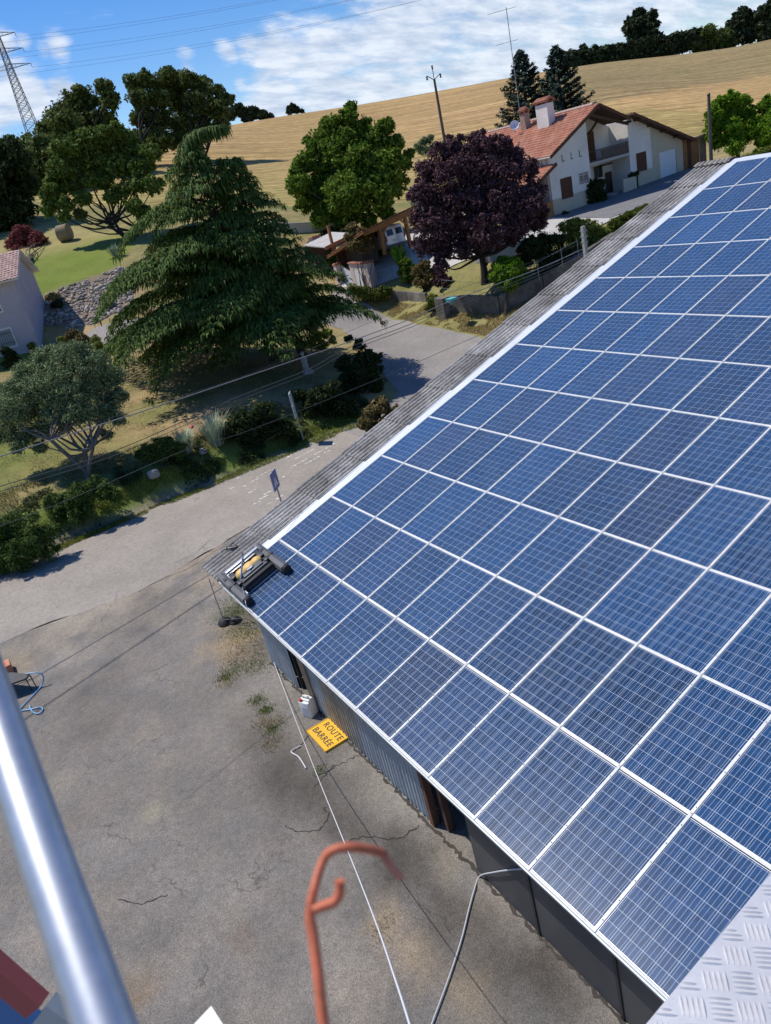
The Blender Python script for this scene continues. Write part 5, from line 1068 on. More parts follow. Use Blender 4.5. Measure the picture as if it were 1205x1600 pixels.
# leaf rosettes with long blades
def blades(name, label, cat, base, n, L, spread, w, m, droop=.3, flower=None):
    t = empty(name, tuple(base), label, cat); mb = MB()
    for k in range(n):
        a = rng.uniform(0, 2 * PI); s = rng.uniform(.05, 1) * spread; d = np.array([math.cos(a), math.sin(a), 0]); ll = L * rng.uniform(.65, 1.1); sd = np.cross(d, [0, 0, 1]) * w; o = np.array(base) + d * rng.uniform(0, .22) * L
        p1 = o + d * s * ll * .45 + [0, 0, ll * .6]; p2 = o + d * s * ll + [0, 0, ll * (1 - droop * s)]
        mb.add([o - sd * .6, o + sd * .6, p1 + sd, p1 - sd, p2], [(0, 1, 2, 3), (3, 2, 4)])
    wb(mb, 'leaf_blades', m, t, fix=False)
    if flower is not None:
        wb(MB().lathe([(.02, -.05), (.09, 0), (.11, .05), (.05, .10)], flower, 10), 'flower', mat('red_flower', (.6, .03, .06), .6), t)
    return t
b = drop0(340, 695); blades('silver_plant', 'tall silver grey spiky plant on the bank, the right one', 'plant', b, 190, 1.55, .62, .020, L_silver, .2)
b = drop0(292, 708); blades('silver_plant', 'silver leaved plant with a red bloom beside it on the bank', 'plant', b, 170, 1.2, .8, .022, L_silver, .3, flower=tuple(dp(300, 668, float(WC[2] @ (np.array(b) - CAM)))))
b = drop0(624, 412); blades('banana_plant', 'bright banana like plant before the carport', 'plant', b, 16, 1.5, .8, .20, leafmat('banana_leaf', (.17, .30, .03), .15, .35), .4)
b = drop0(180, 400); blades('pampas_tuft', 'pale grey tufted plant at the top of the rubble slope', 'plant', b, 120, 1.2, .9, .03, L_silver, .5)
shrub('dry_bush', 'straw coloured dry bush on the upper edge of the rubble', 'shrub', [(82, 462, 6), (90, 464, 5), (76, 466, 4)], L_straw, 2500, .07, drop0(83, 470))
shrub('dark_bush', 'dark small bush in the rubble slope', 'shrub', [(92, 474, 6), (85, 478, 5)], L_dark, 2000, .07, drop0(90, 482))
shrub('house_shrub', 'dark shrub before the barred window of the pink house', 'shrub', [(15, 555, 9), (22, 562, 8), (8, 548, 7), (12, 568, 8)], L_dark, 5000, .06, drop0(15, 577))
shrub('house_shrub', 'yellowish plant at the corner of the pink house', 'shrub', [(48, 540, 5), (52, 546, 5)], L_ylw, 1500, .06, drop0(50, 552))
shrub('flower_bush', 'purple and bronze shrubs along the end of the driveway', 'shrub', [(115, 522, 8), (128, 530, 9), (105, 530, 7), (140, 535, 8), (150, 530, 6)], L_brown, 5000, .06, drop0(122, 545))
shrub('flower_bush', 'yellow tipped shrub between driveway and olive tree', 'shrub', [(148, 532, 7), (155, 540, 7), (95, 530, 5), (165, 548, 6)], L_ylw, 3000, .06, drop0(150, 550))
# grass: verge, bank, yard weeds
def grass(name, pts_fn, n, L, w, m, label, cat='grass'):
    P = pts_fn(n); n = len(P); z = TZ(P[:, 0], P[:, 1]); b = np.column_stack([P, z - .01]); a = rng.uniform(0, 2 * PI, n); d = np.stack([np.cos(a), np.sin(a), np.zeros(n)], 1); sd = np.stack([-np.sin(a), np.cos(a), np.zeros(n)], 1) * w
    ll = (L * rng.uniform(.5, 1.4, n))[:, None]; tip = b + d * ll * rng.uniform(.1, .9, (n, 1)) + np.array([0, 0, 1]) * ll
    v = np.stack([b - sd, b + sd, tip], 1).reshape(-1, 3); f = np.arange(3 * n).reshape(n, 3); o = np_mesh(name, v, f, m); tag(o, label, cat, kind='stuff'); return o
def clumped(x0, x1, y0, y1, thr=.0, s=.9, seed=4.0, poly=None):
    def fn(n):
        out = []
        while len(out) < n:
            x = random.uniform(x0, x1); y = random.uniform(y0, y1)
            if poly is not None and not inside(poly, np.array([x]), np.array([y]))[0]: 
                if random.random() < .97: continue
                else: out.append((x, y)) if False else None
                continue
            if fbm(x, y, s, seed, 3) > thr: out.append((x, y))
        return np.array(out)
    return fn
grass('verge_grass', clumped(-15.4, -13.75, -8, 12, -.35), 30000, .09, .014, L_ylw, 'green grass along the foot of the roadside bank')
grass('bank_grass', clumped(-18.5, -15.0, -8, 13, -.1), 14000, .12, .012, L_bank, 'rough grass and weeds on the roadside bank')
grass('garden_grass', clumped(-32, -17, -8, 13, .05), 12000, .09, .014, L_straw, 'dry straw coloured grass in the garden above the bank')
VG = np.array([tuple(drop(*p)[:2]) for p in [(540, 470), (600, 487), (650, 505), (740, 521), (800, 535), (900, 455), (790, 478), (690, 480), (620, 468), (560, 462)]])
grass('wall_verge_grass', clumped(VG[:, 0].min(), VG[:, 0].max(), VG[:, 1].min(), VG[:, 1].max(), -.2, poly=VG), 16000, .10, .016, L_straw, 'short dry grass between the side road and the low wall')
def ivy():
    P = clumped(-17.0, -14.35, -3.5, 13, .10, .7, 14.0)(7500); n = len(P); z = TZ(P[:, 0], P[:, 1]) + rng.uniform(.02, .30, n) * (1 - np.abs((P[:, 0] + 15.7) / 1.5).clip(0, 1) * .7)
    o_ = np.array([.1, 0, 1]) + unit(n) * .6; v, f = leaf_geo(np.column_stack([P, z]), o_ / np.linalg.norm(o_, axis=1)[:, None], .055 * rng.uniform(.6, 1.4, n), .5); o = np_mesh('bank_ground_cover', v, f, L_dark); tag(o, 'dark leafy ground cover on the roadside bank below the garden', 'ground cover', kind='stuff')
ivy()  # dark ivy leaves that also stand in for shadow on the bank
def spots(centres, n):
    def fn(_):
        out = []
        for (px, py, rad, k) in centres:
            c = gz(px, py, GZ)[:2]; q = rng.normal(size=(int(k * n), 2)) * rad * .5 + c; out.append(q)
        return np.concatenate(out)
    return fn
grass('yard_weeds', spots([(372, 945, .8, 1), (385, 985, .7, 1), (365, 960, .5, .6), (402, 1095, .25, .3), (415, 1110, .2, .3), (398, 1040, .5, .5), (360, 1050, .35, .3), (425, 1140, .2, .2), (500, 1205, .15, .1), (350, 1060, .2, .15)], 1500), 0, .055, .007, L_grass, 'weeds growing through the asphalt by the barn corner')
grass('dry_weeds', spots([(385, 960, .9, 1), (400, 1010, .7, 1), (370, 1030, .5, .5), (355, 1065, .3, .35), (410, 1130, .3, .3), (430, 1130, .3, .3), (425, 1160, .3, .3), (600, 1450, .3, .15)], 800), 0, .07, .006, L_straw, 'dry yellow weeds at the foot of the barn corner')

# ------------------------------------------------------------------ the tiled house on the right
M_tile = mat('clay_tiles', (.36, .135, .080), .8, var=.22, vscale=1.2, var2=.3, v2scale=7, col2=(.42, .19, .12))
M_tilep = mat('pinkish_tiles', (.42, .27, .23), .85, var=.2, vscale=1.5, var2=.3, v2scale=7)
M_wallw = mat('cream_render', (.72, .68, .63), .9, var=.11, vscale=.7, var2=.07, v2scale=5)
M_wallc = mat('beige_render', (.50, .44, .34), .9, var=.08, vscale=.8, var2=.06, v2scale=6)
M_brownw = mat('brown_wood', (.095, .036, .017), .85, var=.25, vscale=3); M_orangew = mat('orange_wood', (.27, .125, .045), .8, var=.25, vscale=3)
M_soff = mat('dark_soffit', (.085, .045, .025), .8, var=.25, vscale=3); M_glass = mat('window_glass', (.03, .035, .04), .12, spec=.6); M_gdoor = mat('pale_blue_door', (.60, .66, .72), .5)
M_conc = mat('pale_concrete', (.42, .40, .37), .9, var=.15, vscale=2, var2=.12, v2scale=14); M_iron = mat('black_iron', (.02, .02, .02), .5)
HX = -32.0; HG = 1.45
house = empty('tiled_house', (-38, 49, HG), 'cream two storey house with red tiled roof, balcony and pale blue garage door', 'house')
def hb(name, m, *boxes, parent=None, bev=0):
    mb = MB()
    for a, b in boxes: mb.box(a, b, bev)
    return wb(mb, name, m, parent or house)
def zl(y): return 6.15 + (y - 41.86) * (8.75 - 6.15) / (47.14 - 41.86)
def zr(y): return 8.75 - (y - 47.14) * .455
def z2(y): return 7.45 - (y - 51.1) * .428
BX = -45.0
def hwall(name, m, poly, x0, x1): return wb(MB().prism(poly, 0, x0, x1), name, m, house)
hwall('gable_wall', M_wallw, [(41.85, 2.75), (46.3, 2.75), (46.3, zl(46.3) - .12), (41.85, zl(41.85) - .12)], HX - .3, HX)
hwall('gable_plinth', M_wallc, [(41.85, HG - .6), (46.3, HG - .6), (46.3, 2.75), (41.85, 2.75)], HX - .3, HX + .012)
hwall('recess_wall', M_wallw, [(46.3, HG - .5), (51.0, HG - .5), (51.0, zr(51.0)), (47.14, zr(47.14) - .12), (46.3, zl(46.3) - .12)], HX - 2.3, HX - 2.0)
hwall('recess_side_wall', M_wallw, [(46.0, HG - .5), (46.3, HG - .5), (46.3, zl(46.3) - .15), (46.0, zl(46) - .15)], HX - 2.0, HX - .3)
hwall('wing_side_wall', M_wallw, [(51.0, HG - .5), (51.25, HG - .5), (51.25, 7.25), (51.0, 7.25)], HX - 2.3, HX)
hwall('wing_wall', M_wallw, [(51.25, 2.95), (53.7, 2.95), (53.7, z2(53.7) - .14), (51.25, z2(51.25) - .14)], HX - .3, HX)
hwall('wing_plinth', M_wallc, [(51.25, HG - .5), (54.70, HG - .5), (54.70, z2(54.7) - .16), (53.7, z2(53.7) - .16), (53.7, 2.95), (51.25, 2.95)], HX - .35, HX - .02)
hwall('garage_wall', M_wallc, [(54.70, 3.95), (56.88, 3.95), (56.88, z2(56.88) - .16), (54.70, z2(54.7) - .16)], HX - .35, HX - .02)
hwall('garage_wall', M_wallc, [(56.88, HG - .5), (57.75, HG - .5), (57.75, z2(57.75) - .16), (56.88, z2(56.88) - .16)], HX - .35, HX - .02)
hwall('rear_wall', M_wallw, [(41.85, HG - .6), (57.7, HG - .6), (57.7, 4.3), (51, 7.1), (47.14, 8.5), (41.85, 5.9)], BX, BX + .3)
hb('left_wall', M_wallw, ((BX + .3, 41.86, HG - .6), (HX - .3, 42.1, 5.98)))
hb('right_wall', M_wallc, ((BX + .3, 57.5, HG - .6), (HX - .35, 57.74, 4.35)))
hb('inner_floor', M_conc, ((BX + .3, 42.1, 4.25), (HX - 2.3, 57.5, 4.4)))
g = hb('garage_door', M_gdoor, ((HX - .16, 54.70, HG - .2), (HX - .10, 56.88, 3.95)))
for k in range(5): hb('door_panel', M_gdoor, ((HX - .10, 54.72, 1.55 + k * .48), (HX - .085, 56.86, 1.55 + k * .48 + .465)), parent=g)
def shutter(y0, y1, z0, z1, m=M_brownw, nm='shutter'):
    s = hb('window_shutter' if nm == 'shutter' else nm, m, ((HX + .002, y0, z0), (HX + .03, y1, z1))); n_ = max(4, int((y1 - y0) / .16)); w = (y1 - y0) / n_
    for k in range(n_): hb('board', m, ((HX + .03, y0 + k * w + .008, z0 + .02), (HX + .048, y0 + (k + 1) * w - .008, z1 - .02)), parent=s)
    hb('sill', M_conc, ((HX - .0, y0 - .08, z0 - .08), (HX + .10, y1 + .08, z0)), parent=s); return s
shutter(42.88, 44.12, 2.56, 4.1); shutter(51.78, 52.98, 2.93, 4.4)
def window(y0, y1, z0, z1, x=HX, nx=2, nz=1, bars=False, bm_=M_iron):
    w = hb('window', M_glass, ((x + .004, y0, z0), (x + .016, y1, z1)))
    fr = [((x + .0, y0 - .05, z0 - .05), (x + .05, y0, z1 + .05)), ((x, y1, z0 - .05), (x + .05, y1 + .05, z1 + .05)), ((x, y0, z1), (x + .048, y1, z1 + .05)), ((x, y0, z0 - .05), (x + .048, y1, z0))]
    hb('frame', M_wallw, *fr, parent=w)
    for k in range(1, nx): hb('glazing_bar', M_wallw, ((x + .016, y0 + (y1 - y0) * k / nx - .02, z0), (x + .04, y0 + (y1 - y0) * k / nx + .02, z1)), parent=w)
    if bars:
        mb = MB(); n_ = int((y1 - y0) / .14)
        for k in range(n_ + 1): mb.box((x + .08, y0 + k * (y1 - y0) / n_ - .011, z0), (x + .10, y0 + k * (y1 - y0) / n_ + .011, z1))
        for zz_ in (z0 + .15, z1 - .15): mb.box((x + .078, y0, zz_ - .015), (x + .102, y1, zz_ + .015))
        wb(mb, 'window_grille', bm_, w)
    return w
window(44.94, 45.98, 3.30, 4.10, bars=True, bm_=M_wallw); window(48.75, 49.75, 3.2, 4.15, x=HX - 2.0, bars=True)
# three iron wall anchors shaped like an L
for y in (43.49, 44.48, 45.42): hb('wall_anchor', M_iron, ((HX + .002, y - .16, 5.30), (HX + .03, y + .10, 5.35)), ((HX + .002, y - .16, 5.35), (HX + .03, y - .11, 5.80)))
# balcony
bs = hb('balcony_slab', M_conc, ((HX - 2.0, 46.3, 4.42), (HX + .03, 51.0, 4.64)))
mb = MB().box((HX - .05, 46.3, 5.44), (HX + .0, 51.0, 5.50)).box((HX - .04, 46.3, 4.72), (HX - .01, 51.0, 4.75))
for k in range(41): mb.box((HX - .035, 46.35 + k * .115 - .01, 4.64), (HX - .015, 46.35 + k * .115 + .01, 5.44))
wb(mb, 'balcony_railing', M_soff, house)
hb('railing_screen', mat('balcony_screen', (.20, .17, .16), .9, var=.2), ((HX - .075, 47.8, 4.66), (HX - .06, 50.95, 5.40)))
d = hb('balcony_door', M_brownw, ((HX - 1.99, 48.30, 4.66), (HX - 1.94, 49.15, 6.9)));
for k in range(5): hb('board', M_brownw, ((HX - 1.94, 48.31 + k * .168, 4.7), (HX - 1.925, 48.31 + k * .168 + .155, 6.85)), parent=d)
wb(MB().beam((HX - 1.9, 48.6, 6.8), (HX - .6, 48.7, 7.9), .14, .14), 'roof_brace', M_brownw, house)
wb(MB().beam((HX - 2, 47.14, 8.45), (HX + .75, 47.14, 8.45), .16, .22), 'ridge_beam', M_soff, house)
wb(MB().beam((HX - .1, 50.6, 6.95), (HX + .75, 50.6, 6.95), .14, .2), 'purlin_end', M_soff, house)
wb(MB().beam((HX + .1, 46.4, 8.2), (HX + .1, 51.0, 6.8), .14, .2), 'tie_beam', M_soff, house)
hb('entrance_door', M_soff, ((HX - 1.99, 50.05, HG - .2), (HX - 1.93, 50.85, 3.45))); hb('entrance_step', M_conc, ((HX - 1.9, 48.6, HG - .3), (HX + .3, 50.9, HG + .12)), ((HX - 1.9, 48.9, HG + .12), (HX - .3, 50.7, HG + .34)))
hb('planter_wall', M_wallc, ((HX + .25, 49.5, HG - .5), (HX + .45, 51.3, 2.75)), ((HX - .0, 51.1, HG - .5), (HX + .45, 51.28, 2.74)))
wb(MB().tube([(HX - 1.9, 49.35, 4.05), (HX - 1.6, 49.4, 4.1), (HX - 1.5, 50.5, 4.12), (HX - 1.9, 50.6, 4.05)], .06, 6), 'hanging_planter', M_iron, house)
mb = MB(); v_ = []
fo = [(np.array([HX + .3, 50.6 + .25 * k, 2.85]), .2) for k in range(4)]; foliage('planter_leaves', fo, 1500, .06, L_dark, house)
# roofs: tiled canal roof, real corrugation in stepped courses
def tiled_roof(name, p00, p10, p01, m, parent, tw=.235, th=.36, amp=.05, thick=.10, und=None):
    """p00 eave start, p10 eave end, p01 top start"""
    p00, p10, p01 = map(lambda q: np.array(q, float), (p00, p10, p01)); U = p10 - p00; Wv = p01 - p00; lu = np.linalg.norm(U); lw = np.linalg.norm(Wv); u = U / lu; w = Wv / lw; nrm = np.cross(u, w); nrm *= np.sign(nrm[2])
    nc = int(lu / tw); nr = int(lw / th); vs = []; fs = []; k6 = 6; cols = nc * k6 + 1
    for r in range(nr):
        for e in (0, 1):
            for c in range(cols):
                t = c / (cols - 1); h = amp * abs(math.cos(PI * (c % k6) / k6)) * (1 if True else 0) if False else amp * (.5 + .5 * math.cos(2 * PI * (c % k6) / k6))
                q = p00 + U * t + w * lw * ((r + e) / nr) + nrm * (h + .035 * (1 - e) + .012 * math.sin(c * 12.9 + r * 7.7)); vs.append(q)
    for r in range(nr):
        b0_ = 2 * r * cols
        for c in range(cols - 1):
            fs.append((b0_ + c, b0_ + c + 1, b0_ + cols + c + 1, b0_ + cols + c))
            if r: fs.append((b0_ - cols + c, b0_ - cols + c + 1, b0_ + c + 1, b0_ + c))
    mb = MB(); mb.add(vs, fs, True); o = wb(mb, name, m, parent, fix=False); o['kind'] = 'stuff'
    mb = MB().quadprism([p00 - nrm * .01, p10 - nrm * .01, p10 + Wv - nrm * .01, p01 - nrm * .01], nrm, thick); wb(mb, 'roof_boards', und or M_soff, parent); return o
XF = HX + .78
tiled_roof('roof_tiles', (BX - .3, 41.42, zl(41.42)), (XF, 41.42, zl(41.42)), (BX - .3, 47.14, zl(47.14)), M_tile, house)
tiled_roof('roof_tiles', (XF, 50.5, zr(50.5)), (BX - .3, 50.5, zr(50.5)), (XF, 47.14, zr(47.14)), M_tile, house)
tiled_roof('roof_tiles', (XF, 58.6, z2(58.6)), (BX - .3, 58.6, z2(58.6)), (XF, 50.95, z2(50.95)), M_tile, house)
mb = MB()
for k in range(int((XF - BX) / .42)): mb.tube([(BX - .3 + k * .42, 47.14, 8.80), (BX - .3 + k * .42 + .46, 47.14, 8.84)], [.12, .13], 8)
o = wb(mb, 'ridge_tiles', mat('pale_ridge_tiles', (.50, .36, .30), .85, var=.15, vscale=3), house)
mb = MB()
mb.beam((XF + .02, 41.40, zl(41.4) - .08), (XF + .02, 47.14, zl(47.14) - .08), .05, .22, (0, -.45, .9)).beam((XF + .02, 47.14, zr(47.14) - .08), (XF + .02, 50.5, zr(50.5) - .08), .05, .22, (0, .45, .9)).beam((XF + .02, 50.95, z2(50.95) - .08), (XF + .02, 58.6, z2(58.6) - .08), .05, .22, (0, .42, .9))
wb(mb, 'barge_boards', M_brownw, house)
for y in (51.8, 53.4, 55.0, 56.6): wb(MB().beam((HX - .3, y, z2(y) - .22), (XF - .05, y, z2(y) - .22), .12, .16), 'purlin_end', M_soff, house)
wb(MB().tube([(BX, 41.38, zl(41.4) - .06), (XF, 41.38, zl(41.4) - .06)], .07, 8), 'gutter', M_conc, house)
wb(MB().tube([(HX - .1, 41.70, 5.9), (HX - .1, 41.74, HG)], .05, 8), 'downpipe', M_conc, house)
# chimneys and dish
def chimney(cx_, cy_, w, d_, z0, z1, m, cap, nm='chimney'):
    mb = MB(); mb.prism([(cx_ - w / 2, cy_ - d_ / 2), (cx_ + w / 2, cy_ - d_ / 2), (cx_ + w / 2, cy_ + d_ / 2), (cx_ - w / 2, cy_ + d_ / 2)], 2, z0, z1)
    c = wb(mb, nm, m, house); mb = MB()
    for (a, b) in ((-1, -1), (1, -1), (1, 1), (-1, 1)): mb.box((cx_ + a * w * .42 - .06, cy_ + b * d_ * .42 - .06, z1), (cx_ + a * w * .42 + .06, cy_ + b * d_ * .42 + .06, z1 + .18))
    for s in (-1, 1): mb.quadprism([(cx_ - w * .62, cy_ + s * d_ * .68, z1 + .16), (cx_ + w * .62, cy_ + s * d_ * .68, z1 + .16), (cx_ + w * .62, cy_, z1 + .42), (cx_ - w * .62, cy_, z1 + .42)], (0, s * .4, 1), .05)
    n_ = int(w * 1.2 / .2)
    for k in range(n_):
        for s in (-1, 1): mb.tube([(cx_ - w * .6 + (k + .5) * w * 1.2 / n_, cy_ + s * d_ * .7, z1 + .19), (cx_ - w * .6 + (k + .5) * w * 1.2 / n_, cy_, z1 + .46)], .07, 6)
    wb(mb, 'tile_cap', cap, c); return c
chimney(-35.9, 45.9, 1.35, .75, 7.4, 9.75, M_wallw, M_tile); chimney(-38.7, 46.2, .6, .6, 7.6, 9.5, mat('brick_chimney', (.33, .24, .19), .9, var=.3, vscale=5), M_tile)
ds = empty('satellite_dish', (-39.1, 45.3, 8.2), 'white satellite dish on the tiled roof beside the brick chimney', 'satellite dish')
wb(MB().lathe([(.01, .0), (.18, .02), (.32, .07), (.40, .13), (.38, .13), (.30, .08), (.17, .04), (.01, .02)], (-39.1, 45.3, 8.75), 20, (.75, -.55, .35)), 'reflector', M_flash, ds)
wb(MB().tube([(-39.1, 45.3, 8.1), (-39.1, 45.32, 8.8)], .03, 6).tube([(-39.1, 45.3, 8.6), (-38.7, 45.0, 8.95)], .015, 5), 'mount', M_steel, ds)
an = empty('tv_antenna', (-40.5, 46.6, 8.5), 'tall thin television aerial mast above the tiled house', 'antenna')
tb = dp(812, 172, 71); t1 = dp(797, 20, 71); mdir = np.array([tb[0], tb[1], 8.5]); top = np.array([tb[0], tb[1], t1[2]])
wb(MB().tube([mdir, top], .035, 6), 'mast', M_steel, an)
for (z, L, n_) in ((top[2] - .15, 2.4, 9), (top[2] - 2.7, 1.9, 7)):
    mb = MB().tube([top * [1, 1, 0] + [-.45 * L, -.55 * L * 1.0, z], top * [1, 1, 0] + [.2 * L, .30 * L, z]], .018, 5)
    for k in range(n_):
        t = k / (n_ - 1); c = top * [1, 1, 0] + np.array([-.45 * L + .65 * L * t, -.55 * L + .85 * L * t, z]); mb.tube([c + [-.22, .14, 0], c + [.22, -.14, 0]], .01, 4)
    wb(mb, 'aerial_array', M_steel, an)
# side porch with its own little roof
tiled_roof('porch_tiles', (-38.5, 39.7, 4.35), (HX + .9, 39.7, 4.35), (-38.5, 41.8, 5.35), M_tile, house)
wb(MB().beam((HX + .93, 39.6, 4.25), (HX + .93, 41.85, 5.32), .05, .25, (0, -.4, .9)), 'porch_barge_board', M_brownw, house)
hb('porch_wall', M_wallw, ((-38.2, 40.1, HG - .6), (HX + .3, 40.3, 2.6))); hb('porch_post', M_wallc, ((HX + .1, 40.1, 2.6), (HX + .3, 40.3, 4.4)), ((-35.3, 40.1, 2.6), (-35.1, 40.3, 4.4)))
w = hb('porch_glazing', M_glass, ((-38.2, 40.18, 2.6), (HX + .1, 40.22, 4.4)))
for k in range(8): hb('glazing_bar', M_wallw, ((-38.1 + k * .85, 40.14, 2.6), (-38.03 + k * .85, 40.26, 4.4)), parent=w)
hb('side_door', M_orangew, ((HX + .31, 40.5, HG - .3), (HX + .36, 41.5, 2.7)))
# timber gate and fence at the right of the garage
wg = empty('timber_fence', (-32, 58.9, HG), 'brown timber gate and board fence right of the pale blue garage door', 'fence')
for k in range(8): wb(MB().box((HX - .1, 57.85 + k * .27, HG - .3), (HX - .05, 57.85 + k * .27 + .255, 4.25 + .03 * (k % 2))), 'board', M_orangew if k not in (2, 3) else M_brownw, wg)
wb(MB().box((HX - .25, 57.8, 4.3), (HX + .2, 60.2, 4.42)), 'top_rail', M_wood, wg)
for k in range(5): wb(MB().box((HX - .12, 60.05 + k * .19, HG - .3), (HX - .06, 60.05 + k * .19 + .17, 4.45 - .0 * k)), 'board', M_wood, wg)

# ------------------------------------------------------------------ pink house on the left
LH = np.array(gz(65, 545, 1.8)); DL = float(WC[2] @ (LH - CAM))
M_pink = mat('pink_render', (.46, .40, .43), .9, var=.10, vscale=.7, var2=.04, v2scale=6)
lh = empty('pink_house', tuple(LH), 'pale pink rendered house with barred window cut by the left edge', 'house')
rt = np.array([.4531, .8915, 0]); fw = np.array([-.8915, .4531, 0])
ftop = dp(27, 434, DL); HH = ftop[2] - LH[2]
fd = rt * .985 + fw * .17; fd /= np.linalg.norm(fd); bd = np.array([-fd[1], fd[0], 0]);
if bd @ fw < 0: bd = -bd
def lp(s, b, z): return LH + fd * s + bd * b + np.array([0, 0, z])
def lbox(s0, s1, b0, b1, z0, z1): return [lp(s, b, z) for z in (z0, z1) for s, b in ((s0, b0), (s1, b0), (s1, b1), (s0, b1))]
BF = [(0, 3, 2, 1), (4, 5, 6, 7), (0, 1, 5, 4), (1, 2, 6, 5), (2, 3, 7, 6), (3, 0, 4, 7)]
def lb(name, m, s0, s1, b0, b1, z0, z1, parent=None): return wb(MB().add(lbox(s0, s1, b0, b1, z0, z1), BF), name, m, parent or lh)
lb('front_wall', M_pink, -12, 0, 0, .3, -1.5, HH); lb('side_wall', M_pink, -.3, 0, .3, 8, -1.5, HH); lb('rear_wall', M_pink, -12, 0, 8, 8.3, -1.5, HH); lb('far_wall', M_pink, -12, -11.7, .3, 8, -1.5, HH)
def pl(px, py):
    d = ray(px, py); n_ = bd; t = (n_ @ (LH - CAM)) / (n_ @ d); P = CAM + d * t - LH; return float(P @ fd), float(P[2])
s1, z1 = pl(26, 535); s0, z0 = pl(-14, 545); _, zt_ = pl(18, 515)
w = lb('window', mat('pale_pane', (.34, .36, .38), .5), s0, s1 - .06, -.012, .0, z1 - .15, z1 + 1.0)  # pale pane behind the dark bars
for a in ((s0 - .1, s1 + .04, z1 + 1.0, z1 + 1.12), (s0 - .1, s1 + .04, z1 - .27, z1 - .15), (s1 - .06, s1 + .04, z1 - .15, z1 + 1.0)): lb('frame', M_wallw, a[0], a[1], -.05, .0, a[2], a[3], w)
for k in range(10): lb('grille_bar', M_iron, s1 - .15 - k * .16, s1 - .13 - k * .16, -.12, -.10, z1 - .12, z1 + .98, w)
lb('grille_rail', M_iron, s0, s1 - .06, -.125, -.095, z1 + .1, z1 + .13, w); lb('grille_rail', M_iron, s0, s1 - .06, -.125, -.095, z1 + .75, z1 + .78, w)
s2, zz2 = pl(5, 485); w = lb('window', M_glass, s2 - 1.2, s2 - .1, -.012, 0, zz2, zz2 + 1.0); lb('frame', M_wallw, s2 - .1, s2 + .0, -.05, 0, zz2 - .1, zz2 + 1.1, w); lb('sill', M_wallw, s2 - 1.3, s2 + .05, -.1, 0, zz2 - .12, zz2, w)
lb('vent_box', M_steel, pl(54, 522)[0] - .08, pl(54, 522)[0] + .08, -.06, 0, pl(54, 522)[1] - .18, pl(54, 522)[1] + .18)
ev = lp(.45, -.5, HH + .05); ev2 = lp(-12.4, -.5, HH + .05); rdg = lp(.45 - .0, 4.0, HH + 1.75)
tiled_roof('roof_tiles', ev2, ev, ev2 + (rdg - ev), M_tilep, lh, und=M_wallw)
evb = lp(.45, 8.6, HH + .05); ev2b = lp(-12.4, 8.6, HH + .05)
tiled_roof('roof_tiles', evb, ev2b, evb + (lp(.45, 4.0, HH + 1.75) - evb), M_tilep, lh, und=M_wallw)
wb(MB().prism([(0, 0), (1, 0), (1, 1)], 2, 0, 1), 'gable_peak', M_pink, lh) if False else None
wb(MB().add([lp(-.3, .3, HH), lp(-.3, 8, HH), lp(-.3, 4, HH + 1.5), lp(0, .3, HH), lp(0, 8, HH), lp(0, 4, HH + 1.5)], [(0, 1, 2), (5, 4, 3), (0, 3, 4, 1), (1, 4, 5, 2), (2, 5, 3, 0)]), 'gable_peak', M_pink, lh)

# ------------------------------------------------------------------ rubble slope
rub = empty('rubble', tuple(drop0(130, 470)), 'loose pale rubble stones covering the slope above the driveway', 'rubble'); rub['kind'] = 'stuff'
M_stone = mat('rubble_stone', (.33, .285, .24), .9, island=.6, var=.2); mb = MB(); ico = bmesh.new(); bmesh.ops.create_icosphere(ico, subdivisions=1, radius=1); IV = np.array([v.co[:] for v in ico.verts]); IF = [tuple(v.index for v in f.verts) for f in ico.faces]; ico.free()
VS = []; FS = []; cnt = 0; bb0 = RUB.min(0); bb1 = RUB.max(0)
while cnt < 1350:
    x = random.uniform(bb0[0], bb1[0]); y = random.uniform(bb0[1], bb1[1])
    if not inside(RUB, np.array([x]), np.array([y]))[0]: continue
    if fbm(x, y, .5, 21, 3) < -.28: continue
    s = random.uniform(.05, .19) * (1 if random.random() < .9 else 1.6); v = IV * rng.uniform(.55, 1.15, IV.shape) * s * np.array([1, 1, .65]); FS += [tuple(i + len(VS) * 0 + cnt * 12 for i in f) for f in IF]; VS.append(v + [x, y, tz(x, y) + s * .15]); cnt += 1
o = np_mesh('rubble_stones', np.concatenate(VS), np.array(FS), M_stone, rub); settle(o); o['kind'] = 'stuff'
def rock(name, label, px, py, sx, sy, sz, m, cat='stone'):
    b = drop0(px, py); t = empty(name, b, label, cat); bm = bmesh.new(); bmesh.ops.create_icosphere(bm, subdivisions=2, radius=1)
    for v in bm.verts:
        f_ = 1 + .22 * noise.noise(v.co * 1.7 + Vector((px, 0, 0))); v.co = Vector((max(-.75, min(.75, v.co.x * f_)) * sx, max(-.75, min(.75, v.co.y * f_)) * sy, max(-.3, min(.7, v.co.z * f_)) * sz))
    mb = MB(); mb.add([v.co[:] for v in bm.verts], [tuple(v.index for v in f.verts) for f in bm.faces]); bm.free(); o = mb.build('stone_block', m, t); return t
rock('boundary_stone', 'pale square stone block on the bank below the spiky juniper', 240, 742,   .32, .30, .30, mat('old_stone', (.30, .28, .25), .9, var=.2, vscale=4))
rock('boundary_stone', 'pale flat stone at the foot of the silver plants', 316, 706, .30, .22, .2, M_conc)
rock('boulder', 'dark blue grey boulder at the right end of the rubble', 172, 482, .6, .6, .7, mat('dark_boulder', (.06, .065, .08), .8))
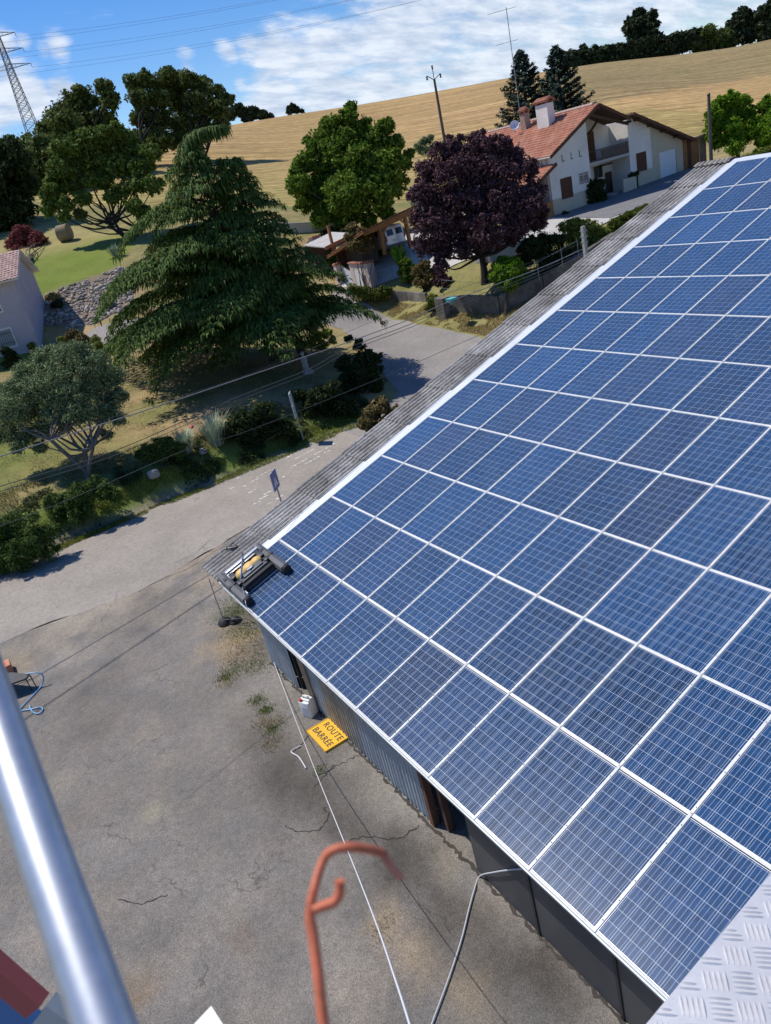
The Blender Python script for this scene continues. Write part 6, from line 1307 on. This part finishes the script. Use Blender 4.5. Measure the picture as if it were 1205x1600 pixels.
# stone statue under the cedars
b = drop0(480, 582); st = empty('garden_statue', b, 'small pale stone statue standing in the cedar shade', 'statue')
MB().box((-.26, -.26, -.1), (.26, .26, .10), .02).box((-.19, -.19, .10), (.19, .19, .20), .02).build('plinth', M_conc, st)
MB().lathe([(.12, .20), (.17, .30), (.15, .55), (.19, .72), (.16, .84), (.07, .88), (.07, .92), (.11, .98), (.10, 1.08), (.03, 1.13)], (0, 0, 0), 14).build('figure', M_conc, st)

# ------------------------------------------------------------------ walls, gate, carport and van
M_block = mat('grey_block_wall', (.17, .155, .13), .95, var=.45, vscale=.9, var2=.25, v2scale=5, col2=(.10, .09, .075)); M_pinkw = mat('rosy_render', (.52, .42, .37), .9, var=.08, vscale=1.5)
def wall_run(name, label, pts, h, th, m, blk=.5, course=.2, cap=None, D=None):
    P = [np.array(drop0(*p)) if len(p) == 2 else np.array(p) for p in pts]; t = empty(name, tuple(P[0]), label, 'wall'); n_pc = 0
    for i in range(len(P) - 1):
        a, b = P[i], P[i + 1]; L = np.linalg.norm((b - a)[:2]); k = max(1, int(L / 1.2)); d = (b - a) / k; h0 = h[i]; h1 = h[i + 1]
        for j in range(k):
            q0 = a + d * j; q1 = a + d * (j + 1); ha = h0 + (h1 - h0) * j / k; hb_ = h0 + (h1 - h0) * (j + 1) / k; dd = (q1 - q0)[:2]; dd = dd / np.linalg.norm(dd); nn = np.array([-dd[1], dd[0], 0]) * th / 2; e = np.array([*dd, 0]) * .0015
            up = lambda z: np.array([0, 0, z])
            mb = MB(); mb.add([q0 + e - nn + up(-.4), q1 - e - nn + up(-.4), q1 - e + nn + up(-.4), q0 + e + nn + up(-.4), q0 + e - nn + up(ha), q1 - e - nn + up(hb_), q1 - e + nn + up(hb_), q0 + e + nn + up(ha)], BF)
            wb(mb, 'wall_section', m, t)
            if cap: mb = MB(); nn2 = nn * 1.3; mb.add([q0 - nn2 + up(ha), q1 - nn2 + up(hb_), q1 + nn2 + up(hb_), q0 + nn2 + up(ha), q0 - nn2 + up(ha + .06), q1 - nn2 + up(hb_ + .06), q1 + nn2 + up(hb_ + .06), q0 + nn2 + up(ha + .06)], BF); wb(mb, 'coping', cap, t)
    return t
wall_run('low_wall', 'low grey garden wall running from the bean hedge to the round bush', [(612, 465), (640, 467), (668, 470)], [.5, .5, .5], .2, M_block)
wall_run('retaining_wall', 'tall stained concrete retaining wall below the plum tree', [(702, 486), (730, 486), (783, 488), (850, 456), (905, 425), (960, 388)], [.9, .95, .95, .9, .9, .9], .25, M_block)
wall_run('meter_pillar', 'squat stone meter pillar at the end of the low wall', [(688, 494), (701, 495)], [1.15, 1.15], .5, M_block)
bb = drop0(706, 478); bx = empty('letter_box', (bb[0], bb[1], bb[2]), 'small teal box on top of the stone meter pillar', 'box'); Pb = dp(706, 469, 43.5)
wb(MB().box(Pb - [.25, .25, .1], Pb + [.25, .25, .1], .03), 'box_body', mat('teal_plastic', (.04, .30, .33), .5), bx); wb(MB().box(Pb - [.27, .27, -.1], Pb + [.27, .27, .13], .01), 'box_lid', mat('teal_lid', (.10, .42, .45), .5), bx)
# far garden wall and grey wall below the field
wall_run('garden_wall', 'long pale low wall at the foot of the field behind the walnut', [(425, 362), (455, 364), (490, 362), (530, 352)], [.8, .8, .8, .8], .25, M_wallc, cap=M_conc)
wall_run('panel_wall', 'grey panelled wall between the walnut and the plum', [tuple(under(638, 285, 72)), tuple(under(680, 272, 72))], [2.2, 2.2], .2, M_conc)
def pier(name, label, px, py, pxt, pyt, w, m=M_pinkw, cap=M_tile, cat='gate pier', capn=3):
    b = np.array(drop0(px, py)); D = float(WC[2] @ (b - CAM)); top = dp(pxt, pyt, D); H = max(.5, top[2] - b[2]); t = empty(name, tuple(b), label, cat)
    wb(MB().box((b[0] - w / 2, b[1] - w / 2, b[2] - .3), (b[0] + w / 2, b[1] + w / 2, b[2] + H)), 'pier_shaft', m, t)
    mb = MB().box((b[0] - w * .6, b[1] - w * .6, b[2] + H), (b[0] + w * .6, b[1] + w * .6, b[2] + H + .06))
    for k in range(capn): yy = b[1] - w * .6 + (k + .5) * w * 1.2 / capn; mb.tube([(b[0] - w * .62, yy, b[2] + H + .05), (b[0] + w * .62, yy, b[2] + H + .12)], .075, 6)
    wb(mb, 'tile_cap', cap, t); return b, H
pL, hL = pier('gate_pier', 'narrow rosy gate pier at the left end of the white gate', 533, 444, 521, 414, .4)
pR, hR = pier('gate_pier', 'rosy gate pier at the right side of the white gate', 583, 447, 566, 411, .55)
# stepped wing wall from the right pier
mb_t = empty('stepped_wall', tuple(pR), 'stepped rosy wall with red tiled steps beside the white gate', 'wall')
for k in range(4):
    q = pR + np.array([-.45 - .52 * k, -.05 - .02 * k, 0]); hk = hR - .02 + .03 * k
    wb(MB().box((q[0] - .26, q[1] - .2, q[2] - .3), (q[0] + .26, q[1] + .2, q[2] + hk)), 'wall_step', M_pinkw, mb_t)
    wb(MB().box((q[0] - .29, q[1] - .3, q[2] + hk), (q[0] + .29, q[1] + .3, q[2] + hk + .09), .02), 'step_tiles', M_tile, mb_t)
pier('gate_pier', 'grey stone pier with tiled top standing left of the dark domes', 500, 408, 484, 372, .7, M_conc)
for lb_, a in (('upper short wall stub with tiled coping beside the cedar', (500, 415, 497, 402)), ('lower short wall stub with tiled coping beside the cedar', (492, 424, 489, 411))): pier('wall_stub', lb_, *a, .35, cat='wall')
gt = empty('white_gate', tuple(pL), 'white metal driveway gate with curved top between rosy piers', 'gate')
ga = pL + np.array([.1, .3, .05]); gb_ = pR + np.array([-.45, -.45, .05]); n_ = 16
for k in range(n_):
    t0, t1_ = k / n_, (k + 1) / n_ - .008; q0 = ga + (gb_ - ga) * t0; q1 = ga + (gb_ - ga) * t1_; h0 = 1.35 - .35 * math.sin(PI * t0); h1 = 1.35 - .35 * math.sin(PI * t1_)
    wb(MB().quadprism([q0, q1, q1 + [0, 0, h1], q0 + [0, 0, h0]], (.8, -.5, 0), .03), 'gate_board', M_flash, gt)
# wire fence with a little dark gate post beside it
fe = empty('wire_fence', tuple(drop0(590, 447)), 'thin metal fence between the stepped pier and the banana plant', 'fence')
A = np.array(drop0(588, 447)); B = np.array(drop0(616, 441))
for k in range(7): q = A + (B - A) * k / 6; wb(MB().tube([q, q + [0, 0, 1.0]], .02, 5), 'fence_post', M_steel, fe)
for z in (.35, .7, 1.0): wb(MB().tube([A + [0, 0, z], B + [0, 0, z]], .012, 5), 'fence_wire', M_steel, fe)
f2 = empty('wire_fence', tuple(drop0(760, 470)), 'thin wire fence along the top of the retaining wall', 'fence')
Q = [np.array(drop0(*p)) for p in [(700, 488), (775, 498), (850, 466), (887, 446), (912, 432)]]
for q in Q: wb(MB().tube([q + [-.5, .3, .9], q + [-.5, .3, 2.0]], .016, 5), 'fence_post', M_steel, f2)
for i in range(len(Q) - 1):
    for z in (1.4, 1.9): wb(MB().tube([Q[i] + [-.5, .3, z], Q[i + 1] + [-.5, .3, z]], .007, 5), 'fence_wire', M_steel, f2)
# carport
vp = dp(625, 385, 54.5); gzv = vp[2] - .15
cp = empty('carport', (vp[0], vp[1], gzv), 'open timber carport with tiled roof sheltering the white van', 'carport')
D0 = 54.0; pl0 = dp(602, 398, D0 - .6); pr0 = dp(642, 387, D0 + .2); pl1 = dp(594, 350, D0 - .6); pr1 = dp(636, 332, D0 + .2)
wb(MB().beam(pl0, (pl0[0], pl0[1], pl1[2]), .22, .22, (1, 0, 0)), 'post', M_orangew, cp); wb(MB().beam(pr0, (pr0[0], pr0[1], pr1[2]), .22, .22, (1, 0, 0)), 'post', M_orangew, cp)
bk_ = np.array([-5.2, 0, 0])
wb(MB().beam(pl0 + bk_, np.array([pl0[0], pl0[1], pl1[2] - 1.6]) + bk_, .2, .2, (1, 0, 0)), 'post', M_orangew, cp); wb(MB().beam(pr0 + bk_, np.array([pr0[0], pr0[1], pr1[2] - 1.6]) + bk_, .2, .2, (1, 0, 0)), 'post', M_orangew, cp)
fl = np.array([pl0[0], pl0[1], pl1[2]]); fr = np.array([pr0[0], pr0[1], pr1[2]]); rd = (fr - fl) * [1, 1, 0]; rd /= np.linalg.norm(rd)
wb(MB().beam(fl - rd * 1.4 + [.2, 0, -.26], fr + rd * .6 + [.2, 0, .02], .14, .34), 'front_beam', M_orangew, cp)
for q in (fl, fr): s_ = 1 if q is fl else -1; wb(MB().beam(q + [.1, 0, -.75], q + rd * s_ * .7 + [.1, 0, -.05], .1, .1), 'brace', M_orangew, cp)
sl_ = (fr[2] - fl[2] + .42) / (np.linalg.norm((fr - fl)[:2]) + 2.0)
e0_ = fl - rd * 1.7 + np.array([.6, 0, -.10]); e1_ = e0_ + np.array([-6.2, 0, -1.5]); tp_ = e0_ + rd * (np.linalg.norm((fr - fl)[:2]) + 2.4) + np.array([0, 0, .75])
tiled_roof('roof_tiles', e1_, e0_, e1_ + (tp_ - e0_), M_tile, cp, und=M_orangew)
wb(MB().quadprism([pl0 + bk_ + [-.2, -1, -.4], pr0 + bk_ + [-.2, 1, -.4], pr0 + bk_ + [-.2, 1, 1.2], pl0 + bk_ + [-.2, -1, .6]], (1, 0, 0), .1), 'back_boards', M_soff, cp)
wb(MB().quadprism([pl0 + [-.5, -.3, -.4], pl0 + bk_ + [0, -.3, -.4], pl0 + bk_ + [0, -.3, .7], pl0 + [-.5, -.3, 1.9]], (0, -1, 0), .06), 'side_boards', mat('aged_boards', (.055, .042, .032), .9, var=.3, vscale=2), cp)
# second lean-to left of it
s0_ = dp(522, 393, 57); sh2 = empty('log_shelter', (s0_[0], s0_[1], s0_[2]), 'small timber lean to with pale roof edge left of the carport', 'shelter')
wb(MB().beam(s0_, s0_ + [0, 0, 1.9], .18, .18, (1, 0, 0)), 'post', M_orangew, sh2)
a0 = dp(508, 386, 56.5); a1 = dp(553, 364, 57); wb(MB().beam(a0 + [0, 0, -.1], a1 + [0, 0, -.1], .12, .25), 'front_beam', M_orangew, sh2)
wb(MB().quadprism([a0, a1, a1 + [-3.5, 0, .3], a0 + [-3.5, 0, .3]], (0, 0, 1), .08), 'roof_sheet', M_conc, sh2)
wb(MB().quadprism([a0 + [-3.4, 0, .2], a1 + [-3.4, 0, .2], a1 + [-3.4, 0, -2.4], a0 + [-3.4, 0, -2.4]], (1, 0, 0), .08), 'back_boards', M_soff, sh2)
# van, its rear to the yard
van = empty('white_van', (0, 0, 0), 'small white panel van parked nose in under the timber carport', 'van')
rl = dp(607, 392, 54.2); rr_ = dp(641, 382, 54.9); vax = (rr_ - rl) * [1, 1, 0]; vw = 1.66; vax /= np.linalg.norm(vax); vback = np.array([-vax[1], vax[0], 0]);
if vback @ np.array([-1, 0, 0]) < 0: vback = -vback
vo = rl * [1, 1, 0] + np.array([0, 0, rl[2] - .18]); Mv = Matrix(((vback[0], vax[0], 0, vo[0]), (vback[1], vax[1], 0, vo[1]), (0, 0, 1, vo[2]), (0, 0, 0, 1)))
van.matrix_world = Mv
M_vw = mat('van_paint', (.74, .76, .80), .3, coat=.6); M_tail = mat('red_lamp', (.5, .02, .015), .3); M_tyre = mat('tyre', (.02, .02, .02), .8); M_bump = mat('grey_bumper', (.10, .105, .11), .6)
prof = [(0.0, .38), (0.02, 1.1), (.14, 1.72), (.26, 1.80), (2.2, 1.83), (2.75, 1.70), (3.25, 1.18), (3.9, 1.0), (4.05, .75), (4.05, .35), (3.75, .30), (.1, .30)]
bm = bmesh.new(); L_ = [bm.verts.new((x, 0.0 + (.09 if z > 1.2 else 0), z)) for x, z in prof]; R_ = [bm.verts.new((x, vw - (.09 if z > 1.2 else 0), z)) for x, z in prof]
bm.faces.new(L_); bm.faces.new(R_[::-1])
for i in range(len(prof)): j = (i + 1) % len(prof); bm.faces.new((L_[j], L_[i], R_[i], R_[j]))
bmesh.ops.bevel(bm, geom=bm.edges[:], offset=.05, segments=2, affect='EDGES'); mb = MB(); mb.add([v.co[:] for v in bm.verts], [tuple(v.index for v in f.verts) for f in bm.faces], True); bm.free(); mb.build('body', M_vw, van)
for s0v, s1v, nm in ((.10, .80, 0), (.86, 1.56, 1)):
    d = MB().quadprism([(-.012, s0v, .55), (-.012, s1v, .55), (.022, s1v, 1.12), (.022, s0v, 1.12)], (-1, 0, 0), .02).quadprism([(.022, s0v, 1.12), (.022, s1v, 1.12), (.125, s1v - .04 * nm, 1.68), (.125, s0v + .04 * (1 - nm), 1.68)], (-1, 0, .2), .02).build('rear_door', M_vw, van)
    MB().quadprism([(.018, s0v + .08, 1.16), (.018, s1v - .08, 1.16), (.098, s1v - .10, 1.58), (.098, s0v + .10, 1.58)], (-1, 0, .2), .015).build('door_window', M_glass, d)
MB().box((-.03, .55, .72), (.0, 1.07, .86)).build('number_plate', M_wallw, van); MB().box((-.10, -.01, .30), (.06, vw + .01, .56), .03).build('bumper', M_bump, van)
for y in (.0, vw - .10): MB().box((-.03, y, .82), (.05, y + .10, 1.18), .02).build('tail_lamp', M_tail, van)
for x in (.75, 3.3):
    for y in (-.01, vw - .18): MB().lathe([(.10, 0), (.28, .005), (.31, .03), (.31, .16), (.28, .19), (.1, .19)], (x, y, .31), 20, (0, 1, 0)).build('wheel', M_tyre, van)
MB().quadprism([(1.2, -.002, 1.2), (2.1, -.002, 1.2), (2.0, .085, 1.65), (1.2, .085, 1.65)], (0, -1, .2), .01).build('side_window', M_glass, van)
# car half hidden behind the plum tree
cb_ = np.array(drop0(795, 408)); car = empty('parked_car', tuple(cb_), 'silver car with dark tyre half hidden behind the plum tree', 'car')
M_sil = mat('silver_paint', (.55, .57, .60), .3, .3, coat=.5); prof = [(-2.0, .35), (-2.05, .8), (-1.7, .95), (-1.2, 1.42), (.5, 1.45), (1.2, .98), (2.0, .85), (2.1, .55), (2.05, .32)]
bm = bmesh.new(); L_ = [bm.verts.new((-.80 + (.12 if z > 1.1 else 0), y, z)) for y, z in prof]; R_ = [bm.verts.new((.80 - (.12 if z > 1.1 else 0), y, z)) for y, z in prof]; bm.faces.new(L_); bm.faces.new(R_[::-1])
for i in range(len(prof)): j = (i + 1) % len(prof); bm.faces.new((L_[j], L_[i], R_[i], R_[j]))
bmesh.ops.bevel(bm, geom=bm.edges[:], offset=.06, segments=2, affect='EDGES'); mb = MB(); mb.add([v.co[:] for v in bm.verts], [tuple(v.index for v in f.verts) for f in bm.faces], True); bm.free(); mb.build('body', M_sil, car)
for sx in (-.82, .68):
    for y in (-1.3, 1.3): MB().lathe([(.12, 0), (.29, .0), (.32, .03), (.32, .12), (.29, .15), (.1, .15)], (sx, y, .32), 20, (1, 0, 0)).build('wheel', M_tyre, car)
for sx, nx_ in ((.745, 1), (-.745, -1)): MB().quadprism([(sx, -1.35, 1.0), (sx, .95, 1.0), (sx - .07 * nx_, .40, 1.38), (sx - .07 * nx_, -1.1, 1.38)], (nx_, 0, .2), .02).build('side_window', M_glass, car)

# ------------------------------------------------------------------ poles, signs, wires, pylon
M_pole = mat('wood_pole', (.10, .085, .07), .9, var=.2, vscale=2); M_cpole = mat('concrete_pole', (.36, .34, .31), .9, var=.12, vscale=3)
pb = under(697, 232, 100); D = 100.0; tp1 = dp(679, 128, float(WC[2] @ (np.array(pb) - CAM)))
up_ = empty('power_pole', pb, 'tall thin power pole with three insulators standing in the hill field', 'pole')
wb(MB().tube([pb, (pb[0], pb[1], tp1[2])], [.22, .15], 8), 'shaft', M_pole, up_); T = np.array([pb[0], pb[1], tp1[2]])
for o in (np.array([0, -1.1, .5]), np.array([0, 1.1, .5]), np.array([0, 0, 1.6])):
    wb(MB().tube([T + [0, 0, -.1], T + o * [1, .6, .55], T + o], .05, 5), 'arm', M_iron, up_); wb(MB().lathe([(.05, -.5), (.14, -.4), (.08, -.25), (.14, -.1), (.05, 0)], T + o, 8), 'insulator', M_black, up_)
b = under(1112, 266, 63); D = float(WC[2] @ (np.array(b) - CAM)); tt_ = dp(1109, 147, D); p2 = empty('wooden_pole', b, 'bare dark wooden pole before the round lime green tree', 'pole'); wb(MB().tube([b, (b[0], b[1], tt_[2])], [.16, .12], 8), 'shaft', M_pole, p2); wb(MB().lathe([(.13, -.1), (.14, 0), (.05, .12)], (b[0], b[1], tt_[2]), 8), 'cap', M_iron, p2)
D = 38.5; c0 = dp(915, 392, D); c1 = dp(908, 352, D); gzc = tz(c0[0], c0[1]); cpz = empty('concrete_pole', (c0[0], c0[1], gzc), 'short concrete cable pole behind the barn roof edge', 'pole')
wb(MB().beam((c0[0], c0[1], gzc - .3), (c0[0], c0[1], c1[2]), .20, .16, (1, 0, 0)), 'shaft', M_cpole, cpz)
for k in range(3): wb(MB().box((c0[0] - .15, c0[1] - .11, c1[2] - .25 - .28 * k), (c0[0] + .15, c0[1] + .11, c1[2] - .20 - .28 * k)), 'cable_bracket', M_steel, cpz)
def cat(a, b, sag, n=24):
    a = np.array(a, float); b = np.array(b, float); return [a + (b - a) * t - np.array([0, 0, 1]) * sag * 4 * t * (1 - t) for t in np.linspace(0, 1, n)]
att = c0 + np.array([0, 0, .25])
M_wire = mat('dark_cable', (.05, .05, .052), .6); M_wirel = mat('grey_cable', (.20, .205, .21), .6)
def wire(label, pts, r, m, name='overhead_cable', grp='overhead cables over the bank'):
    t = empty(name, tuple(np.mean(np.array(pts), 0)), label, 'cable', grp); wb(MB().tube(pts, r, 6), 'cable', m, t)
def span(pxs, P0, P1, dz=0.0, sh=0.0):
    # points of a cable hanging in the vertical plane through P0 and P1, on the sight lines of the given pixels
    P0 = np.array(P0, float); P1 = np.array(P1, float); d = (P1 - P0) * [1, 1, 0]; n = np.array([-d[1], d[0], 0]); out = []
    for px, py in pxs:
        r = ray(px, py); t = (n @ (P0 - CAM)) / (n @ r); out.append(CAM + r * t)
    return out
def run(pxs, P0, P1): 
    P = span(pxs, P0, P1); a = P[0] + (P[0] - P[1]) * 1.2; return smooth3([a] + P, 5)
wAp = run([(0, 713), (200, 650), (300, 617), (475, 558), (534, 538), (640, 499), (705, 470), (831, 424), (912, 389)], gz(0, 713, 2.75), att)
wBp = run([(0, 760), (180, 704), (370, 621), (480, 578), (543, 544), (640, 507), (705, 477), (831, 430), (912, 393)], gz(0, 760, 2.35), att)
wire('thick light grey twisted cable crossing in front of the olive tree', wAp, .017, M_wirel)
wire('upper of the two close dark cables crossing the olive trunk', wBp, .012, M_wire)
wire('lower of the two close dark cables crossing the olive trunk', [p + np.array([.12, 0, -.10]) for p in wBp], .010, M_wire)
wire('thin dark cable behind the thick grey one under the cedars', run([(240, 632), (368, 592), (469, 553), (554, 514), (633, 483), (910, 380)], gz(240, 632, 2.4), att), .006, M_wire)
wire('single thin cable passing low over the road and the barn strip', run([(0, 822), (60, 800), (180, 750), (290, 703), (368, 680), (458, 646), (599, 589), (634, 574), (752, 522)], gz(60, 800, 3.05), gz(752, 522, 2.5)), .006, M_wire)
# information sign, seen from the side, by the road
b = gz(441, 789, GZ); D = float(WC[2] @ (b - CAM)); hp_ = hgt_ = dp(425, 728, D)[2] - GZ; sg = empty('road_sign', tuple(b), 'blue and white square road sign on a grey post between yard and road', 'road sign')
M_blue = mat('sign_blue', (.02, .12, .42), .4); M_sw = mat('sign_white', (.75, .75, .75), .4)
H = dp(427, 727, D)[2] - GZ; MB().tube([(0, 0, -.05), (0, 0, H)], .03, 8).build('post', M_steel, sg)
sd_ = np.array([.62, .30]); sd_ = sd_ / np.linalg.norm(sd_); az = math.atan2(-.36, .93) + R(70)
Ms = Matrix.Translation((0, 0, H - .36)) @ Matrix.Rotation(az + PI / 2, 4, 'Z')
o = MB().box((-.35, -.012, -.35), (.35, .0, .35)).build('sign_plate', M_sw, sg, M=Ms)
MB().box((-.33, .0005, -.33), (.33, .003, .33)).build('blue_face', M_blue, o); MB().add([(-.2, .004, -.22), (.2, .004, -.22), (0, .004, .2)], [(0, 1, 2)]).build('white_triangle', M_sw, o)
MB().box((-.33, -.0155, -.33), (.33, -.0125, .33)).build('blue_face', M_blue, o); MB().add([(-.2, -.0165, -.22), (.2, -.0165, -.22), (0, -.0165, .2)], [(0, 1, 2)]).build('white_triangle', M_sw, o)
b = gz(475, 690, GZ + .05); D = float(WC[2] @ (b - CAM)); H = dp(439, 606, D)[2] - b[2]; s2_ = empty('direction_sign', tuple(b), 'weathered sign post with two narrow plates seen nearly edge on by the bank', 'road sign')
M_sback = mat('weathered_sign', (.42, .46, .44), .6, var=.25, vscale=6)
MB().tube([(0, 0, -.1), (0, 0, H)], .03, 8).build('post', M_steel, s2_)
for z0_, z1_ in ((H - .52, H), (H - 1.12, H - .56)): MB().box((-.50, -.02, z0_), (.06, .02, z1_)).build('sign_plate', M_sback, s2_, M=Matrix.Rotation(R(148), 4, 'Z'))
# lattice pylon
D = 330; base = np.array(under(50, 200, D)); topz = dp(2, 62, D); base = np.array([dp(46, 190, D)[0], dp(46, 190, D)[1], 0]); base[2] = tz(base[0], base[1]); Hp = topz[2] - base[2]
py_ = empty('lattice_pylon', tuple(base), 'tall steel lattice pylon leaning against the clouds at upper left', 'pylon'); M_pyl = mat('pylon_steel', (.10, .105, .12), .6)
def leg_pt(a, b, z):
    w = 4.2 * (1 - z / Hp) ** 1.25 + .75; return base + np.array([a * w, b * w, z])
mb = MB(); zs = [0]; 
while zs[-1] < Hp - 1: zs.append(min(Hp, zs[-1] + max(1.7, 5.5 * (1 - zs[-1] / Hp))))
for (a, b) in ((-1, -1), (1, -1), (1, 1), (-1, 1)): mb.tube([leg_pt(a, b, z) for z in zs], .16, 4)
wb(mb, 'corner_legs', M_pyl, py_); mb = MB()
cs4 = [(-1, -1), (1, -1), (1, 1), (-1, 1)]
for i in range(len(zs) - 1):
    for k in range(4):
        p, q = cs4[k], cs4[(k + 1) % 4]; mb.tube([leg_pt(*p, zs[i]), leg_pt(*q, zs[i + 1])], .08, 3); mb.tube([leg_pt(*q, zs[i]), leg_pt(*p, zs[i + 1])], .08, 3); mb.tube([leg_pt(*p, zs[i + 1]), leg_pt(*q, zs[i + 1])], .07, 3)
wb(mb, 'lattice', M_pyl, py_)
adir = np.array([.45, .89, 0]); tips = []
for z_, L_a in ((Hp - 2, 7.5), (Hp - 8, 8.5), (Hp - 14, 9.5)):
    mb = MB(); c = base + np.array([0, 0, z_])
    for s in (-1, 1):
        tip = c + adir * L_a * s; tips.append(tip)
        for o in ((.8, -.4), (-.8, .4)): mb.tube([c + [o[0], o[1], 1.6], tip], .10, 3); mb.tube([c + [o[0], o[1], -.2], tip], .10, 3)
        for t in (.3, .6): mb.tube([c + adir * L_a * s * t + [0, 0, 1.3 * (1 - t)], c + adir * L_a * s * t], .07, 3)
        mb.tube([tip, tip - [0, 0, 1.6]], .12, 4)
    wb(mb, 'cross_arm', M_pyl, py_)
M_hv = mat('high_voltage_cable', (.12, .14, .18), .6)
ndir = dp(1500, -330, 300) - base; 
for k, tp_ in enumerate(tips):
    e = tp_ + np.array([130, 330, 2.0]); t = empty('high_voltage_cable', tuple(tp_), ['upper left', 'upper right', 'middle left', 'middle right', 'lower left', 'lower right'][k] + ' arm of the lattice pylon holds this faint high voltage cable', 'cable', 'cables from the lattice pylon'); wb(MB().tube(cat(tp_ - [0, 0, 1.6], e, 9, 30), .045, 4), 'cable', M_hv, t)
for o in (-1.1, 1.1, 0): pass
hbx = under(1045, 62, 290); hh_ = empty('hilltop_building', tuple(dp(1045, 60, 290)), 'low building with pale flat roof peeping above the hilltop hedge', 'building'); q = dp(1045, 60, 290)
wb(MB().box(q - [4, 6, 6], q + [4, 6, -.6]), 'wall', M_wallc, hh_); wb(MB().quadprism([q + [5, -7, -.6], q + [5, 7, -.2], q + [-5, 7, 1.0], q + [-5, -7, .6]], (0, 0, 1), .5), 'roof', M_conc, hh_)
# hay bale
b = np.array(drop0(105, 376)); hbale = empty('hay_bale', tuple(b), 'round hay bale lying on the lawn near the forked tree', 'hay bale'); M_hay = mat('hay', (.24, .19, .12), .95, var=.3, vscale=6, bump=.5, bscale=30)
rb_ = 12.5 * float(WC[2] @ (b - CAM)) / F; ax_ = Vector((.55, .83, 0)); MB().lathe([(.02, 0), (rb_ * .9, .0), (rb_, .08), (rb_, 1.12), (rb_ * .92, 1.2), (.02, 1.2)], tuple(Vector((0, 0, rb_ * .93)) - ax_ * .6), 22, ax_).build('bale', M_hay, hbale)
MB().lathe([(rb_ * .55, -.004), (rb_ * .6, -.006), (rb_ * .62, .0)], tuple(Vector((0, 0, rb_ * .93)) - ax_ * .6), 22, ax_).build('bale_spiral', M_hay, hbale)
# planter by the round bush
b = drop0(582, 416); plt_ = empty('stone_planter', b, 'pale tapered planter beside the round brownish bush', 'planter'); MB().lathe([(.26, -.1), (.30, .0), (.40, .8), (.42, .86), (.36, .86), (.34, .8)], (0, 0, 0), 4).build('pot', M_wallc, plt_)
foliage('plant', [(np.array(b) + [0, 0, .95], .3)], 900, .05, L_box, plt_)
